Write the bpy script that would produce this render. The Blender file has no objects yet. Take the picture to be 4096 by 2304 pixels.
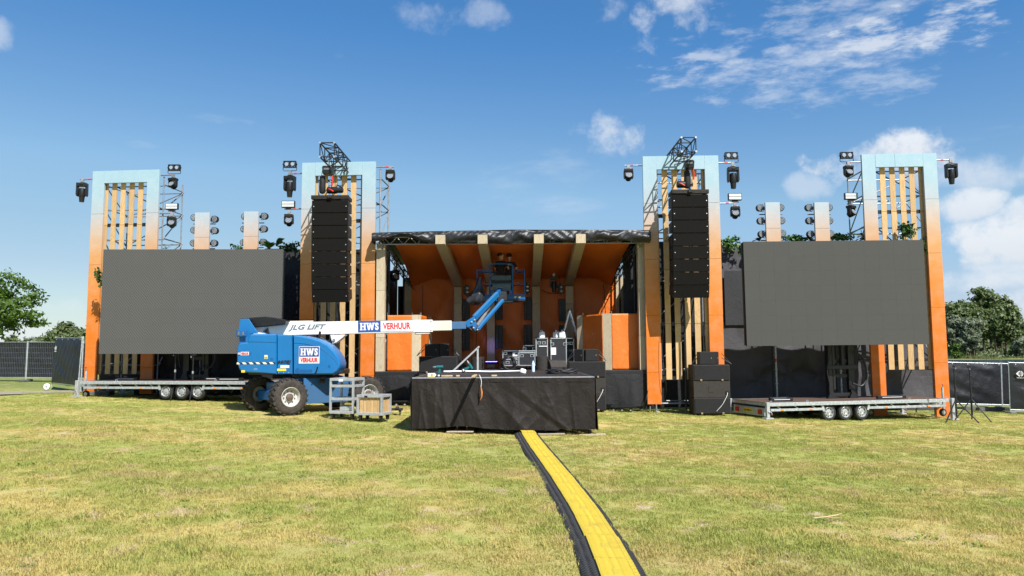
import bpy, bmesh, math, random
import numpy as np
from mathutils import Vector, Matrix, Euler
random.seed(7); RNG = np.random.default_rng(7)
S = bpy.context.scene
COL = S.collection
R = math.radians

# ------------------------------------------------------------------ camera
FPX, PW, PH = 3000.0, 4096.0, 2304.0          # focal length and frame in photo pixels
CAMZ = 1.85
PITCH = math.atan(260.0 / FPX)
ROLL = -0.006
CROT = Euler((math.pi / 2 + PITCH, 0, 0)).to_matrix() @ Matrix.Rotation(ROLL, 3, 'Z')
cam = bpy.data.cameras.new('camera'); camo = bpy.data.objects.new('camera', cam); COL.objects.link(camo)
cam.sensor_width = 36.0; cam.lens = FPX / PW * 36.0
cam.clip_start = 0.1; cam.clip_end = 6000
camo.location = (0, 0, CAMZ); camo.rotation_euler = CROT.to_euler()
S.camera = camo
S.cycles.max_bounces = 6; S.cycles.diffuse_bounces = 3; S.cycles.glossy_bounces = 3; S.cycles.transmission_bounces = 3
S.render.resolution_x = 1024; S.render.resolution_y = 576
S.view_settings.view_transform = 'Standard'; S.view_settings.look = 'None'
EXPO = 0.9
S.view_settings.exposure = EXPO; S.view_settings.gamma = 1.0
S.view_settings.use_curve_mapping = False

def RAY(px, py):
    return CROT @ Vector(((px - PW / 2) / FPX, (PH / 2 - py) / FPX, -1.0))
def P(px, py, Y):
    """world point seen at photo pixel (px,py) that stands Y metres ahead"""
    d = RAY(px, py)
    return Vector((0, 0, CAMZ)) + d * (Y / d.y)
def gz(x, y=20.0):
    """height of the ground: falls gently to the right, a lake basin behind on the right"""
    if x > 24: z = -0.72 - 0.4 * (1 - math.exp(-(x - 24) / 14.0))
    elif x < -12: z = 0.36 + 0.3 * (1 - math.exp((x + 12) / 12.0))
    else: z = -0.03 * x
    def ss(t): t = min(max(t, 0), 1); return t * t * (3 - 2 * t)
    far = ss((y - 60) / 60.0)
    z = z * (1 - far) + (-0.6) * far
    m = ss((x - 6) / 8.0) * ss((y - 35) / 9.0) * (1 - ss((y - 253) / 10.0))
    z -= 1.9 * m
    return z
def G(px, py):
    """ground point under a photo pixel"""
    d = RAY(px, py); t = 10.0
    for _ in range(40):
        p = Vector((0, 0, CAMZ)) + d * t
        t = t * (CAMZ - gz(p.x, p.y)) / max(CAMZ - p.z, 1e-4) if p.z < CAMZ else t
    return Vector((0, 0, CAMZ)) + d * t

# ------------------------------------------------------------------ sun and sky
SUN_EL, SUN_AZ = R(47), R(31)                  # sun behind the camera, a little to its right
TOSUN = Vector((math.sin(SUN_AZ) * math.cos(SUN_EL), -math.cos(SUN_AZ) * math.cos(SUN_EL), math.sin(SUN_EL)))
sl = bpy.data.lights.new('sun', 'SUN'); sl.energy = 4.4; sl.angle = R(0.5); sl.color = (1.0, 0.97, 0.92)
so = bpy.data.objects.new('sun', sl); COL.objects.link(so)
so.rotation_euler = TOSUN.to_track_quat('Z', 'Y').to_euler(); so.location = (10, -20, 40)

class NT:
    """small node-tree helper"""
    def __init__(s, tree): s.t = tree; s.n = tree.nodes; s.l = tree.links
    def new(s, typ, **kw):
        n = s.n.new(typ)
        for k, v in kw.items():
            if k == 'i':
                for kk, vv in v.items():
                    sock = n.inputs[kk]
                    if isinstance(vv, bpy.types.NodeSocket): s.l.new(vv, sock)
                    else: sock.default_value = vv
            else: setattr(n, k, v)
        return n
    def math(s, op, a, b=None, c=None, clamp=False):
        n = s.new('ShaderNodeMath', operation=op, use_clamp=clamp)
        for i, v in enumerate((a, b, c)):
            if v is None: continue
            if isinstance(v, bpy.types.NodeSocket): s.l.new(v, n.inputs[i])
            else: n.inputs[i].default_value = v
        return n.outputs[0]
    def vec(s, op, a, b=None):
        n = s.new('ShaderNodeVectorMath', operation=op)
        for i, v in enumerate((a, b)):
            if v is None: continue
            if isinstance(v, bpy.types.NodeSocket): s.l.new(v, n.inputs[i])
            else: n.inputs[i].default_value = v
        return n.outputs['Value'] if op in ('DOT_PRODUCT', 'LENGTH') else n.outputs[0]
    def mix(s, f, a, b, typ='MIX'):
        n = s.new('ShaderNodeMix', data_type='RGBA', blend_type=typ)
        for k, v in ((0, f), (6, a), (7, b)):
            if isinstance(v, bpy.types.NodeSocket): s.l.new(v, n.inputs[k])
            elif k == 0: n.inputs[0].default_value = v
            else: n.inputs[k].default_value = (*v, 1) if len(v) == 3 else v
        return n.outputs[2]
    def ramp(s, f, stops, interp='LINEAR'):
        n = s.new('ShaderNodeValToRGB'); n.color_ramp.interpolation = interp
        e = n.color_ramp.elements
        while len(e) < len(stops): e.new(0.5)
        for k, (p, c) in enumerate(stops):
            e[k].position = p; e[k].color = (*c, 1) if len(c) == 3 else c
        s.l.new(f, n.inputs[0]); return n.outputs[0]
    def noise(s, v, scale, detail=4, rough=0.55, dist=0.0, out=0):
        n = s.new('ShaderNodeTexNoise', i={'Scale': scale, 'Detail': detail, 'Roughness': rough, 'Distortion': dist})
        s.l.new(v, n.inputs['Vector']); return n.outputs[out]
    def map(s, v, scale=(1, 1, 1), loc=(0, 0, 0), rot=(0, 0, 0)):
        n = s.new('ShaderNodeMapping'); s.l.new(v, n.inputs[0])
        n.inputs['Scale'].default_value = scale; n.inputs['Location'].default_value = loc; n.inputs['Rotation'].default_value = rot
        return n.outputs[0]
    def sstep(s, v, a, b):
        n = s.new('ShaderNodeMapRange', interpolation_type='SMOOTHSTEP')
        s.l.new(v, n.inputs[0]); n.inputs[1].default_value = a; n.inputs[2].default_value = b
        return n.outputs[0]

W = bpy.data.worlds.new('World'); S.world = W; W.use_nodes = True
w = NT(W.node_tree); w.n.clear()
sky = w.new('ShaderNodeTexSky', sky_type='NISHITA', sun_disc=False, sun_elevation=SUN_EL,
            sun_rotation=math.pi - SUN_AZ, altitude=0, air_density=1.0, dust_density=0.35, ozone_density=2.2)
tc = w.new('ShaderNodeTexCoord'); dirn = w.vec('NORMALIZE', tc.outputs['Generated'])
# clouds: (px, py, half width, half height, opacity, raggedness, streaky) given as directions in the sky
CL = [(1830, 60, 250, 70, .30, 1.9, 0), (2440, 30, 90, 60, .35, 2.2, 0), (2690, 55, 190, 150, .62, 2.2, 0),
      (3200, 235, 560, 100, .52, 1.5, 1), (3300, 90, 560, 110, .36, 1.9, 1), (3330, 350, 380, 80, .36, 1.8, 1),
      (3600, 130, 330, 90, .66, 2.2, 1), (2900, 240, 360, 70, .45, 2.2, 1), (2410, 535, 170, 90, .72, 1.7, 0),
      (3560, 625, 270, 95, .9, 1.2, 0), (3700, 710, 170, 60, .5, 1.4, 0), (3930, 680, 170, 85, .6, 1.5, 0), (3860, 830, 140, 80, .85, 1.0, 0),
      (4010, 950, 290, 115, .95, 1.25, 0), (3880, 1120, 330, 60, .8, 1.4, 0), (4250, 1210, 400, 80, .8, 1.4, 0), (4140, 860, 160, 70, .75, 1.25, 0), (4040, 1060, 260, 55, .75, 1.4, 0),
      (230, 1225, 240, 40, .4, 1.5, 0), (-30, 125, 70, 60, .4, 1.7, 0), (3220, 745, 90, 55, .4, 1.8, 0),
      (60, 1340, 300, 50, .4, 1.5, 0), (520, 565, 100, 18, .10, 2.4, 1), (900, 480, 100, 22, .08, 2.4, 1)]
nz1 = w.noise(dirn, 13.0, 9, .6, .1)
nz2 = w.noise(w.map(dirn, scale=(1, 1, 3.2), rot=(0, R(-8), 0)), 20.0, 9, .62, .1)
total = None; shade = None
for (px, py, hw, hh, op, rag, stk) in CL:
    c = RAY(px, py).normalized(); u = Vector((0, 0, 1)).cross(c); u = -u.normalized() if False else c.cross(Vector((0, 0, 1))).normalized()
    v = u.cross(c).normalized()
    rel = w.vec('SUBTRACT', dirn, tuple(c))
    a = w.vec('DOT_PRODUCT', rel, tuple(u * (FPX / hw))); b = w.vec('DOT_PRODUCT', rel, tuple(v * (FPX / hh)))
    fr = w.vec('DOT_PRODUCT', dirn, tuple(c))
    r2 = w.math('ADD', w.math('MULTIPLY', a, a), w.math('MULTIPLY', b, b))
    m = w.math('SUBTRACT', 0.55, w.math('MULTIPLY', r2, 0.55))
    m = w.math('MULTIPLY_ADD', w.math('SUBTRACT', nz2 if stk else nz1, .5), rag * 1.9, m)
    m = w.math('MULTIPLY', w.sstep(m, 0.0, 1.0) if stk else w.sstep(m, .06, .5 if hw < 1e4 and rag < 1.3 else .85), op)
    m = w.math('MULTIPLY', m, w.math('GREATER_THAN', fr, .5))
    total = m if total is None else w.math('MAXIMUM', total, m)
    if not stk:
        sh = w.math('MULTIPLY', w.math('MULTIPLY_ADD', b, -.28, .18, clamp=True), m)
        shade = sh if shade is None else w.math('MAXIMUM', shade, sh)
gen = w.noise(w.map(dirn, scale=(1, 1, 2.2)), 3.1, 8, .6, .3)     # thin scattered cloud over the rest of the sky
total = w.math('MAXIMUM', total, w.math('MULTIPLY', w.sstep(gen, .60, .78), .35))
KE = 1.0 / (0.1 * 2 ** EXPO)
white = w.mix(shade, (.90 * KE, .93 * KE, .97 * KE), (.52 * KE, .60 * KE, .70 * KE))
sc_ = w.new('ShaderNodeSeparateColor'); w.l.new(sky.outputs[0], sc_.inputs[0])       # clearer, deeper blue than the default air
cc_ = w.new('ShaderNodeCombineColor')
SKYC = (((0, 0), (.144, .082), (.28, .30), (.40, .38), (.55, .50), (1, .85)), ((0, 0), (.242, .262), (.434, .525), (.597, .60), (.72, .66), (1, .9)), ((0, 0), (.423, .60), (.665, .80), (.807, .80), (.87, .825), (1, .92)))
for k_, pts_ in enumerate(SKYC):
    fc = w.new('ShaderNodeFloatCurve'); cm = fc.mapping; cm.use_clip = False; cm.extend = 'EXTRAPOLATED'; cv_ = cm.curves[0]
    cv_.points[0].location = pts_[0]; cv_.points[1].location = pts_[-1]
    for q_ in pts_[1:-1]: cv_.points.new(*q_)
    for q_ in cv_.points: q_.handle_type = 'VECTOR'
    cm.update(); w.l.new(w.math('MULTIPLY', sc_.outputs[k_], .11), fc.inputs['Value'])
    w.l.new(w.math('MULTIPLY', fc.outputs[0], KE), cc_.inputs[k_])
skyc = w.mix(total, cc_.outputs[0], white)
bg = w.new('ShaderNodeBackground', i={'Color': skyc, 'Strength': 0.1})
wo = w.new('ShaderNodeOutputWorld'); w.l.new(bg.outputs[0], wo.inputs[0])

# ------------------------------------------------------------------ materials
def lin(c):
    c /= 255.0
    return c / 12.92 if c <= .04045 else ((c + .055) / 1.055) ** 2.4
def srgb(r, g, b, k=.59): return (lin(r) * k, lin(g) * k, lin(b) * k)
MATS = {}
def base(name):
    m = bpy.data.materials.new(name); m.use_nodes = True; t = NT(m.node_tree); t.n.clear()
    b = t.new('ShaderNodeBsdfPrincipled'); o = t.new('ShaderNodeOutputMaterial'); t.l.new(b.outputs[0], o.inputs[0])
    MATS[name] = m
    co = t.new('ShaderNodeTexCoord').outputs['Object']
    return m, t, b, co
def mat(name, col, rough=.6, metal=0.0, var=.12, scale=5.0, bump=0.0, bscale=60.0, spec=.35, dirt=0.0, dirtcol=(.16, .12, .08), perobj=0.0):
    m, t, b, co = base(name)
    nz = t.noise(co, scale, 5, .6)
    c1 = tuple(max(0, x * (1 - var)) for x in col); c2 = tuple(x * (1 + var) for x in col)
    c = t.mix(t.sstep(nz, .3, .7), c1, c2)
    if perobj:
        oi = t.new('ShaderNodeObjectInfo').outputs['Random']
        g = t.math('MULTIPLY_ADD', oi, 2 * perobj, 1 - perobj)
        cc = t.new('ShaderNodeCombineColor'); [t.l.new(g, cc.inputs[k]) for k in range(3)]
        c = t.mix(1.0, c, cc.outputs[0], 'MULTIPLY')
    if dirt:
        d = t.math('MULTIPLY', t.sstep(t.noise(co, scale * 1.7, 8, .7, .6), .52, .75), dirt)
        c = t.mix(d, c, dirtcol)
    t.l.new(c, b.inputs['Base Color'])
    b.inputs['Roughness'].default_value = rough; b.inputs['Metallic'].default_value = metal
    b.inputs['Specular IOR Level'].default_value = spec
    t.l.new(t.math('MULTIPLY_ADD', t.noise(co, scale * 3, 4), .24, rough - .12), b.inputs['Roughness'])
    if bump:
        bn = t.new('ShaderNodeBump', i={'Strength': bump, 'Distance': .01}); t.l.new(t.noise(co, bscale, 4), bn.inputs['Height'])
        t.l.new(bn.outputs[0], b.inputs['Normal'])
    return m
def emis(name, col, strength):
    m, t, b, co = base(name)
    b.inputs['Base Color'].default_value = (*col, 1); b.inputs['Emission Color'].default_value = (*col, 1); b.inputs['Emission Strength'].default_value = strength
    return m
black = mat('black_metal', (.009, .009, .010), .45, 0, .25, 8, spec=.45)
mat('black_plastic', (.011, .011, .012), .42, 0, .2, 10)
mat('grille', (.0065, .006, .0055), .85, 0, .25, 30, .4, 400, spec=.12)
mat('speaker_brown', (.026, .022, .019), .65, 0, .15, 8, .3, 250, dirt=.12, dirtcol=(.16, .15, .14))
mat('speaker_face', (.0115, .0115, .0125), .8, 0, .15, 14, .3, 300, spec=.3)
mat('worn_brown', (.018, .014, .012), .6, .2, .4, 14, dirt=.3, dirtcol=(.06, .045, .035))
mat('steel', (.27, .28, .29), .5, .5, .18, 10, dirt=.15, dirtcol=(.2, .19, .18))
mat('galv', (.42, .45, .46), .5, .45, .22, 14, dirt=.25, dirtcol=(.22, .2, .18))
mat('aluminium', (.6, .61, .62), .35, .8, .12, 10)
mat('red_tape', (.55, .04, .03), .5)
mat('red_plastic', (.45, .02, .02), .4)
mat('amber', (.75, .22, .02), .3)
mat('white_paint', (.62, .62, .61), .38, 0, .05, 3, dirt=.22, dirtcol=(.42, .38, .32))
mat('cream_paint', (.54, .51, .42), .45, 0, .08, 3, dirt=.3, dirtcol=(.4, .33, .24))
mat('blue_paint', (.006, .105, .30), .36, 0, .22, 2.5, dirt=.45, dirtcol=(.05, .15, .27))
mat('blue_frame', (.008, .085, .25), .45, 0, .16, 4, dirt=.3, dirtcol=(.05, .09, .14))
mat('navy_sign', (.012, .06, .26), .4, 0, .05)
mat('sign_white', (.6, .6, .6), .4, 0, .03)
mat('sign_red', (.62, .012, .02), .4, 0, .05)
mat('sign_grey', (.11, .14, .16), .4, 0, .08)
mat('sign_dark', (.02, .022, .03), .4)
mat('yellow_sticker', (.75, .55, .03), .5, 0, .15, 8)
mat('pale_yellow', (.72, .6, .3), .5, 0, .12, 8)
mat('rubber', (.045, .038, .032), .8, 0, .3, 9, .5, 120, spec=.25, dirt=.5, dirtcol=(.17, .135, .10))
mat('tyre_small', (.03, .03, .03), .8, 0, .2, 20, .3, 120, spec=.25, dirt=.35, dirtcol=(.12, .11, .1))
mat('rim_white', (.5, .49, .46), .45, .1, .12, 12, dirt=.35, dirtcol=(.2, .16, .13))
mat('rim_silver', (.52, .53, .54), .38, .6, .15, 20)
mat('hub_rust', (.12, .09, .07), .65, .3, .4, 25)
mat('dark_grey', (.022, .023, .026), .55, 0, .15, 9)
mat('mid_grey', (.13, .14, .145), .5, 0, .12, 9)
mat('grey_green', (.07, .095, .1), .5, 0, .15, 6, dirt=.3, dirtcol=(.3, .3, .28))
mat('grey_cart', (.36, .37, .37), .55, .2, .15, 9, dirt=.35, dirtcol=(.2, .19, .17))
mat('concrete', (.1, .1, .1), .9, 0, .25, 9, .6, 60)
mat('cable', (.018, .018, .02), .5, 0, .2, 30)
mat('white_plastic', (.74, .75, .76), .4, 0, .05, 6)
mat('teal', (.01, .11, .12), .4, 0, .1, 20)
mat('lens', (.5, .52, .55), .12, .55, .25, 60)
mat('lens_dark', (.1, .105, .115), .2, .3, .5, 90)
mat('strobe_glass', (.55, .56, .56), .3, .1, .08, 9)
mat('skin', (.42, .24, .16), .55, 0, .1, 9)
mat('hair', (.016, .011, .008), .7, 0, .3, 60, .8, 120)
mat('tshirt', (.014, .014, .016), .9, 0, .2, 8, .4, 40)
mat('trousers', (.02, .021, .025), .9, 0, .2, 8, .4, 40)
mat('bin_bag', (.03, .033, .04), .25, 0, .2, 8, 1.0, 14)
mat('brown_deck', (.10, .062, .045), .6, 0, .22, 5, .3, 80, dirt=.3, dirtcol=(.17, .14, .12))
mat('stage_deck', (.035, .027, .023), .55, 0, .2, 4, .4, 160, dirt=.3, dirtcol=(.11, .1, .09))
mat('paper', (.75, .75, .77), .6, 0, .04)
mat('pale_wood', (.47, .34, .19), .6, 0, .15, 7)
mat('orange_leather', (.45, .16, .05), .6)
mat('bottle_water', (.55, .68, .78), .12, 0, .1, 30)
mat('plate_yellow', (.75, .47, .02), .4)
mat('green_leaf', (.07, .16, .025), .5, 0, .4, 6, perobj=.3)
mat('ivy_leaf', (.035, .085, .02), .5, 0, .5, 9, perobj=.3)
mat('orange_plastic', (.5, .1, .02), .5)

def worn_paint(name, col, rough):
    m, t, b, co = base(name)
    c = t.mix(t.noise(co, 1.6, 5, .6), tuple(x * .85 for x in col), tuple(x * 1.2 for x in col))
    streak = t.sstep(t.noise(t.map(co, scale=(9, 9, .7)), 1.4, 6, .65), .52, .75)
    c = t.mix(t.math('MULTIPLY', streak, .28), c, (.06, .15, .25))
    sp = t.new('ShaderNodeSeparateXYZ'); t.l.new(co, sp.inputs[0])
    mud = t.math('MULTIPLY', t.sstep(t.math('ADD', sp.outputs[2], t.math('MULTIPLY', t.noise(co, 5, 6, .7), .9)), 1.75, 1.15), .55)
    c = t.mix(mud, c, (.07, .09, .11))
    nrm = t.new('ShaderNodeNewGeometry').outputs['Normal']; sn = t.new('ShaderNodeSeparateXYZ'); t.l.new(nrm, sn.inputs[0])
    c = t.mix(t.math('MULTIPLY', t.sstep(sn.outputs[2], .35, .9), .35), c, (.10, .22, .36))      # dust on upward faces
    chip = t.sstep(t.noise(co, 26, 7, .75), .70, .73)
    c = t.mix(t.math('MULTIPLY', chip, .7), c, (.10, .08, .07))
    t.l.new(c, b.inputs['Base Color']); t.l.new(t.math('MULTIPLY_ADD', t.noise(co, 7, 5), .3, rough - .15), b.inputs['Roughness'])
    b.inputs['Specular IOR Level'].default_value = .45
worn_paint('blue_paint', (.006, .125, .33), .4)
def plywood(name, c_lo, c_hi, dark, wscale=1.0, rough=.6):
    m, t, b, co = base(name)
    oi = t.new('ShaderNodeObjectInfo').outputs['Random']
    off = t.new('ShaderNodeCombineXYZ'); t.l.new(t.math('MULTIPLY', oi, 37.0), off.inputs[0]); t.l.new(t.math('MULTIPLY', oi, 91.0), off.inputs[2])
    p = t.vec('ADD', co, off.outputs[0])
    q = t.map(p, scale=(3.2 * wscale, 3.2 * wscale, .42 * wscale))
    n1 = t.noise(q, 1.6, 3, .5, .9)
    rings = t.math('FRACT', t.math('MULTIPLY', n1, 11.0))
    rings = t.math('SUBTRACT', 1.0, t.math('ABSOLUTE', t.math('MULTIPLY_ADD', rings, 2.0, -1.0)))
    line = t.math('POWER', rings, 3.0)
    c = t.mix(t.noise(p, 2.0, 3), c_lo, c_hi)
    c = t.mix(t.math('MULTIPLY', line, .55), c, dark)
    fib = t.noise(t.map(p, scale=(60, 60, 2.5)), 2.0, 3)
    c = t.mix(t.math('MULTIPLY', t.sstep(fib, .5, .8), .3), c, dark)
    g = t.math('MULTIPLY_ADD', oi, .22, .89); cc = t.new('ShaderNodeCombineColor'); [t.l.new(g, cc.inputs[k]) for k in range(3)]
    c = t.mix(1.0, c, cc.outputs[0], 'MULTIPLY')
    t.l.new(c, b.inputs['Base Color']); b.inputs['Roughness'].default_value = rough; b.inputs['Specular IOR Level'].default_value = .3
    return m
plywood('slat_wood', (.47, .31, .145), (.55, .37, .185), (.34, .19, .075))
plywood('pale_ply', (.43, .355, .24), (.49, .415, .295), (.29, .21, .12))

def gradient_mat():
    m, t, b, co = base('gradient_print')
    sp = t.new('ShaderNodeSeparateXYZ'); t.l.new(co, sp.inputs[0])
    tt = t.math('SUBTRACT', 1.0, t.math('DIVIDE', sp.outputs[2], 8.9))     # 0 at the top edge, 1 at the foot
    st = [(0.0, srgb(178, 216, 234)), (.10, srgb(186, 217, 231)), (.175, srgb(202, 213, 221)), (.23, srgb(219, 205, 196)), (.29, srgb(230, 193, 160)),
          (.36, srgb(238, 175, 112)), (.46, srgb(244, 155, 68)), (.58, srgb(247, 141, 38)), (.75, srgb(248, 132, 26)), (1.0, srgb(247, 128, 24))]
    c = t.ramp(tt, st)
    nz = t.noise(co, 2.2, 6, .65)
    c = t.mix(t.math('MULTIPLY', t.sstep(nz, .35, .75), .10), c, (.75, .7, .65))
    sc = t.sstep(t.noise(t.map(co, scale=(1, 1, .6)), 9.0, 8, .75), .68, .78)   # scuffs down to the pale board
    c = t.mix(t.math('MULTIPLY', sc, .35), c, (.8, .66, .5))
    t.l.new(c, b.inputs['Base Color']); b.inputs['Roughness'].default_value = .55; b.inputs['Specular IOR Level'].default_value = .3
gradient_mat()
def cloth(name, col, rough, wr=.5, var=.15, sheen=.0, dirt=0, dirtcol=(.2, .17, .13), spec=.5):
    m, t, b, co = base(name)
    nz = t.noise(co, 1.3, 5, .6); weave = t.noise(co, 140, 2)
    c = t.mix(nz, tuple(x * (1 - var) for x in col), tuple(x * (1 + var) for x in col))
    c = t.mix(t.math('MULTIPLY', weave, .18), c, tuple(x * .6 for x in col))
    if dirt:
        d = t.sstep(t.noise(t.map(co, scale=(1, 1, .45)), 3.3, 9, .72, .4), .56, .82)
        d2 = t.sstep(t.noise(t.map(co, scale=(.5, 1, 3.0)), 9, 6, .7), .66, .76)
        c = t.mix(t.math('MULTIPLY', t.math('MAXIMUM', d, d2), dirt), c, dirtcol)
    t.l.new(c, b.inputs['Base Color'])
    n1 = t.noise(t.map(co, scale=(1.0, 1.0, .7)), 4.5, 6, .6, .5)
    bn = t.new('ShaderNodeBump', i={'Strength': wr, 'Distance': .05}); t.l.new(n1, bn.inputs['Height'])
    bn2 = t.new('ShaderNodeBump', i={'Strength': .25, 'Distance': .004}); t.l.new(weave, bn2.inputs['Height']); t.l.new(bn.outputs[0], bn2.inputs['Normal'])
    t.l.new(bn2.outputs[0], b.inputs['Normal']); b.inputs['Roughness'].default_value = rough; b.inputs['Specular IOR Level'].default_value = spec
    return m
cloth('black_cloth', (.010, .010, .012), .65, .5, spec=.35)
cloth('grey_cloth', (.05, .047, .054), .6, .5)
cloth('mesh_cloth', (.017, .018, .021), .7, .3)
cloth('skirt_cloth', (.012, .0085, .0072), .6, .6, dirt=.6, dirtcol=(.05, .042, .034), spec=.3)
cloth('tarp', (.014, .014, .016), .42, .4, spec=.45)
cloth('orange_cloth', (.66, .15, .013), .5, .5)
cloth('fence_cloth', (.008, .0095, .0135), .5, .6, spec=.4)
def screen_mat(name, lo, hi, sc, ang):
    m, t, b, co = base(name)
    q = t.map(co, rot=(0, ang, 0))
    wv = t.new('ShaderNodeTexWave', wave_type='BANDS', bands_direction='X', i={'Scale': sc, 'Distortion': .4, 'Detail': 1.0}); t.l.new(q, wv.inputs[0])
    c = t.mix(wv.outputs[1], lo, hi)
    big = t.noise(co, .8, 4)
    c = t.mix(t.math('MULTIPLY', big, .12), c, hi)
    oi = t.new('ShaderNodeObjectInfo').outputs['Random']; g = t.math('MULTIPLY_ADD', oi, .03, .985)
    cc = t.new('ShaderNodeCombineColor'); [t.l.new(g, cc.inputs[k]) for k in range(3)]
    c = t.mix(1.0, c, cc.outputs[0], 'MULTIPLY')
    t.l.new(c, b.inputs['Base Color']); b.inputs['Roughness'].default_value = .75; b.inputs['Specular IOR Level'].default_value = .25
screen_mat('screen_left', (.052, .0515, .051), (.094, .092, .089), 4.6, R(40))
screen_mat('screen_right', (.050, .0495, .047), (.062, .0615, .0585), 14.0, R(90))
def hazard():
    m, t, b, co = base('hazard')
    sp = t.new('ShaderNodeSeparateXYZ'); t.l.new(co, sp.inputs[0])
    f = t.math('FRACT', t.math('MULTIPLY', t.math('ADD', sp.outputs[0], t.math('MULTIPLY', sp.outputs[2], 1.0)), 5.2))
    c = t.mix(t.math('GREATER_THAN', f, .5), (.02, .02, .02), (.75, .66, .42))
    t.l.new(c, b.inputs['Base Color']); b.inputs['Roughness'].default_value = .5
hazard()
def yellow_ramp():
    m, t, b, co = base('ramp_yellow')
    c = t.mix(t.noise(co, 2.2, 6, .6), (.50, .375, .03), (.55, .425, .055))
    c = t.mix(t.math('MULTIPLY', t.sstep(t.noise(co, 14, 7, .75), .56, .78), .45), c, (.56, .46, .2))
    wp_ = t.new('ShaderNodeNewGeometry').outputs['Position']
    c = t.mix(t.math('MULTIPLY', t.sstep(t.noise(wp_, 3.4, 8, .7, .3), .5, .74), .42), c, (.30, .20, .06))
    c = t.mix(t.math('MULTIPLY', t.sstep(t.noise(wp_, 34, 5, .7), .62, .72), .4), c, (.22, .16, .06))
    t.l.new(c, b.inputs['Base Color']); b.inputs['Roughness'].default_value = .5
    sp = t.new('ShaderNodeSeparateXYZ'); t.l.new(co, sp.inputs[0])
    zig = t.math('PINGPONG', sp.outputs[0], .03)
    s = t.math('SINE', t.math('MULTIPLY', t.math('ADD', sp.outputs[1], t.math('MULTIPLY', zig, .5)), 190.0))
    bn = t.new('ShaderNodeBump', i={'Strength': .45, 'Distance': .004}); t.l.new(s, bn.inputs['Height']); t.l.new(bn.outputs[0], b.inputs['Normal'])
    m, t, b, co = base('ramp_black')
    c = t.mix(t.noise(co, 6, 6, .6), (.022, .022, .024), (.04, .04, .042))
    c = t.mix(t.math('MULTIPLY', t.sstep(t.noise(co, 60, 6, .8), .58, .75), .35), c, (.22, .22, .21))
    t.l.new(c, b.inputs['Base Color']); b.inputs['Roughness'].default_value = .6
    sp = t.new('ShaderNodeSeparateXYZ'); t.l.new(co, sp.inputs[0])
    zig = t.math('PINGPONG', sp.outputs[0], .03)
    s = t.math('SINE', t.math('MULTIPLY', t.math('ADD', sp.outputs[1], t.math('MULTIPLY', zig, .5)), 190.0))
    bn = t.new('ShaderNodeBump', i={'Strength': .8, 'Distance': .006}); t.l.new(s, bn.inputs['Height']); t.l.new(bn.outputs[0], b.inputs['Normal'])
yellow_ramp()

def grass_colour(t, blade):
    pos = t.new('ShaderNodeNewGeometry').outputs['Position']
    p = t.map(pos, scale=(1, 1, 0))
    n1 = t.noise(t.map(p, scale=(.7, 1.0, 1)), .40, 5, .6, .5); n2 = t.noise(p, 1.5, 6, .65, .3); n3 = t.noise(p, 9.0, 5, .7)
    dry, grn, pale, soil = (.55, .44, .165), (.32, .35, .085), (.66, .55, .27), (.52, .41, .28)
    c = t.mix(t.sstep(t.math('ADD', t.math('MULTIPLY', n1, .7), t.math('MULTIPLY', n2, .42)), .49, .67), grn, dry)
    c = t.mix(t.math('MULTIPLY', t.sstep(n3, .45, .75), .55), c, pale)
    sx_ = t.new('ShaderNodeSeparateXYZ'); t.l.new(p, sx_.inputs[0])
    wob = t.math('MULTIPLY_ADD', t.noise(t.map(p, scale=(.12, .0, 1)), 1.0, 2), 2.2, -1.1)
    trk = None                                                        # faint wheel tracks across the field
    for y0_, sl_ in ((14.1, .05), (15.75, .05), (19.3, -.035), (20.8, -.035), (10.2, .16), (11.7, .16)):
        dd = t.math('ABSOLUTE', t.math('SUBTRACT', t.math('ADD', sx_.outputs[1], wob), t.math('MULTIPLY_ADD', sx_.outputs[0], sl_, y0_)))
        bb_ = t.sstep(dd, .30, .10); trk = bb_ if trk is None else t.math('MAXIMUM', trk, bb_)
    trk = t.math('MULTIPLY', trk, t.sstep(t.noise(p, .8, 5, .65), .42, .62))
    c = t.mix(t.math('MULTIPLY', trk, .6), c, (.46, .345, .19))
    c = t.mix(t.sstep(sx_.outputs[1], 27.5, 33.0), c, (.17, .21, .06))                 # longer green grass behind the site
    worn = t.sstep(t.noise(t.map(p, scale=(.10, .42, 1), loc=(3.1, 1.7, 0)), 1.0, 6, .62, .4), .54, .70)
    c = t.mix(t.math('MULTIPLY', worn, .55), c, (.50, .37, .18))
    spots = t.sstep(t.math('ADD', n2, t.math('MULTIPLY', n3, .35)), .76, .85)
    c = t.mix(t.math('MULTIPLY', spots, .75), c, soil)
    return t, c, soil, spots, n3
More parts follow.
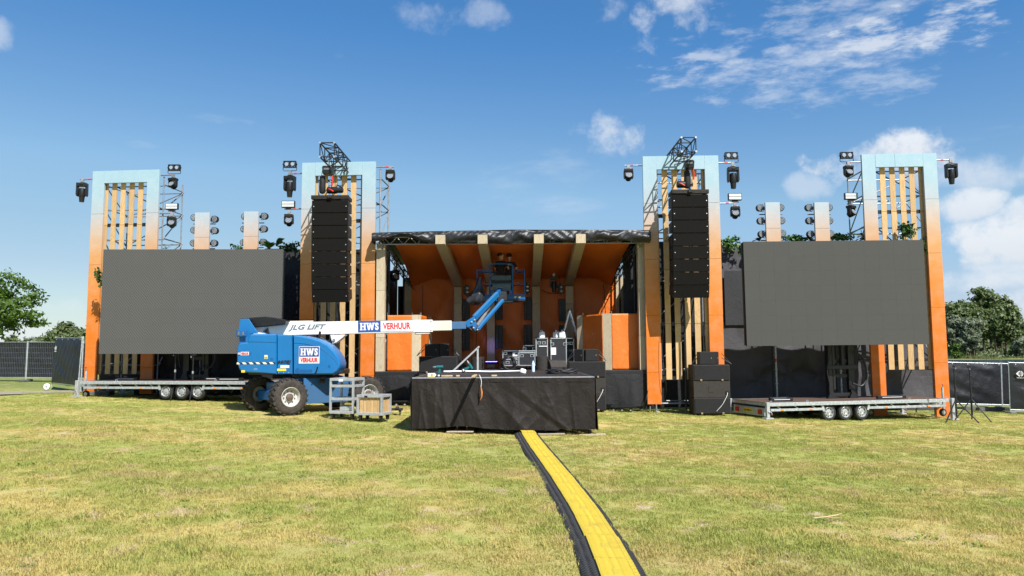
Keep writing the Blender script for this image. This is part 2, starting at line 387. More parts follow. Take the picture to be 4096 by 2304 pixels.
def ground_mat():
    m, t, b, co = base('ground_turf')
    t, c, soil, spots, n3 = grass_colour(t, False)
    pos = t.new('ShaderNodeNewGeometry').outputs['Position']
    fine = t.noise(pos, 45, 5, .75)
    c = t.mix(t.math('MULTIPLY', t.sstep(fine, .35, .65), .30), c, (.21, .20, .05))
    c = t.mix(t.math('MULTIPLY', spots, .8), c, soil)
    t.l.new(c, b.inputs['Base Color']); b.inputs['Roughness'].default_value = .95; b.inputs['Specular IOR Level'].default_value = .1
    bn = t.new('ShaderNodeBump', i={'Strength': .8, 'Distance': .03}); t.l.new(fine, bn.inputs['Height']); t.l.new(bn.outputs[0], b.inputs['Normal'])
    m, t, b, co = base('grass_blade')
    t, c, soil, spots, n3 = grass_colour(t, True)
    oi = t.new('ShaderNodeObjectInfo').outputs['Random']
    c = t.mix(t.math('MULTIPLY', oi, .25), c, (.70, .58, .24)); c = t.mix(t.math('MULTIPLY', t.math('FRACT', t.math('MULTIPLY', oi, 7.3)), .25), c, (.22, .29, .045))
    t.n.remove(b)
    d = t.new('ShaderNodeBsdfDiffuse', i={'Color': c}); tr = t.new('ShaderNodeBsdfTranslucent', i={'Color': c})
    mx = t.new('ShaderNodeMixShader', i={0: .42, 1: d.outputs[0], 2: tr.outputs[0]})
    out = [n for n in t.n if n.type == 'OUTPUT_MATERIAL'][0]; t.l.new(mx.outputs[0], out.inputs[0])
ground_mat()
def leaf_mat(name, a, b_, tr=.3):
    m, t, b, co = base(name)
    c = t.mix(t.sstep(t.noise(co, .9, 5, .6), .35, .65), a, b_)
    c = t.mix(t.math('MULTIPLY', t.noise(co, 6, 3), .5), c, tuple(x * .55 for x in a))
    t.n.remove(b)
    d = t.new('ShaderNodeBsdfDiffuse', i={'Color': c}); tl = t.new('ShaderNodeBsdfTranslucent', i={'Color': c}); gl = t.new('ShaderNodeBsdfGlossy', i={'Roughness': .5, 'Color': (.5, .5, .5, 1)})
    mx = t.new('ShaderNodeMixShader', i={0: tr, 1: d.outputs[0], 2: tl.outputs[0]})
    mx2 = t.new('ShaderNodeMixShader', i={0: .04, 1: mx.outputs[0], 2: gl.outputs[0]})
    out = [n for n in t.n if n.type == 'OUTPUT_MATERIAL'][0]; t.l.new(mx2.outputs[0], out.inputs[0])
leaf_mat('leaf_lime', (.07, .14, .017), (.115, .20, .028), .4)
leaf_mat('leaf_poplar', (.12, .17, .05), (.17, .225, .08), .45)
leaf_mat('leaf_willow', (.19, .23, .135), (.27, .31, .2), .45)
leaf_mat('leaf_bush', (.11, .15, .05), (.16, .20, .08), .4)
leaf_mat('weed', (.20, .28, .05), (.28, .36, .07), .4)
leaf_mat('reed', (.16, .19, .07), (.24, .25, .11))
mat('bark', (.07, .055, .042), .9, 0, .3, 6, .8, 20)
def water_mat():
    m, t, b, co = base('lake_water')
    b.inputs['Base Color'].default_value = (.02, .035, .05, 1); b.inputs['Roughness'].default_value = .12; b.inputs['IOR'].default_value = 1.33
    bn = t.new('ShaderNodeBump', i={'Strength': 1.0, 'Distance': .6}); t.l.new(t.noise(t.map(co, scale=(.35, 1, 1)), 1.6, 5, .6), bn.inputs['Height']); t.l.new(bn.outputs[0], b.inputs['Normal'])
water_mat()
mat('path_sand', (.26, .235, .17), .95, 0, .15, 1.5, .4, 30)

# ------------------------------------------------------------------ mesh helpers
class MB:
    def __init__(s): s.v = []; s.f = []
    def add(s, vs, fs):
        o = len(s.v); s.v += [tuple(v) for v in vs]; s.f += [tuple(i + o for i in f) for f in fs]; return s
    def box(s, c, d, rot=None):
        c = Vector(c); h = [x / 2 for x in d]
        vs = [Vector((x * h[0], y * h[1], z * h[2])) for z in (-1, 1) for x, y in ((-1, -1), (1, -1), (1, 1), (-1, 1))]
        if rot is not None: vs = [rot @ v for v in vs]
        return s.add([v + c for v in vs], [(3, 2, 1, 0), (4, 5, 6, 7), (0, 1, 5, 4), (1, 2, 6, 5), (2, 3, 7, 6), (3, 0, 4, 7)])
    def bar(s, a, b, w, h, up=(0, 0, 1)):
        a = Vector(a); b = Vector(b); d = (b - a); L = d.length; d.normalize(); u = Vector(up)
        sd = d.cross(u)
        if sd.length < 1e-4: sd = d.cross(Vector((0, 1, 0)))
        sd.normalize(); u = sd.cross(d)
        return s.box((a + b) / 2, (L, w, h), Matrix((d, -sd, u)).transposed())
    def tube(s, a, b, r, n=8, r2=None, cap=True):
        a = Vector(a); b = Vector(b); d = (b - a).normalized(); r2 = r if r2 is None else r2
        q = d.cross(Vector((0, 0, 1)));
        if q.length < 1e-3: q = d.cross(Vector((0, 1, 0)))
        q.normalize(); p = d.cross(q)
        ring = [(q * math.cos(2 * math.pi * k / n) + p * math.sin(2 * math.pi * k / n)) for k in range(n)]
        vs = [a + x * r for x in ring] + [b + x * r2 for x in ring]
        fs = [(k, (k + 1) % n, n + (k + 1) % n, n + k) for k in range(n)]
        if cap: fs += [tuple(range(n - 1, -1, -1)), tuple(range(n, 2 * n))]
        return s.add(vs, fs)
    def hose(s, pts, r, n=6, sub=6):
        """tube along a smooth curve through the points"""
        p = [Vector(q) for q in pts]; p = [p[0] * 2 - p[1]] + p + [p[-1] * 2 - p[-2]]; out = []
        for i in range(1, len(p) - 2):
            for k in range(sub):
                t = k / sub; a, b, c, d = p[i - 1], p[i], p[i + 1], p[i + 2]
                out.append(.5 * ((2 * b) + (c - a) * t + (2 * a - 5 * b + 4 * c - d) * t * t + (3 * b - a - 3 * c + d) * t ** 3))
        return s.path(out + [p[-2]], r, n)
    def path(s, pts, r, n=6):
        pts = [Vector(p) for p in pts]; vs = []; m = len(pts); rr = r if isinstance(r, (list, tuple)) else [r] * m
        prev = None
        for i, p in enumerate(pts):
            d = (pts[min(i + 1, m - 1)] - pts[max(i - 1, 0)]).normalized()
            q = d.cross(Vector((0, 0, 1))) if prev is None else prev - d * prev.dot(d)
            if q.length < 1e-3: q = d.cross(Vector((0, 1, 0)))
            q.normalize(); prev = q; e = d.cross(q)
            vs += [p + (q * math.cos(2 * math.pi * k / n) + e * math.sin(2 * math.pi * k / n)) * rr[i] for k in range(n)]
        fs = [(i * n + k, i * n + (k + 1) % n, (i + 1) * n + (k + 1) % n, (i + 1) * n + k) for i in range(m - 1) for k in range(n)]
        fs += [tuple(range(n - 1, -1, -1)), tuple(range((m - 1) * n, m * n))]
        return s.add(vs, fs)
    def prism(s, poly, ax, a, b):
        """polygon of 2-D points extruded along axis ax from a to b"""
        def mk(p, t): return {'x': (t, p[0], p[1]), 'y': (p[0], t, p[1]), 'z': (p[0], p[1], t)}[ax]
        n = len(poly); vs = [mk(p, a) for p in poly] + [mk(p, b) for p in poly]
        return s.add(vs, [tuple(range(n)), tuple(range(2 * n - 1, n - 1, -1))] + [(k, n + k, n + (k + 1) % n, (k + 1) % n) for k in range(n)])
    def slices(s, rings, cap=True, cap0=True):
        n = len(rings[0]); vs = [v for r in rings for v in r]; fs = []
        for i in range(len(rings) - 1):
            fs += [(i * n + k, i * n + (k + 1) % n, (i + 1) * n + (k + 1) % n, (i + 1) * n + k) for k in range(n)]
        if cap: fs += ([tuple(range(n - 1, -1, -1))] if cap0 else []) + [tuple(range((len(rings) - 1) * n, len(rings) * n))]
        return s.add(vs, fs)
    def lathe(s, prof, n=24, ax='y', o=(0, 0, 0), closed=False, cap0=True):
        if closed: prof = list(prof) + [prof[0]]
        """profile of (radius, along-axis) turned about an axis"""
        rings = []
        for (r, t) in prof:
            ring = []
            for k in range(n):
                a = 2 * math.pi * k / n; c, d = r * math.cos(a), r * math.sin(a)
                p = {'y': (c, t, d), 'z': (c, d, t), 'x': (t, c, d)}[ax]
                ring.append((p[0] + o[0], p[1] + o[1], p[2] + o[2]))
            rings.append(ring)
        return s.slices(rings, cap=not closed, cap0=cap0)
    def sheet(s, fn, nu, nv):
        vs = [fn(i / nu, j / nv) for j in range(nv + 1) for i in range(nu + 1)]
        return s.add(vs, [(j * (nu + 1) + i, j * (nu + 1) + i + 1, (j + 1) * (nu + 1) + i + 1, (j + 1) * (nu + 1) + i) for j in range(nv) for i in range(nu)])
    def mesh(s, name, m, smooth=None, recalc=True):
        me = bpy.data.meshes.new(name); me.from_pydata(s.v, [], s.f)
        if recalc:
            bm = bmesh.new(); bm.from_mesh(me); bmesh.ops.recalc_face_normals(bm, faces=bm.faces); bm.to_mesh(me); bm.free()
        me.materials.append(MATS[m] if isinstance(m, str) else m)
        if smooth is not None:
            me.polygons.foreach_set('use_smooth', [True] * len(me.polygons)); me.set_sharp_from_angle(angle=R(smooth))
        return me
    def build(s, name, m, parent=None, smooth=None, bevel=0, loc=None, rot=None, recalc=True, seg=1, thick=0):
        o = bpy.data.objects.new(name, s.mesh(name, m, smooth, recalc)); COL.objects.link(o); o.parent = parent
        if loc is not None: o.location = loc
        if rot is not None: o.rotation_euler = rot
        if thick:
            so_ = o.modifiers.new('solid', 'SOLIDIFY'); so_.thickness = thick
        if bevel:
            bv = o.modifiers.new('bevel', 'BEVEL'); bv.width = bevel; bv.segments = seg; bv.limit_method = 'ANGLE'; bv.angle_limit = R(40)
        return o
def obj(name, me, parent=None, loc=(0, 0, 0), rot=(0, 0, 0), scale=(1, 1, 1)):
    o = bpy.data.objects.new(name, me); COL.objects.link(o); o.parent = parent; o.location = loc; o.rotation_euler = rot; o.scale = scale
    return o
def tag(o, label, cat, group=None):
    o['label'] = label; o['category'] = cat
    if group: o['group'] = group
    return o
def thing(name, label, cat, loc=(0, 0, 0), rz=0, group=None):
    o = bpy.data.objects.new(name, None); o.empty_display_size = .2; COL.objects.link(o)
    o.location = loc; o.rotation_euler = (0, 0, rz); return tag(o, label, cat, group)
def struct(o): o['kind'] = 'structure'; return o
def dup(root, loc, rot, label, group=None, scale=None):
    def cp(o, par):
        c = o.copy(); COL.objects.link(c); c.parent = par
        for ch in [x for x in KIDS.get(o.name, [])]: cp(ch, c)
        return c
    KIDS = {}
    for ch in root.children_recursive: KIDS.setdefault(ch.parent.name, []).append(ch)
    r = cp(root, None); r.location = loc; r.rotation_euler = rot
    r['label'] = label
    if group: r['group'] = group
    if scale: r.scale = scale
    return r
def tube_part(name, par, a, b, r, m='steel', n=8): return MB().tube(a, b, r, n).build(name, m, par, 40)

# lettering is turned into thin meshes right away
def text_mesh(s, m, bold=0.0, shear=0.0, ext=.004, spacing=1.0):
    cu = bpy.data.curves.new('lettering', 'FONT'); cu.body = s; cu.size = 1.0; cu.extrude = ext; cu.offset = bold; cu.shear = shear
    cu.align_x = 'CENTER'; cu.align_y = 'CENTER'; cu.space_character = spacing; cu.resolution_u = 3
    o = bpy.data.objects.new('lettering', cu); COL.objects.link(o)
    dg = bpy.context.evaluated_depsgraph_get(); dg.update()
    me = bpy.data.meshes.new_from_object(o.evaluated_get(dg)); bpy.data.objects.remove(o); bpy.data.curves.remove(cu)
    me.materials.clear(); me.materials.append(MATS[m])
    v = np.array([x.co[:] for x in me.vertices]); mn, mx = v.min(0), v.max(0)
    v[:, 0] = (v[:, 0] - (mn[0] + mx[0]) / 2) / (mx[0] - mn[0]); v[:, 1] = (v[:, 1] - (mn[1] + mx[1]) / 2) / (mx[1] - mn[1])
    me.vertices.foreach_set('co', v.ravel()); me.update()
    return me                                     # fits a 1 x 1 square in xy
TX = {k: text_mesh(*a, **kw) for k, a, kw in [
    ('verhuur', ('VERHUUR', 'sign_red'), dict(bold=.03)), ('jlg', ('JLG LIFT', 'sign_grey'), dict(bold=.03, shear=.35)),
    ('model', ('660SJ', 'sign_dark'), dict(bold=.02, shear=.25)), ('123', ('123', 'sign_white'), dict()), ('site', ('123hekken.nl', 'sign_white'), dict(bold=.01)),
    ('S', ('S', 'sign_white'), dict(bold=.05)), ('104', ('104', 'sign_dark'), dict()), ('shirt', ('A%PA', 'sign_white'), dict(bold=.02)), ('plate', ('18-WBD-9', 'sign_dark'), dict())]}
def letters(key, par, loc, w_, h_, rot=(R(90), 0, 0), name='lettering'):
    return obj(name, TX[key], par, loc, rot, (w_, h_, 1))
def hws(par, cx, y, cz, w_, h_):
    """slab-serif H W S drawn as polygons in the xz plane"""
    o = MB(); e = [.003]
    def stroke(pts): e[0] += .0004; o.prism([(cx + (a - .5) * w_, cz + (b - .5) * h_) for a, b in pts], 'y', y, y - e[0])
    for x0 in (.03, .21):
        stroke([(x0, 0), (x0 + .09, 0), (x0 + .09, 1), (x0, 1)])
        for yy in (0, .88): stroke([(x0 - .03, yy), (x0 + .12, yy), (x0 + .12, yy + .12), (x0 - .03, yy + .12)])
    stroke([(.10, .42), (.22, .42), (.22, .58), (.10, .58)])
    for a, b in (((.38, .46)), ((.55, .47)), ((.55, .63)), ((.72, .64))):
        stroke([(a - .035, 1), (a + .05, 1), (b + .045, 0), (b - .03, 0)])
    for x0 in (.33, .66): stroke([(x0, .88), (x0 + .15, .88), (x0 + .15, 1), (x0, 1)])
    o.build('lettering', 'sign_white', par, recalc=True)
    obj('lettering', TX['S'], par, (cx + .40 * w_, y - .0015, cz), (R(90), 0, 0), (.2 * w_, 1.02 * h_, .6))
# ================================================================== the setting
def axis(lim0, lim1, near, step, grow):
    a = list(np.arange(near[0], near[1] + 1e-6, step)); s_ = step
    while a[-1] < lim1: s_ *= grow; a.append(a[-1] + s_)
    s_ = step
    while a[0] > lim0: s_ *= grow; a.insert(0, a[0] - s_)
    return a
GXS = axis(-2500, 2500, (-40, 60), 1.0, 1.25); GYS = axis(-60, 4500, (0, 50), 1.0, 1.16)
g = MB(); nx = len(GXS)
for yy in GYS:
    for xx in GXS:
        b = .018 * math.sin(xx * 1.1 + 1.3 * math.sin(yy * .7)) + .015 * math.sin(yy * 1.7 + .8 * xx)
        g.v.append((xx, yy, gz(xx, yy) + (b - .02 if abs(xx) < 30 and yy < 40 else -.02)))
g.f = [(j * nx + i, j * nx + i + 1, (j + 1) * nx + i + 1, (j + 1) * nx + i) for j in range(len(GYS) - 1) for i in range(nx - 1)]
ground = struct(g.build('ground', 'ground_turf', smooth=60, recalc=False))
wtr = MB(); wtr.add([(2, 34, -1.28), (900, 34, -1.28), (900, 261, -1.28), (2, 261, -1.28)], [(0, 1, 2, 3)])
struct(wtr.build('lake_water', 'lake_water', recalc=False))
pth = MB(); pp = [G(-60, 1582), G(330, 1569), G(330, 1562), G(-60, 1568)]
pth.add([p + Vector((0, 0, .015)) for p in pp], [(0, 1, 2, 3)]); struct(pth.build('path', 'path_sand', recalc=False))

# ---- grass: short tufts instanced over the lawn
def tuft(seed, n, hgt, rad):
    r = np.random.default_rng(seed); m = MB()
    for k in range(n):
        a = r.uniform(0, 6.283); rr = rad * math.sqrt(r.uniform()); x, y = rr * math.cos(a), rr * math.sin(a)
        h = hgt * r.uniform(.45, 1.25); t = r.uniform(0, 6.283); ln = h * r.uniform(.2, 1.1); wd = r.uniform(.002, .0042)
        dx, dy = math.cos(t), math.sin(t); sx, sy = -dy * wd, dx * wd
        m.add([(x - sx, y - sy, -.01), (x + sx, y + sy, -.01), (x + dx * ln * .4 + sx * .8, y + dy * ln * .4 + sy * .8, h * .62), (x + dx * ln * .4 - sx * .8, y + dy * ln * .4 - sy * .8, h * .62),
               (x + dx * ln, y + dy * ln, h)], [(0, 1, 2, 3), (3, 2, 4)])
    o = bpy.data.objects.new('grass_tuft', m.mesh('grass_tuft', 'grass_blade', recalc=False)); return o
tufts = [tuft(1, 66, .027, .13), tuft(2, 58, .034, .11), tuft(3, 54, .023, .15)]
def weed(seed):
    r = np.random.default_rng(seed); m = MB()
    for k in range(13):
        a = r.uniform(0, 6.283); L = r.uniform(.025, .06); c, s_ = math.cos(a), math.sin(a); w_ = L * .22; h = r.uniform(.012, .03); x0, y0 = r.normal(0, .03), r.normal(0, .03)
        m.add([(x0, y0, 0), (x0 + c * L * .5 - s_ * w_, y0 + s_ * L * .5 + c * w_, h), (x0 + c * L, y0 + s_ * L, h * .8), (x0 + c * L * .5 + s_ * w_, y0 + s_ * L * .5 - c * w_, h)], [(0, 1, 2, 3)])
    return bpy.data.objects.new('weed_rosette', m.mesh('weed_rosette', 'weed', recalc=False))
tufts.append(weed(9))
def grass_points():
    pts = []
    for (y0, y1, den, lim) in ((4.6, 9, 130, 1.0), (9, 14, 95, 1.0), (14, 20, 60, 1.0), (20, 30, 34, 1.0)):
        ym = (y0 + y1) / 2; n = int(den * (y1 - y0) * (2 * .75 * ym + 9))
        y = RNG.uniform(y0, y1, n); x = RNG.uniform(-1, 1, n) * (.75 * y + 4.5)
        pts.append(np.stack([x, y], 1))
    p = np.concatenate(pts)
    keep = np.ones(len(p), bool)
    return p[keep]
gp = grass_points()
RAMP_PX = [(2100, 1727), (2160.5, 1813.5), (2207.9, 1873.8), (2265.1, 1955.6), (2306.5, 2015.9), (2353, 2093.4), (2411.6, 2192.4), (2459.8, 2304), (2530, 2480)]
RAMP = [G(a, b) for a, b in RAMP_PX]
rx = np.array([p.x for p in RAMP][::-1]); ry = np.array([p.y for p in RAMP][::-1])
keep = np.abs(gp[:, 0] - np.interp(gp[:, 1], ry, rx)) > (.275 - .03)
keep |= gp[:, 1] > 17.2
gp = gp[keep]
me = bpy.data.meshes.new('grass'); 
me.from_pydata([(x, y, gz(x, y) + .018 * math.sin(x * 1.1 + 1.3 * math.sin(y * .7)) + .015 * math.sin(y * 1.7 + .8 * x) - .022) for x, y in gp], [], [])
at = me.attributes.new('spin', 'FLOAT', 'POINT'); at.data.foreach_set('value', RNG.uniform(0, 6.283, len(gp)).astype(np.float32))
at = me.attributes.new('size', 'FLOAT', 'POINT'); at.data.foreach_set('value', (RNG.uniform(.5, 1.3, len(gp)) * (1 + .6 * (RNG.uniform(size=len(gp)) > .95))).astype(np.float32))
pk = RNG.integers(0, 3, len(gp)); cl_ = np.sin(gp[:, 0] * 1.3 + 2 * np.sin(gp[:, 1] * .7)) * np.sin(gp[:, 1] * 1.1 + 1.7 * np.sin(gp[:, 0] * .5))
pk[(RNG.uniform(size=len(gp)) < np.where(cl_ > .72, .16, .012)) & (gp[:, 1] < 17)] = 3
at = me.attributes.new('pick', 'INT', 'POINT'); at.data.foreach_set('value', pk.astype(np.int32))
grass = bpy.data.objects.new('grass', me); COL.objects.link(grass); grass['kind'] = 'stuff'; grass['label'] = 'short patchy green and straw coloured lawn grass'; grass['category'] = 'grass'
ng = bpy.data.node_groups.new('grass_scatter', 'GeometryNodeTree')
ng.interface.new_socket('Geometry', in_out='INPUT', socket_type='NodeSocketGeometry'); ng.interface.new_socket('Geometry', in_out='OUTPUT', socket_type='NodeSocketGeometry')
gi = ng.nodes.new('NodeGroupInput'); go = ng.nodes.new('NodeGroupOutput'); jn = ng.nodes.new('GeometryNodeJoinGeometry')
def attr(nm, dt):
    n = ng.nodes.new('GeometryNodeInputNamedAttribute'); n.data_type = dt; n.inputs['Name'].default_value = nm; return n.outputs['Attribute']
spin, size, pick = attr('spin', 'FLOAT'), attr('size', 'FLOAT'), attr('pick', 'INT')
cx = ng.nodes.new('ShaderNodeCombineXYZ'); ng.links.new(spin, cx.inputs[2])
for k, tobj in enumerate(tufts):
    oi = ng.nodes.new('GeometryNodeObjectInfo'); oi.inputs['Object'].default_value = tobj; oi.inputs['As Instance'].default_value = True
    cmp_ = ng.nodes.new('FunctionNodeCompare'); cmp_.data_type = 'INT'; cmp_.operation = 'EQUAL'
    ii = [s_ for s_ in cmp_.inputs if s_.type == 'INT']; ng.links.new(pick, ii[0]); ii[1].default_value = k
    ip = ng.nodes.new('GeometryNodeInstanceOnPoints')
    ng.links.new(gi.outputs[0], ip.inputs['Points']); ng.links.new(cmp_.outputs[0], ip.inputs['Selection']); ng.links.new(oi.outputs['Geometry'], ip.inputs['Instance'])
    ng.links.new(cx.outputs[0], ip.inputs['Rotation']); ng.links.new(size, ip.inputs['Scale']); ng.links.new(ip.outputs[0], jn.inputs[0])
ng.links.new(jn.outputs[0], go.inputs[0])
md = grass.modifiers.new('scatter', 'NODES'); md.node_group = ng

# ---- trees: tapered trunk with limbs, crown of many leaf faces in clumps
def leaf_cloud(blobs, n, size, seed, shell=.55, droop=0.0, clump=26, cl_r=.16):
    """blobs: (cx,cy,cz,rx,ry,rz).  Leaves sit in clumps spread through the outer crown."""
    r = np.random.default_rng(seed); vol = np.array([b[3] * b[5] for b in blobs]); vol = vol / vol.sum(); V = []
    ncl = max(1, n // clump)
    which = r.choice(len(blobs), ncl, p=vol)
    d = r.normal(size=(ncl, 3)); d /= np.linalg.norm(d, axis=1)[:, None]
    rad = shell + (1 - shell) * r.uniform(size=ncl) ** .6; rad *= 1 + .12 * r.normal(size=ncl)
    B = np.array(blobs)[which]
    c = B[:, :3] + d * rad[:, None] * B[:, 3:]
    cs = cl_r * B[:, 3:].mean(1)
    c = np.repeat(c, clump, 0); s_ = np.repeat(cs, clump)
    pos = c + r.normal(size=(len(c), 3)) * s_[:, None] * np.array([1, 1, .7 + droop])
    nn = np.repeat(d, clump, 0) * 1.0 + r.normal(size=(len(pos), 3)) * .55 + np.array([0, -.15, .3]); nn /= np.linalg.norm(nn, axis=1)[:, None] + 1e-9
    a = np.cross(nn, r.normal(size=nn.shape)); a /= np.linalg.norm(a, axis=1)[:, None] + 1e-9; b = np.cross(nn, a)
    sz = size * r.uniform(.6, 1.35, len(pos))[:, None]
    q = np.stack([pos - a * sz, pos + b * sz * .55, pos + a * sz, pos - b * sz * .55], 1).reshape(-1, 3)
    m = MB(); m.v = [tuple(x) for x in q]; m.f = [(4 * k, 4 * k + 1, 4 * k + 2, 4 * k + 3) for k in range(len(pos))]
    return m
def tree(name, label, loc, h_trunk, r_trunk, blobs, n, size, leafm, seed, group=None, shell=.5, cl_r=.16, stems=1, droop=0):
    t = thing(name, label, 'tree', loc, 0, group); r = random.Random(seed); tk = MB()
    for s_ in range(stems):
        ox = 0 if stems == 1 else (s_ - (stems - 1) / 2) * r_trunk * 6; oy = 0 if stems == 1 else r.uniform(-1, 1) * r_trunk * 4
        top = Vector((ox * 1.6 + r.uniform(-.1, .1) * h_trunk, oy, h_trunk))
        tk.path([(ox, oy, -.3), (ox * 1.1, oy, h_trunk * .35), (ox * 1.3 + r.uniform(-.3, .3) * r_trunk, oy, h_trunk * .7), top], [r_trunk * 1.3, r_trunk, r_trunk * .8, r_trunk * .5], 8)
        for b in blobs:
            if r.random() < .75 or stems == 1:
                st = Vector((ox * 1.3, oy, h_trunk * r.uniform(.55, .95))); e = Vector(b[:3]); mid = (st + e) / 2 + Vector((0, 0, .12 * (e - st).length))
                tk.path([st, mid, e], [r_trunk * .42, r_trunk * .28, r_trunk * .1], 6)
    tk.build('trunk', 'bark', t, 50)
    leaf_cloud(blobs, n, size, seed, shell, droop, cl_r=cl_r).build('crown', leafm, t, recalc=False)
    return t
def blob_set(seed, n, cx, cy, cz, rx, ry, rz, br):
    r = random.Random(seed); out = []
    for k in range(n):
        a = r.uniform(0, 6.283); e = r.uniform(-1, 1); q = r.uniform(.35, .9); c = math.sqrt(1 - e * e)
        s_ = br * r.uniform(.7, 1.25)
        out.append((cx + rx * q * c * math.cos(a), cy + ry * q * c * math.sin(a), cz + rz * q * e, s_, s_, s_ * .8))
    return out
# the broad tree cut by the left edge of the frame
tl = P(-95, 1230, 44); lz = gz(tl.x, 44)
bl = blob_set(3, 16, 0, 0, tl.z - lz, 3.1, 3.0, 1.55, 1.15) + [(2.9, -.4, tl.z - lz - .05, 1.1, 1.0, .7), (3.2, 0, tl.z - lz - .75, .85, .9, .55), (1.6, 0, tl.z - lz + 1.35, 1.2, 1.1, .8), (2.6, .3, tl.z - lz + .6, 1.0, 1.0, .6), (1.4, 0, tl.z - lz - 1.15, 1.0, 1, .6)]
tree('lime_tree', 'broad leafy green tree whose crown is cut by the left edge, behind the wire fence', (tl.x, 44, lz), 3.4, .22, bl, 15000, .115, 'leaf_lime', 5, cl_r=.2)
# low trees far behind the left fence
for k, (px, py, Y, hw, lab) in enumerate([(75, 1330, 120, 2.0, 'small round tree far behind the wire fence, below the broad leafy tree'), (140, 1318, 110, 2.6, 'low olive green tree, second from the left in the far row behind the wire fence'),
                                 (225, 1292, 105, 2.7, 'medium olive tree in the far row between fence and first tower'), (310, 1268, 100, 3.4, 'tallest olive tree in the far row, beside the leftmost orange tower'), (395, 1280, 104, 3.0, 'olive tree in the far row half behind the leftmost orange tower')]):
    p = P(px, py, Y); z0 = gz(p.x, Y); h = p.z - z0
    tree('field_tree', lab, (p.x, Y, z0), h * .45, .16, blob_set(30 + k, 11, 0, 0, h * .55, hw * .8, hw * .8, h * .33, hw * .42), 5200, .24, 'leaf_bush' if k != 1 else 'leaf_willow', 40 + k, 'olive trees far behind the left fence', cl_r=.25)
# far bank on the right: poplars, willows and undergrowth beyond the water
def far_tree(name, lab, px0, px1, pytop, Y, nb, brel, n, size, lm, seed, stems=1, base_frac=.12, grp='trees on the far bank', shell=.45):
    Y += 29
    a = P(px0, pytop, Y); b = P(px1, pytop, Y); z0 = gz(a.x, Y); h = a.z - z0; hw = (b.x - a.x) / 2; x = (a.x + b.x) / 2
    cz = h * (1 + base_frac) / 2; rz = h * (1 - base_frac) / 2
    bl = blob_set(seed, nb, 0, 0, cz, hw * .86, hw * .6, rz * .9, hw * brel)
    return tree(name, lab, (x, Y, z0), h * .6, h * .014, bl, n, size, lm, seed, grp, shell=shell, cl_r=.22, stems=stems)
far_tree('poplar_tree', 'tall dark green poplar on the far bank, left one of the tall group', 3765, 3925, 1190, 246, 34, .42, 17000, .62, 'leaf_poplar', 61, 3, .2, shell=.25)
far_tree('poplar_tree', 'tallest poplar on the far bank with bare trunks showing below its crown', 3850, 4012, 1162, 244, 34, .42, 17000, .62, 'leaf_poplar', 62, 4, .28, shell=.25)
far_tree('poplar_tree', 'broad tall poplar on the far bank, right one of the tall group', 3935, 4072, 1182, 242, 34, .42, 17000, .62, 'leaf_poplar', 63, 4, .2, shell=.25)
far_tree('willow_tree', 'silvery grey green willow on the far bank beside the rightmost orange tower', 3770, 3850, 1250, 232, 26, .42, 13000, .5, 'leaf_willow', 64, 2, .02, shell=.25)
far_tree('willow_tree', 'lower silvery willow on the far bank in front of the poplars', 3830, 3925, 1252, 230, 26, .42, 13000, .5, 'leaf_willow', 65, 2, .02, shell=.25)
far_tree('oak_tree', 'dark green tree on the far bank at the right edge of the picture', 4030, 4180, 1285, 250, 24, .42, 11000, .6, 'leaf_poplar', 66, 2, .04, shell=.25)
far_tree('willow_shrub', 'rounded silvery shrub on the far bank at the right edge of the picture', 4045, 4150, 1338, 231, 18, .44, 7000, .5, 'leaf_willow', 67, 2, 0, shell=.25)
far_tree('alder_shrub', 'bright green shrub low beside the willow on the far bank', 3795, 3845, 1368, 228, 9, .4, 3500, .35, 'leaf_lime', 68, 1, 0)
wl_ = ['dark tree behind the willow next to the rightmost tower', 'dark green tree filling the gap behind the tall poplars', 'low dark tree behind the right poplar', 'dark tree at the far right behind the silvery shrub']
for k in range(4):
    far_tree('field_tree', wl_[k], 3730 + k * 95, 3880 + k * 95, 1300 + (k * 37 % 40), 272 + k * 5, 16, .45, 7000, .75, 'leaf_poplar' if k % 2 == 0 else 'leaf_bush', 80 + k, 2, .0, 'trees behind the far bank', .2)
m = MB(); r = np.random.default_rng(14)
for k in range(12000):
    x = r.uniform(130, 280); y = r.uniform(259, 292); h = r.uniform(.6, 3.0) * (.6 + .5 * math.sin(x * .17) ** 2); z0 = gz(x, y); a = r.uniform(0, 6.28); wd = r.uniform(.3, .7); zz = z0 + h * r.uniform(.2, 1)
    m.add([(x - wd * math.cos(a), y - wd * math.sin(a), zz - .3), (x + wd * math.cos(a), y + wd * math.sin(a), zz - .2), (x + wd * .4, y, zz + wd * .8), (x - wd * .5, y, zz + wd * .6)], [(0, 1, 2, 3)])
us = m.build('undergrowth', 'leaf_bush', recalc=False); us['kind'] = 'stuff'; us['label'] = 'dense green undergrowth below the trees on the far bank'; us['category'] = 'undergrowth'
for k, (a_, b_, t_, lm_) in enumerate(((4150, 4320, 1240, 'leaf_poplar'), (4290, 4440, 1290, 'leaf_bush'), (4420, 4640, 1265, 'leaf_poplar'))):
    far_tree('field_tree', ('first', 'second', 'third')[k] + ' tree along the far bank just beyond the right edge', a_, b_, t_, 240 + 4 * k, 22, .42, 9000, .6, lm_, 91 + k, 2, .04, 'trees behind the far bank', .25)
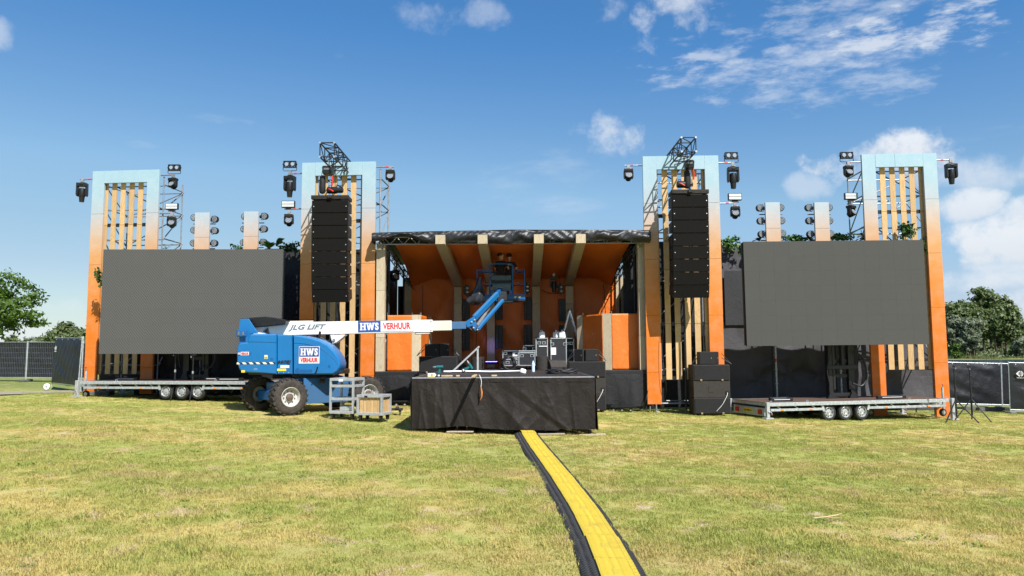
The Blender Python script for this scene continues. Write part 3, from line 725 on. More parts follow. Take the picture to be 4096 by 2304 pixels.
# reeds along the water's edge
m = MB(); r = np.random.default_rng(4)
for k in range(24000):
    x = r.uniform(125, 270); y = r.uniform(255, 263) + 1.2 * math.sin(x * .3); h = r.uniform(.9, 2.1) * (.75 + .35 * math.sin(x * .21 + 1)); z0 = max(gz(x, y), -1.3); a = r.uniform(0, 6.28); wd = .07
    lx = r.uniform(-.3, .3)
    m.add([(x - wd * math.cos(a), y - wd * math.sin(a), z0), (x + wd * math.cos(a), y + wd * math.sin(a), z0), (x + lx, y, z0 + h)], [(0, 1, 2)])
rd = m.build('reeds', 'reed', recalc=False); rd['kind'] = 'stuff'; rd['label'] = 'pale green reeds along the far edge of the lake'; rd['category'] = 'reeds'

# ---- fences
def fence_panel(a, b, h, label, grp, covered, mesh_wires=True, lean=0.0, logo=None, foot=True, rise=.06):
    """steel tube panel from ground point a to b, with wires, and optionally a cloth tied over it"""
    a = Vector(a); b = Vector(b); d = (b - a); L = d.length; rz = math.atan2(d.y, d.x); tilt = math.atan2(b.z - a.z, math.hypot(d.x, d.y))
    t = thing('cloth_fence' if covered < 0 else 'wire_fence', label, 'fence', a, 0, grp); t.rotation_euler = (lean, -tilt, rz)
    for x in (0.02, L - .02): tube_part('post', t, (x, 0, rise - .04), (x, 0, h + .05), .021, 'galv')
    for z in (rise + .12, h): tube_part('rail', t, (.02, 0, z), (L - .02, 0, z), .017, 'galv', 6)
    if mesh_wires:
        mm = MB(); x = .12
        while x < L - .06: mm.tube((x, 0.0, rise + .12), (x, 0.0, h), .002, 4); x += .105
        for z in np.arange(rise + .35, h, .26): mm.tube((.02, .004, z), (L - .02, .004, z), .002, 4)
        o = mm.build('wire_mesh', 'grey_cart', t); o['kind'] = 'stuff'
    if covered:
        sd = random.random() * 10
        def fn(u, v):
            x = .03 + u * (L - .06); z = rise + .16 + v * (h - rise - .17); e = min(u, 1 - u, v, 1 - v)
            w_ = .014 * math.sin(5 * (x * .6 + z * 1.5) + sd) + .009 * math.sin(11 * (z * 1.1 + x * .45) + sd * 2) + .005 * math.sin(17 * x - 9 * z + sd)
            return (x, covered * (.03 + (.045 + w_) * min(1, e * 6)), z)
        MB().sheet(fn, 48, 34).build('cloth_cover', 'fence_cloth', t, 180, recalc=False)
        for x in np.arange(.25, L, .62):
            MB().lathe([(.012, 0), (.02, .006), (.012, .012)], 8, 'y').build('cable_tie', 'sign_white', t, loc=(x, covered * .05, h - .06))
    if logo:
        lx, ly, s_ = logo; em = thing_child('logo', t, (lx, ly, h - .42))
        eye = MB(); n = 14
        eye.prism([(-s_ * 1.25, .0)] + [(s_ * .95 * math.cos(q) , s_ * .95 * math.sin(q)) for q in np.linspace(math.pi * .62, math.pi * .5, 3)] + [(s_ * .62 * math.cos(q), s_ * .62 * math.sin(q)) for q in np.linspace(math.pi * .55, math.pi * 1.45, n)] + [(s_ * .95 * math.cos(q), s_ * .95 * math.sin(q)) for q in np.linspace(-math.pi * .5, -math.pi * .62, 3)], 'y', 0, -.003)
        for k in range(9):
            q = -1.1 + k * .285; eye.prism([(s_ * rr * math.cos(q + dq), s_ * rr * math.sin(q + dq)) for rr, dq in ((.68, -.1), (1.0, -.11), (1.0, .11), (.68, .1))], 'y', 0, -.003)
        ring = [(s_ * .56 * math.cos(q), s_ * .56 * math.sin(q)) for q in np.linspace(0, 2 * math.pi, 25)]
        for k in range(24):
            (x0, z0), (x1, z1) = ring[k], ring[k + 1]; eye.prism([(x0, z0), (x1, z1), (x1 * .86, z1 * .86), (x0 * .86, z0 * .86)], 'y', 0, -.003)
        eye.build('emblem', 'sign_white', em); letters('123', em, (0, -.002, 0), s_ * .8, s_ * .5); letters('site', em, (0, -.002, -s_ * 1.35), s_ * 2.1, s_ * .3)
    if foot:
        for x in (0.0, L): MB().box((x, 0, rise - .02), (.24, .7, .12)).build('foot_block', 'concrete', t, bevel=.02)
    return t
def thing_child(name, par, loc):
    o = bpy.data.objects.new(name, None); COL.objects.link(o); o.parent = par; o.location = loc; o.empty_display_size = .05; return o
# left: wire panels running along the back of the field
fp = [(-31.6, 40.0), (-28.2, 39.3), (-24.9, 38.6), (-21.5, 38.0)]
fl_ = ['wire fence panel with dark cloth behind it, cut by the left edge', 'wire fence panel with dark cloth behind it, left of the black gate panel', 'wire fence panel half hidden behind the black gate panel']
for k in range(len(fp) - 1):
    (x0, y0), (x1, y1) = fp[k], fp[k + 1]
    fence_panel((x0, y0, gz(x0, y0)), (x1, y1, gz(x1, y1)), 2.0, fl_[k], 'wire fence panels on the left', 1)
gl0 = G(160, 1562); gl1 = G(318, 1566)
fence_panel((gl0.x - .35, gl0.y + 1.3, gz(gl0.x) + .05), (gl1.x, gl1.y - .1, gz(gl1.x) + .02), 2.05, 'black cloth covered fence panel with a white roller wheel, beside the leftmost orange tower', None, -1, False, lean=-.03, logo=(.40, -.10, .1), foot=False)
wl = thing('gate_wheel', 'small white roller wheel on the grass at the foot of the black fence panel', 'wheel', (gl0.x - .2, gl0.y + .75, gz(gl0.x)))
MB().lathe([(.05, -.03), (.12, -.03), (.125, 0), (.12, .03), (.05, .03)], 20, 'y', (0, 0, .125)).build('tyre', 'white_plastic', wl, 40)
MB().lathe([(.02, -.035), (.045, -.034), (.045, .034), (.02, .035)], 12, 'y', (0, 0, .125)).build('hub', 'galv', wl, 40)
pst = thing('fence_post', 'pair of galvanised fence uprights standing against the leftmost orange tower', 'post', (gl1.x + .1, gl1.y - .1, gz(gl1.x)))
tube_part('upright', pst, (0, 0, 0), (.02, 0, 2.14), .024, 'galv'); tube_part('upright', pst, (.12, .05, 0), (.17, .05, 2.12), .024, 'galv'); MB().box((.08, .02, 1.9), (.2, .05, .06)).build('clamp', 'galv', pst)
# right: cloth covered panels in front of the lake
ra = [(16.6, 31.6), (20.1, 30.6), (23.5, 29.6), (26.9, 28.7)]
rl = P(3790, 1645, 31.0); 
ra = [(rl.x - 1.2, 31.2), (rl.x + 2.25, 31.0), (rl.x + 5.7, 30.8)]
for k, lab in enumerate(['black cloth fence panel before the lake, beside the rightmost orange tower', 'black cloth fence panel before the lake, cut by the right edge']):
    (x0, y0), (x1, y1) = ra[k], ra[k + 1]
    fence_panel((x0, y0, gz(x0)), (x1, y1, gz(x1)), 1.90, lab, None, -1, False, rise=.1)
q0 = P(4040, 1668, 29.4); q1 = q0 + Vector((3.4, -.6, 0))
fence_panel((q0.x, q0.y, gz(q0.x) - .02), (q1.x, q1.y, gz(q1.x)), 1.96, 'black fence panel with white round emblem at the right edge', None, -1, False, logo=(.36, -.12, .115), rise=.02)
for k, (px, py, Y) in enumerate([(3905, 1668, 30.5), (3960, 1673, 30.3)]):
    p = P(px, py, Y); o = MB().box((0, 0, .08), (.95, .22, .16)).build('ballast_block', 'concrete', None, bevel=.02, loc=(p.x, p.y, gz(p.x) - .01)); tag(o, ('left', 'right')[k] + ' low dark ballast block at the foot of the lake fence', 'block', 'ballast blocks at the right fence')
# ================================================================== towers
TW, TH = 2.55, 8.9
TOWERS = {}
def tower(key, px0, px1, pytop, Y, rz, legbot_l, legbot_r, lab, lab_sc, ext):
    """printed board frame with plywood slats; px0,px1,pytop: its top edge in the photo"""
    a = P(px0, pytop, Y); b = P(px1, pytop, Y); W_ = b.x - a.x; x = (a.x + b.x) / 2; top = a.z; z0 = top - TH
    t = thing('facade_tower', lab, 'tower', (x, Y, z0), rz, 'printed facade towers')
    TOWERS[key] = (x, Y, z0, W_, rz)
    lw = .47; hw = W_ / 2; dp = .10
    seams = [TH, TH - 1.64, TH - 3.56, TH - 5.47, TH - 7.38, -2]
    for sgn, bot in ((-1, legbot_l), (1, legbot_r)):
        zb = P(px0, bot, Y).z - z0 if bot else max(gz(x) - z0 + .02, .0)
        for k in range(5):
            zt, zl = seams[k], max(seams[k + 1], zb)
            if zt - zl < .05: continue
            cx = sgn * (hw - lw / 2)
            MB().box((cx + random.uniform(-.004, .004), .001 * (k % 2) + dp / 2, (zt + zl) / 2), (lw, dp, zt - zl - .006)).build('board', 'gradient_print', t, bevel=.004)
    for k, (x0, x1) in enumerate(((-hw + lw, -.15), (-.15, hw - lw))):
        MB().box(((x0 + x1) / 2, dp / 2 + .002, TH - .235), (x1 - x0 - .004, dp, .47)).build('board', 'gradient_print', t, bevel=.004)
    # slats, recessed behind the frame, with dark joint bars
    op = hw - lw; zj = [TH - .42, TH - .47 - 1.57, TH - .47 - 3.42, TH - .47 - 5.27, TH - .47 - 7.15]
    me_cache = {}
    for k in range(6):
        xs = -op - .035 + .328 * k * (2 * op / 1.61)
        for j in range(4):
            L = zj[j] - zj[j + 1] - .012
            if j not in me_cache: me_cache[j] = MB().box((0, 0, 0), (.19, .022, L)).mesh('slat', 'slat_wood')
            obj('slat', me_cache[j], t, (xs + random.uniform(-.006, .006), .19 + random.uniform(-.004, .004), (zj[j] + zj[j + 1]) / 2), (0, random.uniform(-.003, .003), 0))
    for j in (1, 2, 3, 4):
        MB().box((0, .235, zj[j] + (.0 if j < 4 else .05)), (W_ - .5, .05, .13)).build('joint_bar', 'black_metal', t)
    return t
def scaffold(key, lab, x0, x1, depth0, depth1, arms):
    """steel tube tower behind the frame; arms: (z, x_from, x_to) lamp arms"""
    x, Y, z0, W_, rz = TOWERS[key]; g0 = gz(x, Y) - z0
    t = thing('scaffold_tower', lab, 'scaffold', (x, Y, z0), rz, 'scaffold towers behind the facades')
    top = TH - .55
    for xx in (x0, x1):
        for yy in (depth0, depth1): tube_part('standard', t, (xx, yy, g0), (xx, yy, top + .35), .026)
    levels = [g0 + .3, 1.6, 3.2, 4.75, 6.3, top - .9, top]
    for z in levels:
        for yy in (depth0, depth1): tube_part('ledger', t, (x0 - .06, yy, z), (x1 + .06, yy, z), .024)
        for xx in (x0, x1): tube_part('ledger', t, (xx, depth0, z + .05), (xx, depth1, z + .05), .024)
    for k in range(1, len(levels) - 1):
        zA, zB = levels[k], levels[k + 1]
        tube_part('brace', t, (x0, depth1 + .03, zA), (x1, depth1 + .03, zB), .022)
        if k % 2: tube_part('brace', t, (x1, depth0 - .03, zA), (x0 + .4, depth0 - .03, zB), .022, 'dark_grey')
        tube_part('brace', t, (x1 + .03, depth0, zA), (x1 + .03, depth1, zB), .022)
        tube_part('brace', t, (x0 - .03, depth1, zA), (x0 - .03, depth0, zB), .022)
    for (z, xa, xb) in arms:
        tube_part('lamp_arm', t, (xa, depth0 - .06, z), (xb, depth0 - .06, z), .025)
        xm = xa + (xb - xa) * .55 if abs(xb) > abs(xa) else xb + (xa - xb) * .5
        s_ = 1 if xb > xa else -1
        xr = s_ * (W_ / 2 + .28)
        if abs(xr) < max(abs(xa), abs(xb)): MB().tube((xr, depth0 - .06, z), (xr + s_ * .1, depth0 - .06, z), .027, 8).build('marking_tape', 'red_tape', t)
    for xx in (x0, x1): MB().box((xx, depth0, g0 + .02), (.2, .2, .04)).build('base_plate', 'galv', t)
    return t

# ---- lamps (built once, then copied to each arm)
def make_profile():
    """big moving head hanging from a clamp: base, yoke, barrel"""
    t = thing('moving_head_light', 'x', 'stage light', (0, 0, 0))
    MB().box((0, 0, -.05), (.10, .08, .14)).tube((-.09, 0, -.12), (.09, 0, -.12), .02, 6).build('clamp', 'steel', t)
    MB().box((0, 0, -.235), (.37, .26, .13)).box((0, -.14, -.235), (.12, .02, .05)).build('base', 'black_plastic', t, bevel=.03, seg=2)
    for s_ in (-1, 1): MB().prism([(s_ * .135, -.29), (s_ * .195, -.29), (s_ * .20, -.62), (s_ * .17, -.70), (s_ * .125, -.66)], 'y', -.10, .10).build('yoke_arm', 'black_plastic', t, bevel=.012)
    MB().lathe([(.04, -.36), (.105, -.38), (.12, -.47), (.125, -.66), (.115, -.70), (.105, -.70), (.085, -.91), (.08, -.91)], 16, 'z').build('barrel', 'black_plastic', t, 30)
    MB().lathe([(.01, -.912), (.075, -.914)], 16, 'z').build('lens', 'lens_dark', t)
    return t
def make_wash():
    t = thing('wash_light', 'x', 'stage light', (0, 0, 0))
    MB().box((0, 0, -.04), (.10, .08, .12)).tube((-.1, 0, -.1), (.1, 0, -.1), .02, 6).build('clamp', 'steel', t)
    MB().box((0, 0, -.17), (.30, .24, .10)).build('base', 'black_plastic', t, bevel=.02, seg=2)
    for s_ in (-1, 1): MB().prism([(s_ * .115, -.21), (s_ * .165, -.21), (s_ * .165, -.42), (s_ * .14, -.48), (s_ * .11, -.45)], 'y', -.07, .07).build('yoke_arm', 'black_plastic', t, bevel=.01)
    h = MB().lathe([(.05, .14), (.10, .12), (.125, .02), (.13, -.10), (.12, -.115), (.11, -.115)], 18, 'y').build('head', 'black_plastic', t, 35, loc=(0, 0, -.40), rot=(R(-28), 0, 0))
    MB().lathe([(.005, -.117), (.108, -.117)], 18, 'y').build('lens', 'mid_grey', h)
    led = MB().lathe([(.003, -.126), (.02, -.125), (.022, -.117)], 8, 'y').mesh('led', 'lens')
    for rr, n in ((0, 1), (.045, 6), (.085, 12)):
        for k in range(n): obj('led', led, h, (rr * math.cos(6.283 * k / n), 0, rr * math.sin(6.283 * k / n)))
    return t
def make_blinder():
    t = thing('blinder_light', 'x', 'stage light', (0, 0, 0))
    MB().path([(-.23, 0, .26), (-.24, 0, .06), (-.22, 0, .03), (.22, 0, .03), (.24, 0, .06), (.23, 0, .26)], .012, 6).build('bracket', 'black_metal', t, 40)
    f = MB()
    for x in (-.205, 0, .205): f.box((x, 0, .26), (.025 if x else .05, .14, .22))
    for z in (.155, .365): f.box((0, 0, z), (.435, .14, .018))
    f.build('housing', 'black_metal', t)
    for s_ in (-1, 1):
        MB().lathe([(.03, .06), (.075, .03), (.085, -.05), (.075, -.055)], 16, 'y').build('lamp_can', 'black_metal', t, 30, loc=(s_ * .105, 0, .26))
        MB().lathe([(.005, -.03), (.045, -.045), (.066, -.058)], 16, 'y').build('lens', 'lens', t, 30, loc=(s_ * .105, -.004, .26))
        MB().lathe([(.012, 0), (.03, .005), (.03, .03), (.012, .035)], 10, 'x').build('knob', 'black_plastic', t, 30, loc=(s_ * .225 + (0 if s_ > 0 else -.035), 0, .26))
    return t
def make_strobe():
    t = thing('strobe_light', 'x', 'stage light', (0, 0, 0))
    MB().path([(-.12, 0, .0), (-.14, 0, .08), (.14, 0, .08), (.12, 0, .0)], .012, 6).box((0, 0, .04), (.2, .06, .05)).build('bracket', 'black_metal', t, 40)
    b_ = MB().box((0, 0, .20), (.46, .12, .24)).build('housing', 'black_plastic', t, bevel=.008)
    for z in (.255, .15): MB().box((0, -.062, z), (.42, .006, .09)).build('reflector', 'strobe_glass', b_)
    return t
def make_par():
    """round flat LED par on a looped bracket that sticks out sideways (+x)"""
    t = thing('led_par_light', 'x', 'stage light', (0, 0, 0))
    MB().path([(.02, 0, .12), (.14, .02, .13), (.16, .02, .1), (.16, .02, -.1), (.14, .02, -.13), (.02, 0, -.12)], .010, 6).build('bracket', 'black_metal', t, 40)
    MB().box((.22, .03, 0), (.12, .06, .05)).tube((.2, .03, -.06), (.2, .03, .06), .02, 6).build('clamp', 'black_metal', t)
    h = MB().lathe([(.06, .1), (.12, .08), (.13, 0), (.13, -.03), (.115, -.035)], 20, 'y').build('housing', 'black_plastic', t, 35)
    MB().lathe([(.005, -.037), (.112, -.037)], 20, 'y').build('lens', 'lens_dark', h)
    led = MB().lathe([(.003, -.046), (.017, -.044), (.02, -.037)], 8, 'y').mesh('led', 'lens')
    for rr, n in ((0, 1), (.048, 6), (.09, 12)):
        for k in range(n): obj('led', led, h, (rr * math.cos(6.283 * k / n + .2), 0, rr * math.sin(6.283 * k / n + .2)))
    return t
PROTO = {'profile': make_profile(), 'wash': make_wash(), 'blinder': make_blinder(), 'strobe': make_strobe(), 'par': make_par()}
USED = set()
def lamp(kind, loc, label, group, rz=0, scale=1.0):
    p = PROTO[kind]; sc = (scale,) * 3 if not isinstance(scale, tuple) else scale
    if kind not in USED:
        USED.add(kind); p.location = loc; p.rotation_euler = (0, 0, rz); p.scale = sc; p['label'] = label; p['group'] = group; return p
    return dup(p, loc, (0, 0, rz), label, group, sc)

tower('OL', 364, 644, 682, 27.7, R(-5), None, None, 'leftmost orange to pale blue facade tower with plywood slats, behind the left screen', '', 0)
tower('IL', 1206, 1505, 649, 25.6, R(-3), None, 1521, 'orange to pale blue facade tower left of the stage, behind the hanging speakers', '', 0)
tower('IR', 2570, 2872, 624, 25.2, R(-1.5), 1618, 1640, 'orange to pale blue facade tower right of the stage, behind the hanging speakers', '', 0)
tower('OR', 3449, 3742, 616, 26.1, R(-2.5), 1665, 1668, 'rightmost orange to pale blue facade tower with plywood slats, behind the right screen', '', 0)
def lx(key, px, py, dy=.35):
    """tower-local x,z of a photo pixel at depth dy behind the face"""
    x, Y, z0, W_, rz = TOWERS[key]; p = P(px, py, Y + dy); return p.x - x, p.z - z0
AR = {'OL': [(306, 714, 1), (690, 704, 1), (690, 856, 1)], 'IL': [(1150, 692, 1), (1150, 834, 1), (1575, 670, 1)], 'IR': [(2498, 661, 1), (2925, 652, 1), (2940, 814, 1)], 'OR': [(3390, 647, 1), (3405, 805, 1), (3800, 642, 1)]}
def arms(key):
    out = []
    for px, py, _ in AR[key]:
        x_, z_ = lx(key, px, py, .3); out.append((z_, 0.3 if x_ > 0 else -.3, x_))
    return out
scaffold('OL', 'steel tube scaffold behind the leftmost tower, sticking out on its right', -.95, lx('OL', 712, 900, 1.6)[0], .36, 1.7, arms('OL'))
scaffold('IL', 'steel tube scaffold behind the tower left of the stage', -.95, 1.38, .36, 1.7, arms('IL'))
scaffold('IR', 'steel tube scaffold behind the tower right of the stage', -.95, 1.0, .36, 1.7, arms('IR'))
scaffold('OR', 'steel tube scaffold behind the rightmost tower, sticking out on its left', lx('OR', 3398, 900, 1.6)[0], .95, .36, 1.7, arms('OR'))
def lampat(key, kind, px, py, label, rz=0, sc=1.0):
    x, Y, z0, W_, r_ = TOWERS[key]; x_, z_ = lx(key, px, py, .3); c, s_ = math.cos(r_), math.sin(r_)
    lamp(kind, (x + c * x_ - s_ * .3, Y + s_ * x_ + c * .3, z0 + z_), label, {'profile': 'large moving heads on the tower arms', 'wash': 'wash lights on the tower arms', 'blinder': 'twin blinders on the tower arms', 'strobe': 'strobes on the tower arms'}[kind], rz, sc)
lampat('OL', 'profile', 317, 712, 'large black moving head on the outer left arm of the leftmost tower', R(12), .98)
lampat('OL', 'blinder', 702, 702, 'twin lamp blinder on the top right arm of the leftmost tower'); lampat('OL', 'wash', 698, 704, 'black wash light under the twin blinder right of the leftmost tower', R(-15))
lampat('OL', 'strobe', 693, 850, 'rectangular strobe on the lower right arm of the leftmost tower'); lampat('OL', 'wash', 693, 858, 'black wash light under the strobe right of the leftmost tower', R(10))
lampat('IL', 'blinder', 1154, 684, 'twin lamp blinder on the top left arm of the tower left of the stage'); lampat('IL', 'profile', 1155, 684, 'large black moving head under the twin blinder left of the stage tower', R(-8))
lampat('IL', 'strobe', 1148, 838, 'rectangular strobe on the lower left arm of the tower left of the stage'); lampat('IL', 'wash', 1151, 842, 'black wash light under the strobe on the tower left of the stage', R(8))
lampat('IL', 'wash', 1562, 670, 'black wash light on the right arm of the tower left of the stage')
lampat('IR', 'wash', 2513, 661, 'black wash light on the left arm of the tower right of the stage')
lampat('IR', 'blinder', 2923, 654, 'twin lamp blinder on the top right arm of the tower right of the stage'); lampat('IR', 'profile', 2928, 652, 'large black moving head under the twin blinder right of the stage tower', R(-5))
lampat('IR', 'strobe', 2937, 812, 'rectangular strobe on the lower right arm of the tower right of the stage'); lampat('IR', 'wash', 2937, 814, 'black wash light under the strobe on the tower right of the stage', R(-8))
lampat('OR', 'blinder', 3389, 648, 'twin lamp blinder on the top left arm of the rightmost tower'); lampat('OR', 'wash', 3394, 648, 'black wash light under the twin blinder left of the rightmost tower', R(6))
lampat('OR', 'strobe', 3406, 806, 'rectangular strobe on the lower left arm of the rightmost tower'); lampat('OR', 'wash', 3405, 808, 'black wash light under the strobe left of the rightmost tower', R(35))
lampat('OR', 'profile', 3795, 640, 'large black moving head on the outer right arm of the rightmost tower', R(-6), .98)

# ---- small printed pillars above the screens, with LED pars on both sides
def pillar(px0, px1, pytop, Y, lab, who, pars):
    a = P(px0, pytop, Y); b = P(px1, pytop, Y); W_ = b.x - a.x; x = (a.x + b.x) / 2; z0 = a.z - 8.9 + 1.35; g0 = gz(x, Y)
    t = thing('light_pillar', lab, 'pillar', (x, Y, z0), 0, 'small printed pillars above the screens'); zt = a.z - z0
    for k, (za, zb) in enumerate(((zt, zt - .95), (zt - .95, zt - 2.4))): MB().box((0, .05, (za + zb) / 2), (W_, .1, za - zb - .006)).build('board', 'gradient_print', t, bevel=.004)
    tube_part('pole', t, (0, .2, g0 - z0), (0, .2, zt), .024)
    for k, (px, py, side) in enumerate(pars):
        p = P(px, py, Y + .22)
        s_ = 1 if side == 'l' else -1
        lamp('par', tuple(p), ('upper', 'middle', 'lower')[k % 3] + (' round LED light left of the ' if side == 'l' else ' round LED light right of the ') + who, 'round LED lights on the small pillars', R(14) * s_ if s_ > 0 else R(-14), (s_ * 1.02, 1.02, 1.02))
    tube_part('cross_tube', t, (-.42, .24, zt - .4), (.42, .24, zt - .4), .02, 'black_metal'); tube_part('cross_tube', t, (-.42, .24, zt - 1.35), (.42, .24, zt - 1.35), .02, 'black_metal')
def parset(lft, rgt): return [(x, y, 'l') for x, y in lft] + [(x, y, 'r') for x, y in rgt]
pillar(780, 839, 850, 28.0, 'pale printed pillar above the left screen, the left one of that pair', 'left pillar above the left screen', parset([(777, 871), (776, 921), (774, 973)], [(860, 877), (860, 923), (858, 973)]))
pillar(976, 1034, 846, 28.0, 'pale printed pillar above the left screen, the right one of that pair', 'right pillar above the left screen', parset([(979, 867), (976, 917), (974, 971)], [(1059, 865), (1057, 916), (1055, 969)]))
pillar(3061, 3119, 809, 26.6, 'pale printed pillar above the right screen, the left one of that pair', 'left pillar above the right screen', parset([(3039, 832), (3042, 884), (3046, 937)], [(3122, 831), (3126, 883), (3129, 934)]))
pillar(3257, 3315, 809, 26.6, 'pale printed pillar above the right screen, the right one of that pair', 'right pillar above the right screen', parset([(3234, 831), (3237, 883), (3241, 937)], [(3315, 831), (3317, 884), (3321, 935)]))

# ---- hanging line arrays, hoists and cantilever trusses
def cantilever(key, px, pytop, Yf, Yb, lab, size=.46):
    p = P(px, pytop, Yf); t = thing('cantilever_truss', lab, 'truss', (p.x, Yf, p.z - size), 0, 'black trusses jutting from the stage towers')
    L = Yb - Yf; h = size / 2; n = 5
    cs = [(-h, 0), (h, 0), (-h, size), (h, size)]
    for (x, z) in cs:
        tube_part('chord', t, (x, 0, z), (x, L, z), .026, 'black_metal')
        MB().tube((x, -.03, z), (x, .02, z), .034, 8).build('end_ball', 'aluminium', t, 40)
    for k in range(n + 1):
        y = L * k / n
        for z in (0, size): tube_part('cross_bar', t, (-h, y, z), (h, y, z), .02, 'black_metal', 6)
        for x in (-h, h): tube_part('upright', t, (x, y, 0), (x, y, size), .018, 'black_metal', 6)
        if k < n:
            y2 = L * (k + 1) / n
            for x in (-h, h): tube_part('brace', t, (x, y if k % 2 else y2, 0), (x, y2 if k % 2 else y, size), .015, 'black_metal', 6)
            tube_part('brace', t, (-h, y, size), (h, y2, size), .015, 'black_metal', 6); tube_part('brace', t, (h, y, 0), (-h, y2, 0), .015, 'black_metal', 6)
    return t
def line_array(px0, px1, pytop, pybot, Y, lab, side):
    a = P(px0, pytop, Y); b = P(px1, pytop, Y); W_ = b.x - a.x; x = (a.x + b.x) / 2; bot = P(px0, pybot, Y + .35).z
    t = thing('line_array', lab, 'speakers', (x, Y, a.z), 0, 'hanging line arrays beside the stage')
    bump = MB().box((0, .12, -.075), (W_ + .03, .12, .13)).box((-W_ / 2 + .03, .35, -.075), (.06, .6, .12)).box((W_ / 2 - .03, .35, -.075), (.06, .6, .12)).box((0, .62, -.075), (W_, .08, .12)).box((0, .35, -.07), (.14, .7, .1))
    bm_ = bump.build('flying_frame', 'worn_brown', t, bevel=.008)
    z = -.17; y = .10; H = (a.z - bot - .17) / 8.0; ang = 0
    angs = [0, .5, 1, 1.5, 2, 3.5, 5.5, 8]
    cab = None
    for k in range(8):
        ang = R(angs[k]) * 1.5; h = H - .005
        c = thing_child('cabinet', t, (0, y, z)); c.rotation_euler = (ang, 0, 0)
        # body is wedge shaped: taller in front than at the back
        body = MB().prism([(0.02, 0), (.55, -.05), (.55, -h + .05), (.02, -h)], 'x', -W_ / 2, W_ / 2).build('box', 'worn_brown', c, bevel=.008)
        MB().box((0, .006, -h / 2), (W_ - .02, .02, h - .022)).build('grille', 'grille', c, bevel=.004)
        for sx in (-1, 1):
            MB().lathe([(.004, -.016), (.016, -.014), (.018, 0)], 10, 'y').build('stud', 'aluminium', c, loc=(sx * (W_ / 2 - .07), -.003, -h / 2))
            for q in range(2): MB().box((sx * (W_ / 2 - .003), .12 + .03 * q, -h * (.3 + .4 * q)), (.022, .06, h * .26)).build('rigging_plate', 'black_metal', c, bevel=.004)
        z -= H * math.cos(ang); y += H * math.sin(ang)
    return t
def hoist(loc, lab, lying, bag, rz=0):
    t = thing('chain_hoist', lab, 'hoist', loc, rz, 'chain hoists above the line arrays')
    if not lying:
        MB().prism([(-.14, -.13), (.14, -.13), (.16, .10), (.13, .14), (-.13, .14), (-.16, .10)], 'y', -.17, .2).build('motor_body', 'black_plastic', t, bevel=.02, seg=2)
        MB().box((0, -.176, .03), (.2, .01, .06)).build('badge', 'mid_grey', t)
        MB().tube((.02, .0, .13), (.02, 0, .42), .012, 6).build('top_chain', 'steel', t)
        tube_part('hook_cable', t, (.05, .1, -.13), (.05, .1, -.86), .012, 'aluminium'); MB().lathe([(.02, -.05), (.045, -.02), (.045, .03), (.02, .05)], 10, 'z', (.05, .1, -.86)).build('shackle', 'steel', t, 40)
        MB().path([(.12, .08, -.12), (.14, .08, -.3), (.12, .06, -.46)], .03, 8).build('plug', 'red_plastic', t, 40)
    else:
        MB().lathe([(.05, -.26), (.10, -.25), (.115, -.2), (.115, .05), (.095, .07), (.095, .24), (.06, .27)], 16, 'x').build('motor_body', 'black_plastic', t, 30)
        for s_ in (-.16, .2): MB().path([(s_ - .05, 0, .1), (s_ - .04, 0, .16), (s_ + .04, 0, .16), (s_ + .05, 0, .1)], .012, 6).build('handle', 'black_metal', t, 40)
        MB().tube((.0, 0, .1), (.0, .05, 1.1), .009, 6).build('top_chain', 'black_metal', t)
        MB().path([(-.18, -.1, .02), (-.1, -.13, -.02), (-.02, -.12, -.07)], .028, 8).build('plug', 'red_plastic', t, 40)
    if bag:
        MB().lathe([(.03, .28), (.085, .25), (.1, .1), (.11, -.1), (.105, -.25), (.08, -.31), (.02, -.33)], 12, 'z', (bag[0], bag[1], bag[2])).build('chain_bag', 'black_cloth', t, 40)
        for s_ in (-.04, .04): MB().tube((bag[0] + s_, bag[1], bag[2] + .24), (bag[0] + s_ * .5, bag[1] + .05, bag[2] + .46), .008, 5).build('strap', 'black_metal', t)
    return t
cantilever('IL', 1309, 571, 23.55, 26.6, 'black cantilever truss on top of the tower left of the stage')
cantilever('IR', 2754, 550, 23.55, 26.6, 'black cantilever truss on top of the tower right of the stage')
line_array(1244, 1391, 778, 1213, 23.9, 'tall hanging column of eight black speakers left of the stage', 1)
line_array(2689, 2836, 755, 1195, 23.9, 'tall hanging column of eight black speakers right of the stage', -1)
hp = P(1312, 684, 24.1); hoist(tuple(hp), 'black chain hoist with a chain bag hanging above the left speaker column', False, (-.17, -.02, -.43))
hp = P(1340, 761, 24.2); hoist(tuple(hp), 'black hoist lying on top of the left speaker column', True, None)
hp = P(2757, 661, 24.05); hoist(tuple(hp), 'black chain hoist with a chain bag hanging above the right speaker column', False, (-.07, .1, -.42), R(-10))
hp = P(2738, 738, 24.2); hoist(tuple(hp), 'black hoist lying on top of the right speaker column', True, None)

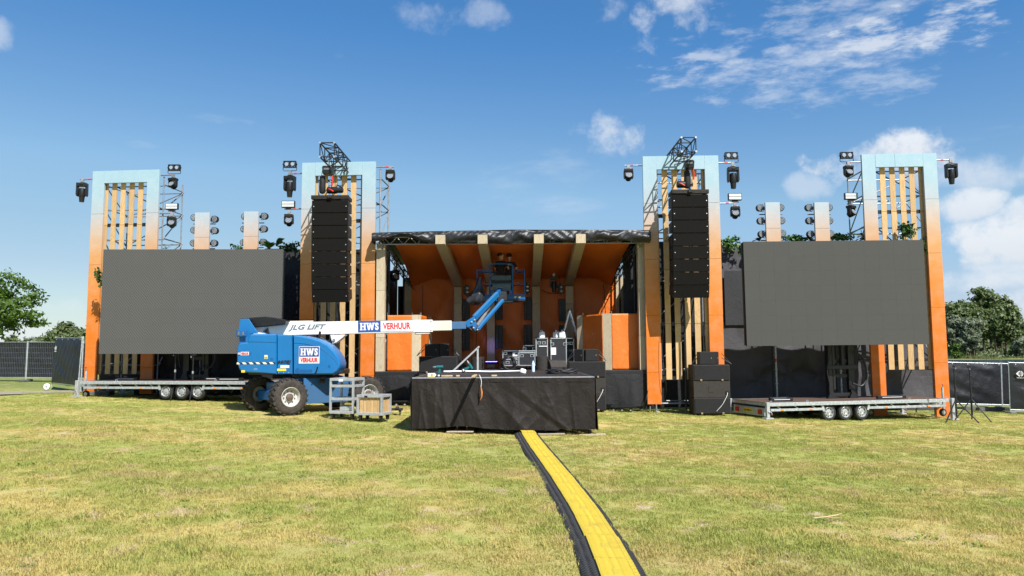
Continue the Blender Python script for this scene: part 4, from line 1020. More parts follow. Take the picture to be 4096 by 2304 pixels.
# ================================================================== LED screens
def led_screen(c0, c1, c2, c3, Y, m, lab, nx_, nz_):
    """corner pixels: top-left, top-right, bottom-right, bottom-left"""
    a = P(*c0, Y); b = P(*c1, Y); c = P(*c2, Y); d = P(*c3, Y)
    x0 = (a.x + d.x) / 2; x1 = (b.x + c.x) / 2; zt = (a.z + b.z) / 2; zb = (c.z + d.z) / 2
    W_, H = x1 - x0, zt - zb
    t = thing('led_screen', lab, 'screen', ((x0 + x1) / 2, Y, zb)); tilt = math.atan2((b.z - a.z + c.z - d.z) / 2, W_); t.rotation_euler = (0, -tilt * .6, 0)
    tw, th = W_ / nx_, H / nz_; me_ = MB().box((0, .04, 0), (tw - .0016, .08, th - .0016)).mesh('panel', m)
    for i in range(nx_):
        for j in range(nz_): obj('panel', me_, t, (-W_ / 2 + (i + .5) * tw, 0, (j + .5) * th))
    f = MB()
    for i in range(nx_ + 1): f.box((-W_ / 2 + i * tw * .995 + .01, .15, H / 2), (.06, .12, H - .05))
    for j in range(nz_ + 1): f.box((0, .15, .03 + j * (th * .985)), (W_ - .06, .1, .05))
    f.build('rear_frame', 'black_metal', t)
    return t
led_screen((413, 996), (1129, 998), (1124, 1415), (394, 1415), 25.3, 'screen_left', 'grey left LED screen with fine diagonal texture, standing on the left trailer', 12, 7)
led_screen((2975, 968), (3694, 958), (3718, 1376), (2988, 1385), 24.5, 'screen_right', 'plain dark grey right LED screen, standing on the right trailer', 12, 7)

# ================================================================== trailers
def wheel_proto():
    t = bpy.data.objects.new('wheel', None); COL.objects.link(t)
    MB().lathe([(.17, -.085), (.20, -.095), (.235, -.085), (.25, -.05), (.25, .05), (.235, .085), (.17, .085)], 28, 'y', closed=True).build('tyre', 'tyre_small', t, 40)
    MB().lathe([(.175, -.08), (.165, -.088), (.15, -.055), (.14, -.03), (.105, -.035), (.10, -.055), (.06, -.06), (.045, -.05), (.04, -.075), (.001, -.078)], 28, 'y', cap0=False).build('rim', 'rim_silver', t, 25)
    hole = MB().box((0, -.052, .122), (.03, .02, .02)).mesh('vent', 'black_metal')
    for k in range(8): obj('vent', hole, t, (0, 0, 0), (0, 6.283 * k / 8, 0))
    return t
def copy_child(root, par, loc, rot=(0, 0, 0), scale=(1, 1, 1)):
    c = root.copy(); COL.objects.link(c); c.parent = par; c.location = loc; c.rotation_euler = rot; c.scale = scale
    for ch in root.children:
        k = ch.copy(); COL.objects.link(k); k.parent = c
    return c
WPROTO = wheel_proto()
def trailer(loc, rz, mir, lab, extras):
    """mir=+1: number plate end on the left.  local y: front edge 0, back 2.3"""
    L, D = 6.67, 2.2; z = loc[2]
    t = thing('trailer', lab, 'trailer', loc, rz, 'flat trailers under the screens'); s = mir
    dk = .60
    for k in range(6):
        x0 = -L / 2 + L * k / 6; MB().box((x0 + L / 12, D / 2, dk - .02), (L / 6 - .006, D - .12, .04)).build('deck_board', 'brown_deck', t)
    for y in (.03, D - .03): MB().box((0, y, dk - .055), (L, .06, .11)).build('side_rail', 'galv', t, bevel=.006)
    for x in (-L / 2 + .03, L / 2 - .03): MB().box((x, D / 2, dk - .06), (.06, D - .13, .10)).build('end_rail', 'galv', t, bevel=.006)
    wc = -s * .55                                            # centre of the axle group
    for (x0, x1) in ((-L / 2 + .1, wc - .85), (wc + .85, L / 2 - .1)):
        MB().box(((x0 + x1) / 2, .07, dk - .23), (x1 - x0, .05, .075)).build('lower_rail', 'galv', t, bevel=.004)
        n = int((x1 - x0) / .5)
        for k in range(n):
            xx = x0 + (k + .5) * (x1 - x0) / n; MB().bar((xx - .06, .08, dk - .11), (xx + .06, .08, dk - .2), .03, .02, (0, 1, 0)).build('strut', 'galv', t)
        for k in range(2): MB().box((x0 + (x1 - x0) * (.22 + .55 * k), .04, dk - .23), (.09, .012, .045)).build('marker_lamp', 'amber', t)
    for sgn in (-1, 1): MB().bar((wc + sgn * .85, .07, dk - .11), (wc + sgn * .80, .07, dk - .30), .05, .07).build('gusset', 'galv', t)
    for y, yr in ((.16, 0), (D - .16, math.pi)):
        for k in (-1, 0, 1): copy_child(WPROTO, t, (wc + k * .60, y, .25), (0, random.uniform(0, 6), yr))
    MB().box((0, D / 2, dk - .2), (L - .6, .14, .2)).box((wc, D / 2, .25), (1.5, D - .5, .10)).build('chassis_beam', 'black_metal', t)
    MB().box((wc, D / 2, .42), (1.9, D - .55, .04)).build('axle_plate', 'black_metal', t)
    # corner legs
    for x in (-L / 2 - .06, L / 2 + .06):
        for y in (-.04, D + .02):
            gl = gz(*(Matrix.Rotation(rz, 3, 'Z') @ Vector((x, y, 0)) + Vector(loc))[:2]) - z
            lg = MB().box((x, y, (dk + .02 + gl + .05) / 2), (.11, .11, dk - .03 - gl)).build('corner_leg', 'grey_cart', t, bevel=.01)
            MB().box((x, y, gl + .03), (.26, .26, .05)).build('foot_plate', 'grey_cart', lg, bevel=.01)
            MB().path([(x - .02, y - .08, gl + .25), (x + .07, y - .1, gl + .22), (x + .07, y - .12, gl + .16)], .012, 6).build('crank', 'galv', lg); MB().box((x + .07, y - .13, gl + .14), (.03, .04, .03)).build('grip', 'red_plastic', lg, bevel=.01)
    # plate end: rear light board
    ex = -s * (L / 2 + .02)
    rb = MB().box((ex, D / 2, dk - .30), (.04, D - .35, .26)).build('light_board', 'galv', t, bevel=.01)
    for y in (.42, D - .42): MB().box((ex - s * .03, y, dk - .30), (.03, .22, .15)).build('tail_lamp', 'red_plastic', t, bevel=.01)
    MB().box((ex - s * .026, D / 2, dk - .29), (.012, .5, .12)).build('number_plate', 'plate_yellow', rb)
    if s > 0: letters('plate', rb, (ex - s * .034, D / 2, dk - .29), .44, .075, (R(90), 0, R(-90)))
    # drawbar, coupling and jockey wheel on the other end
    dx = s * (L / 2 + .02); MB().bar((dx - s * .3, .5, dk - .18), (dx + s * .9, D / 2, dk - .20), .08, .10).bar((dx - s * .3, D - .5, dk - .18), (dx + s * .9, D / 2, dk - .20), .08, .10).build('drawbar', 'galv', t, bevel=.008)
    jw = MB().tube((dx + s * .05, .35, .2), (dx + s * .05, .35, .95), .035, 10).path([(dx + s * .05, .35, .95), (dx + s * .05, .32, 1.02), (dx - s * .02, .25, 1.05)], .014, 6).build('jockey_stem', 'galv', t, 40)
    MB().lathe([(.03, -.03), (.12, -.035), (.13, 0), (.12, .035), (.03, .03)], 18, 'y', (dx + s * .0, .33, .13)).build('jockey_wheel', 'tyre_small', t, 40); MB().lathe([(.01, -.04), (.07, -.038), (.07, .038), (.01, .04)], 14, 'y', (dx, .33, .13)).build('jockey_rim', 'rim_silver', t, 40)
    MB().lathe([(.01, -.025), (.025, 0), (.01, .025)], 8, 'z', (dx + s * .05 - s * .07, .25, 1.06)).build('knob', 'red_plastic', t)
    # folded lashing ramps and bits on the deck
    for x, y, w_ in extras: MB().box((x, y, dk + .05), (w_, .10, .09)).build('folded_arm', 'black_metal', t, bevel=.01); MB().box((x, y - .055, dk + .055), (w_ * .7, .012, .018)).build('white_strip', 'sign_white', t)
    for x in (-L / 2 + .12, -L / 2 + 1.4, L / 2 - 1.5, L / 2 - .1): MB().path([(x - .03, .05, dk), (x - .03, .05, dk + .05), (x + .03, .05, dk + .05), (x + .03, .05, dk)], .009, 6).build('lashing_ring', 'galv', t, 40)
    # telescopic mast that carries the screen
    mx = -s * .25 if s < 0 else .25
    my = 1.35
    for q in (-.42, .42):
        MB().box((mx + q, my, dk + 1.6), (.16, .2, 3.2)).build('mast_upright', 'black_metal', t, bevel=.01); MB().box((mx + q * .72, my - .05, dk + 1.8), (.09, .14, 3.0)).build('mast_slide', 'black_metal', t, bevel=.008)
        MB().prism([(mx + q - .17, dk), (mx + q + .17, dk), (mx + q + .07, dk + .2), (mx + q - .07, dk + .2)], 'y', my - .13, my - .10).build('gusset', 'black_metal', t)
    for z_ in (.12, .75, 1.25, 2.2): MB().box((mx, my, dk + z_), (.9, .12, .12)).build('mast_beam', 'black_metal', t, bevel=.008)
    MB().box((mx, my - .12, dk + 1.55), (.10, .14, .9)).build('hydraulic_ram', 'dark_grey', t, bevel=.01)
    MB().hose([(mx + .45, my - .2, dk + 1.6), (mx + .75, my - .25, dk + 1.3), (mx + .85, my - .25, dk + .75), (mx + .65, my - .25, dk + .42), (mx + .3, my - .22, dk + .5)], .03, 8).build('hose', 'cable', t, 40)
    MB().hose([(mx - .4, my - .2, dk + 1.7), (mx - .62, my - .2, dk + 1.0), (mx - .55, my - .2, dk + .45)], .018, 6).build('hose', 'cable', t, 40)
    for yy in (my - .1,): MB().box((mx, yy, dk + .02 + 1.02 * 1.0), (1.15, .14, .14)).build('cross_head', 'black_metal', t, bevel=.01)
    return t
pl0, pl1 = P(330, 1540, 26.0), P(1012, 1540, 24.7)
ctr = (pl0 + pl1) / 2; rzl = math.atan2(pl1.y - pl0.y, pl1.x - pl0.x)
zl = gz(ctr.x, ctr.y) + .02
trailer((ctr.x, ctr.y, zl + .01), rzl, -1, 'flat galvanised trailer carrying the left screen, behind the blue lift', [(-1.9, .5, .9), (1.2, .8, .5), (2.1, .45, 1.0)])
pr0, pr1 = P(3085, 1630, 23.4), P(3790, 1625, 24.9)
ctr2 = (pr0 + pr1) / 2; rzr = math.atan2(pr1.y - pr0.y, pr1.x - pr0.x); zr = gz(ctr2.x, ctr2.y)
trailer((ctr2.x, ctr2.y, zr + .0), rzr, 1, 'flat galvanised trailer carrying the right screen, its number plate end to the left', [(-2.5, .6, .8), (-2.2, 1.2, .7), (1.6, .6, 1.1)])
# blocks under the left trailer's leg
bb = G(398, 1580); blk = MB().box((0, 0, .07), (.95, .42, .14)).build('concrete_block', 'concrete', None, bevel=.02, loc=(bb.x - .1, bb.y + .15, gz(bb.x) - .01)); tag(blk, 'low grey concrete block under the left corner leg of the left trailer', 'block')
WPROTO_remove = [WPROTO] + list(WPROTO.children)
for o_ in WPROTO_remove: bpy.data.objects.remove(o_)

# ---- black tripod stands
def tripod(base, h, lab, rz=0):
    t = thing('tripod_stand', lab, 'stand', base, rz, 'black tripod stands on the grass')
    tube_part('lower_pole', t, (0, 0, .18), (0, 0, h * .62), .028, 'black_metal'); tube_part('upper_pole', t, (0, 0, h * .55), (0, 0, h - .05), .021, 'black_metal')
    MB().lathe([(.02, -.05), (.032, -.04), (.032, .04), (.02, .05)], 10, 'z', (0, 0, h * .62)).build('collar', 'aluminium' if base[0] < 0 else 'black_metal', t, 40)
    MB().lathe([(.02, -.03), (.035, -.02), (.035, .03), (.02, .04)], 10, 'z', (0, 0, h * .39)).build('leg_collar', 'black_metal', t, 40)
    for k in range(3):
        a = 6.283 * k / 3 + .55; c, s_ = math.cos(a), math.sin(a)
        lg = tube_part('leg', t, (c * .03, s_ * .03, h * .39), (c * .58, s_ * .58, .02), .019, 'black_metal'); tube_part('spreader', t, (0, 0, h * .17), (c * .32, s_ * .32, h * .17), .008, 'black_metal', 6)
        MB().lathe([(.014, 0), (.02, .01), (.014, .05)], 8, 'z', (c * .58, s_ * .58, .0)).build('rubber_foot', 'cable', lg)
    MB().box((0, 0, h), (.2, .08, .035)).box((.05, .0, h + .03), (.12, .06, .03)).build('head', 'black_plastic', t, bevel=.01); MB().lathe([(.008, 0), (.02, .01), (.008, .03)], 8, 'y', (-.06, -.06, h - .06)).build('knob', 'lens', t)
for px, py, top, lab, rz in ((697, 1599, 1414, 'black tripod stand in front of the left trailer wheels, left one of the pair', .2), (768, 1603, 1421, 'black tripod stand in front of the left trailer wheels, right one of the pair', .25),
                             (3828, 1690, 1467, 'black tripod stand beside the right end of the right trailer, left one of the pair', 1.0), (3890, 1684, 1469, 'black tripod stand before the lake fence, right one of the pair', .5)):
    p = G(px, py); tripod((p.x, p.y, gz(p.x)), P(px, top, p.y).z - gz(p.x), lab, rz)

# ================================================================== dark backdrops behind the screens
def drape(x0, x1, z0, z1, Y, name, m, par, seed, amp=.06, nu=70, nv=46, pinch=(), dy=0.0):
    r = random.Random(seed); W_, H = x1 - x0, z1 - z0; ph = [r.uniform(0, 6.28) for _ in range(8)]
    def fn(u, v):
        x = x0 + u * W_; z = z0 + v * H; e = min(1, min(v, 1 - v) * 5 + .15)
        d = amp * e * (.5 * math.sin(2.1 * x + ph[0] + .8 * math.sin(1.3 * z + ph[1])) + .3 * math.sin(4.3 * x + 1.6 * z + ph[2]) + .25 * math.sin(6.1 * x - 2.3 * z + ph[3]) + .2 * math.sin(3.1 * z + ph[4]))
        for (px_, pz_, s_) in pinch:
            rr = math.hypot(x - px_, z - pz_); a = math.atan2(z - pz_, x - px_); d += s_ * math.exp(-rr / .9) * (1 + .5 * math.cos(4 * a + px_ + .6 * rr)) * .08
        return (x, Y + d + dy * v, z)
    return MB().sheet(fn, nu, nv).build(name, m, par, 180, recalc=False)
def wall(lab, pxa, pxb, pyt, pym, pyb, Y, m1, m2, seed, pins):
    a = P(pxa, pyt, Y); b = P(pxb, pyb, Y); zm = P((pxa + pxb) / 2, pym, Y).z; zb = gz((a.x + b.x) / 2, Y) + .03
    t = thing('backdrop_wall', lab, 'curtain', ((a.x + b.x) / 2, Y, zb)); ox = (a.x + b.x) / 2
    drape(a.x - ox, b.x - ox, zm - zb, a.z - zb, 0.0, 'upper_cloth', m1, t, seed, .03)
    drape(a.x - ox, b.x - ox, 0, zm - zb + .15, -.10, 'lower_cloth', m2, t, seed + 1, .07, 110, 60, [(P(px, py, Y).x - ox, P(px, py, Y).z - zb, s_) for px, py, s_ in pins])
    tube_part('top_tube', t, (a.x - ox, .05, a.z - zb + .02), (b.x - ox, .05, a.z - zb + .02), .025, 'galv')
    for k in range(4):
        x = (a.x - ox) + (b.x - a.x) * (k + .5) / 4; tube_part('upright', t, (x, .22, 0), (x, .22, a.z - zb), .03, 'steel'); tube_part('back_brace', t, (x, .22, a.z - zb - .3), (x, 1.6, 0), .025, 'steel')
    return t
wall('black cloth wall behind the left screen and trailer', 560, 1225, 1002, 1120, 1570, 28.2, 'mesh_cloth', 'black_cloth', 5, [(800, 1470, 1.2), (880, 1490, -1), (660, 1500, 1)])
wall('dark grey cloth wall behind the right screen and trailer', 2862, 3740, 979, 1302, 1640, 27.6, 'grey_cloth', 'grey_cloth', 9, [(3095, 1445, -1.5), (3160, 1500, 1.5), (3280, 1500, 1.4), (3500, 1490, 1.2), (3030, 1520, 1)])
for key, pyt, lab in (('OL', 1200, 'black cloth hung behind the lower slats of the leftmost tower'), ('IL', 998, 'black cloth hung behind the slats of the tower left of the stage'), ('IR', 976, 'black cloth hung behind the slats of the tower right of the stage')):
    x_, Y_, z_, W_, r_ = TOWERS[key]; zt_ = P(1400, pyt, Y_ + 2.0).z; zb_ = gz(x_) + .05; t = thing('tower_cloth', lab, 'curtain', (x_, Y_ + 1.95, zb_), 0, 'cloths behind the stage towers')
    drape(-1.75, 1.5, 0, zt_ - zb_, 0, 'cloth', 'black_cloth', t, 21, .05); tube_part('top_tube', t, (-1.75, .04, zt_ - zb_), (1.5, .04, zt_ - zb_), .024, 'galv')
# dark mesh panel hung high beside the right screen
a = P(2895, 1084, 27.45); b = P(3010, 1300, 27.45); o = thing('mesh_panel', 'dark mesh panel hung between the right speaker tower and the right screen', 'panel', (a.x, 27.45, b.z))
MB().sheet(lambda u, v: (u * 1.6, -.03 + .01 * math.sin(5 * u + 3 * v), v * (a.z - b.z)), 10, 16).build('mesh', 'mesh_cloth', o, 180, recalc=False); tube_part('hem_tube', o, (0, 0, 0), (1.6, 0, 0), .015, 'black_metal')
# bare scaffold tubes in front of the right wall
for px, pyt, pyb, lab in ((3098, 1300, 1585, 'left galvanised scaffold standard in front of the right grey cloth wall'), (3355, 1300, 1600, 'right galvanised scaffold standard, behind the black mast of the right trailer')):
    p = P(px, pyt, 26.6); zb = gz(p.x, 26.6); t = thing('scaffold_standard', lab, 'scaffold pole', (p.x, 26.6, zb), 0, 'bare scaffold standards')
    tube_part('tube', t, (0, 0, 0), (0, 0, p.z - zb + 1.0), .028, 'galv'); tube_part('tube', t, (.06, .5, 0), (.06, .5, p.z - zb + 1.0), .028, 'dark_grey')
    for z in np.arange(.5, 3.4, .5): MB().lathe([(.03, -.012), (.06, -.008), (.06, .008), (.03, .012)], 8, 'z', (0, 0, z)).build('rosette', 'galv', t)
    MB().tube((0, 0, 1.75), (0, 0, 1.88), .031, 8).build('marking_tape', 'red_tape', t); MB().box((0, .03, .02), (.2, .2, .03)).build('base_plate', 'galv', t)

# ---- artificial plants on top of the walls
def fern(loc, lab, n, ln, seed, m='green_leaf', grp='artificial plants along the wall tops'):
    t = thing('fern_plant', lab, 'plant', loc, 0, grp); r = random.Random(seed)
    for k in range(n):
        a = r.uniform(0, 6.283); el = r.uniform(.35, 1.2); L = ln * r.uniform(.7, 1.2); f = MB(); c, s_ = math.cos(a), math.sin(a); pts = []
        for j in range(9):
            q = j / 8; x = L * q * math.cos(el); z = L * (q * math.sin(el) - .45 * q * q); pts.append(Vector((c * x, s_ * x, z)))
        for j in range(1, 9):
            d = (pts[j] - pts[j - 1]).normalized(); sd = d.cross(Vector((0, 0, 1))).normalized(); wl_ = L * .24 * math.sin(math.pi * min(.97, j / 8.6)) + .01
            for s2 in (-1, 1): f.add([pts[j - 1], pts[j], pts[j] + sd * s2 * wl_ + d * wl_ * .5, pts[j - 1] + sd * s2 * wl_ * .6 + d * wl_ * .25], [(0, 1, 2, 3)])
        f.build('frond', m, t, recalc=False)
    return t
def ivy(loc, lab, n, sx, sz, seed, m='ivy_leaf', grp='artificial plants along the wall tops', up=.6):
    t = thing('ivy_plant', lab, 'plant', loc, 0, grp); r = random.Random(seed); leaves = MB(); st = MB()
    for k in range(max(3, n // 14)):
        x0 = r.uniform(-.2, .2) * sx; e = Vector((r.uniform(-1, 1) * sx, r.uniform(-.15, .1), r.uniform(-(1 - up), up) * sz)); b_ = Vector((x0, 0, 0)); md_ = (b_ + e) / 2 + Vector((0, -.05, sz * .2))
        st.path([b_, md_, e], .006, 4)
        for j in range(14):
            q = r.uniform(.15, 1); p = b_.lerp(md_, min(1, q * 2)) if q < .5 else md_.lerp(e, q * 2 - 1); p = p + Vector((r.gauss(0, .06), r.gauss(0, .05), r.gauss(0, .05)))
            d = Vector((r.gauss(0, 1), r.gauss(0, .7) - .5, r.gauss(0, 1))).normalized(); u = d.cross(Vector((r.random(), r.random(), r.random()))).normalized(); v = d.cross(u); s_ = r.uniform(.035, .075)
            leaves.add([p - u * s_, p + v * s_ * .8, p + u * s_ * 1.1, p - v * s_ * .8], [(0, 1, 2, 3)])
    st.build('stems', 'bark', t); o = leaves.build('leaves', m, t, recalc=False); return t
fern(tuple(P(1075, 996, 27.8)), 'bright green artificial fern on top of the left screen wall', 11, .62, 3)
fern(tuple(P(1105, 985, 27.9)), 'spiky palm frond plant behind the bright fern at the left screen', 6, .6, 4)
ivy(tuple(P(1160, 1000, 27.8)), 'trailing dark ivy between the left screen and the speaker tower', 260, .62, .5, 5)
ivy(tuple(P(945, 996, 28.0)), 'thin dark ivy between the two small pillars of the left screen', 40, .25, .2, 6)
fern(tuple(P(665, 993, 27.6)), 'small lime green leaf plant above the left screen by the leftmost tower', 5, .25, 7)
ivy(tuple(P(398, 1120, 26.9)), 'ivy hanging on the left edge of the leftmost tower slats beside the screen', 110, .16, .7, 8)
ivy(tuple(P(2915, 985, 27.3)), 'green trailing ivy on the wall corner left of the right screen', 330, .55, .7, 9, 'green_leaf', up=.45)
fern(tuple(P(3038, 965, 27.3)), 'dark fern beside the left small pillar of the right screen', 7, .34, 10, 'ivy_leaf')
ivy(tuple(P(3180, 962, 27.3)), 'leafy garland between the two small pillars of the right screen', 300, .6, .3, 11)
fern(tuple(P(3243, 962, 27.2)), 'dark fern at the foot of the right small pillar of the right screen', 7, .34, 12, 'ivy_leaf')
ivy(tuple(P(3355, 956, 27.3)), 'leafy garland right of the right small pillar of the right screen', 300, .55, .24, 13, 'green_leaf')
ivy(tuple(P(3460, 954, 27.2)), 'low leafy garland left of the rightmost tower', 160, .42, .22, 14)
ivy(tuple(P(3625, 945, 26.0)), 'dense leafy plant on the right screen edge in front of the tower slats', 320, .32, .6, 15, up=.8)
ivy(tuple(P(3700, 1010, 26.3)), 'green ivy at the upper right corner of the right screen', 60, .1, .9, 16, 'green_leaf')
ivy(tuple(P(2672, 970, 25.5)), 'small ivy sprig beside the right speaker column on the stage side', 40, .12, .25, 17)
# ================================================================== stage
SF = 1.25                                             # stage floor height
YF, YB = 25.45, 30.9                                  # front and back of the stage
XL, XR = P(1500, 1485, YF).x, P(2600, 1480, YF).x
st = thing('stage', 'large covered stage floor with black skirt between the two speaker towers', 'stage', (0, YF, 0))
for i in range(5):
    for j in range(3):
        x0 = XL + (XR - XL) * i / 5; w_ = (XR - XL) / 5; y0 = (YB - YF) * j / 3; d_ = (YB - YF) / 3
        MB().box((x0 + w_ / 2, y0 + d_ / 2 + .03, SF - .03), (w_ - .006, d_ - .006, .06)).build('floor_panel', 'stage_deck', st)
MB().box(((XL + XR) / 2, .0, SF - .07), (XR - XL, .05, .13)).build('front_rail', 'tarp', st, bevel=.02)
for x in np.linspace(XL + .1, XR - .1, 6):
    for y in (.3, 2.7, 5.2): tube_part('leg', st, (x, y, gz(x)), (x, y, SF - .06), .024, 'steel')
def skirt(x0, x1, y, zt, name, m, par, seed, gap=.06, amp=.05, slopeg=True, nu=80):
    r = random.Random(seed); ph = [r.uniform(0, 6) for _ in range(6)]
    def fn(u, v):
        x = x0 + u * (x1 - x0); zb = gz(x) + gap + .03 * math.sin(2.3 * x + ph[0]); z = zb + v * (zt - zb); k = (1 - v) ** .7
        return (x, y - k * (.04 + amp * (.6 * math.sin(4.2 * x + ph[1] + 1.2 * z) + .5 * math.sin(7.7 * x + ph[2] - 1.5 * z) + .3 * math.sin(13 * x + 2 * z + ph[3]))), z)
    return MB().sheet(fn, nu, 24).build(name, m, par, 180, recalc=False)
for k, (x0, y0, z0, x1, y1, z1) in enumerate(((-4.2, .6, 5.2, -3.9, 4.9, 4.4), (4.2, .6, 5.2, 4.0, 4.9, 4.4), (-2.0, 5.1, 4.4, -1.2, 5.1, 4.4), (1.2, 5.1, 4.4, 2.1, 5.1, 4.4), (-1.5, 5.1, 3.4, -1.45, 5.1, 1.3), (.55, 5.1, 2.0, .7, 5.0, 1.28), (1.85, 5.1, 2.0, 1.7, 5.0, 1.28), (-3.6, 4.7, 4.6, -3.7, 4.7, 1.3), (3.7, 4.7, 4.6, 3.75, 4.7, 1.3))):
    a = Vector((x0, YF + y0, z0)); b = Vector((x1, YF + y1, z1)); o = MB().path([a, a.lerp(b, .3) + Vector((.03, -.02, -.12)), a.lerp(b, .7) + Vector((-.02, 0, -.14)), b], .013, 6).build('signal_cable', 'cable', None, 60)
    tag(o, 'black cable drooping ' + ('from the left roof corner of the stage', 'from the right roof corner of the stage', 'between lamps left of the basket', 'between lamps right of the basket', 'down the back wall left of the second column', 'below the batten left of the third column', 'below the batten left of the fourth column', 'down the left end of the orange back wall', 'down the right end of the orange back wall')[k], 'cable', 'cables inside the stage')
skirt(XL, XR, -.03, SF - .12, 'skirt', 'black_cloth', st, 3, .2)
# roof: black cover, tarp edge, trusses
rt = thing('stage_roof', 'black covered stage roof with crinkled tarp edge and orange ceiling cloth', 'roof', (0, 25.15, 0))
zt0, zt1 = P(1490, 932, 25.15).z, P(2600, 922, 25.15).z
zb0, zb1 = P(1490, 972, 25.15).z, P(2600, 968, 25.15).z
xa, xb = P(1492, 950, 25.15).x, P(2598, 950, 25.15).x
def tarp_fn(u, v):
    x = xa + u * (xb - xa); zt = zt0 + u * (zt1 - zt0) + .05 * math.sin(3.1 * u); zb = zb0 + u * (zb1 - zb0)
    zb += .035 * math.sin(9 * u + 1) + .03 * math.sin(23 * u) + .16 * math.exp(-((u - .115) / .06) ** 2)
    n = .03 * math.sin(3.1 * x + 4 * v + 1.5 * math.sin(1.7 * x)) + .016 * math.sin(7.3 * x - 7 * v + 2 * math.sin(2.1 * x)) + .010 * math.sin(17 * x + 9 * v) * (.5 + .5 * math.sin(1.3 * x)) + .006 * math.sin(31 * x - 12 * v)
    e = max(0, min(1, v * 6)) if v < .5 else max(.0, min(1, (1 - v) * 4 + .25))
    return (x, -.07 - .09 * math.sin(math.pi * min(v * 1.1, 1)) + n * e, zb + v * (zt - zb))
MB().sheet(tarp_fn, 260, 22).build('tarp_edge', 'tarp', rt, 180, recalc=False)
MB().add([(xa, -.04, zt0), (xb, -.04, zt1), (xb, 6.2, zt1 - .35), (0, 6.2, zt0 - .1), (xa, 6.2, zt0 - .35), (0, -.03, (zt0 + zt1) / 2 + .07)], [(0, 5, 3, 4), (5, 1, 2, 3)]).build('roof_cover', 'black_cloth', rt, thick=.01, recalc=False)
for x in (xa - .02, xb + .02): MB().box((x, .25, (zt0 + zb0) / 2), (.05, .55, .32)).build('corner_plate', 'black_metal', rt, bevel=.01)
def ladder_truss(par, a, b, h, n, m='steel', r=.022):
    a = Vector(a); b = Vector(b); up = Vector((0, 0, h))
    tube_part('truss_chord', par, a, b, r, m); tube_part('truss_chord', par, a + up, b + up, r, m)
    for k in range(n):
        p, q = a.lerp(b, k / n), a.lerp(b, (k + .5) / n); s_ = a.lerp(b, (k + 1) / n)
        tube_part('truss_web', par, p, q + up, r * .55, m, 6); tube_part('truss_web', par, q + up, s_, r * .55, m, 6)
zf = (zb0 + zb1) / 2 - .02
ladder_truss(rt, (xa + .1, .12, zf), (xb - .1, .12, zf), .24, 20)
ladder_truss(rt, (xa + .3, 5.6, 4.95), (xb - .3, 5.6, 4.95), .25, 12, 'dark_grey')
for x in (xa + .28, xb - .28):
    ladder_truss(rt, (x, .2, zf - .1), (x, 5.6, 4.85), .28, 10, 'steel'); ladder_truss(rt, (x * .93, .3, zf - .35), (x * .93, 5.6, 4.6), .25, 9, 'dark_grey')
    for y in (.55, 1.6, 3.4, 5.3): tube_part('support_pole', rt, (x, y, SF), (x, y, 5.3), .04, 'dark_grey')
# orange ceiling in five cloths between the beams
BX = [(-2.4, -2.21), (-.98, -.87), (.91, .98), (2.32, 2.34)]            # beam centres, front and back
edges = [(P(1578, 965, 25.4).x, -4.1)] + BX + [(P(2520, 960, 25.4).x, 4.15)]
for k in range(5):
    (f0, b0), (f1, b1) = edges[k], edges[k + 1]
    def fn(u, v, f0=f0, f1=f1, b0=b0, b1=b1, k=k):
        x = (f0 + (b0 - f0) * v) * (1 - u) + (f1 + (b1 - f1) * v) * u; y = .28 + v * 5.3
        z = 5.585 + (4.93 - 5.585) * v ** 1.8 - .14 * math.sin(math.pi * u) * math.sin(math.pi * v) * (.35 if k == 2 else 1) + .03 * math.sin(5 * u + 7 * v + k) * math.sin(math.pi * u) + .02 * math.sin(11 * u * (1 - v) + 5 * v)
        if k in (0, 4): uu = (1 - u) if k == 0 else u; z -= .75 * max(0, uu - .55) * v
        return (x, y, z)
    MB().sheet(fn, 30, 40).build('ceiling_cloth', 'orange_cloth', rt, 180, recalc=False)
# back wall cloth and black sides
bk = thing('back_cloth', 'orange cloth back wall of the stage', 'curtain', (0, 30.95, SF))
edges_b = [P(1642, 1300, 30.95).x, -2.21, -.87, .98, 2.34, P(2466, 1300, 30.95).x]
for k in range(5):
    def fn(u, v, k=k):
        x = edges_b[k] + u * (edges_b[k + 1] - edges_b[k]); z = v * 3.72
        d = .05 * math.sin(math.pi * u) * math.sin(3 * z + 4 * u + k) + .03 * math.sin(8 * u * (1 - v * .5) + 5 * z + 2 * k) * math.sin(math.pi * u) + .04 * math.exp(-((u - v) / .12) ** 2) * (1 if k in (0, 4) else .3)
        return (x, -d, z)
    MB().sheet(fn, 26, 36).build('cloth', 'orange_cloth', bk, 180, recalc=False)
tube_part('top_rail', bk, (edges_b[0], 0, 3.74), (edges_b[-1], 0, 3.74), .02, 'steel')
for s_, lab in ((-1, 'black cloth closing the left side of the stage'), (1, 'black cloth closing the right side of the stage')):
    sd = thing('side_cloth', lab, 'curtain', (s_ * 4.75, 28.5, SF - .2), 0, 'black side cloths of the stage')
    MB().sheet(lambda u, v: (.05 * math.sin(9 * u + 2 * v), -2.5 + u * 5.2, v * 3.9), 40, 12).build('cloth', 'black_cloth', sd, 180, recalc=False)
    MB().sheet(lambda u, v: (-s_ * u * .75, 2.6 + .04 * math.sin(12 * u), v * 3.6), 14, 12).build('cloth', 'black_cloth', sd, 180, recalc=False)
    tube_part('top_tube', sd, (0, -2.5, 3.9), (0, 2.7, 3.9), .02, 'dark_grey')
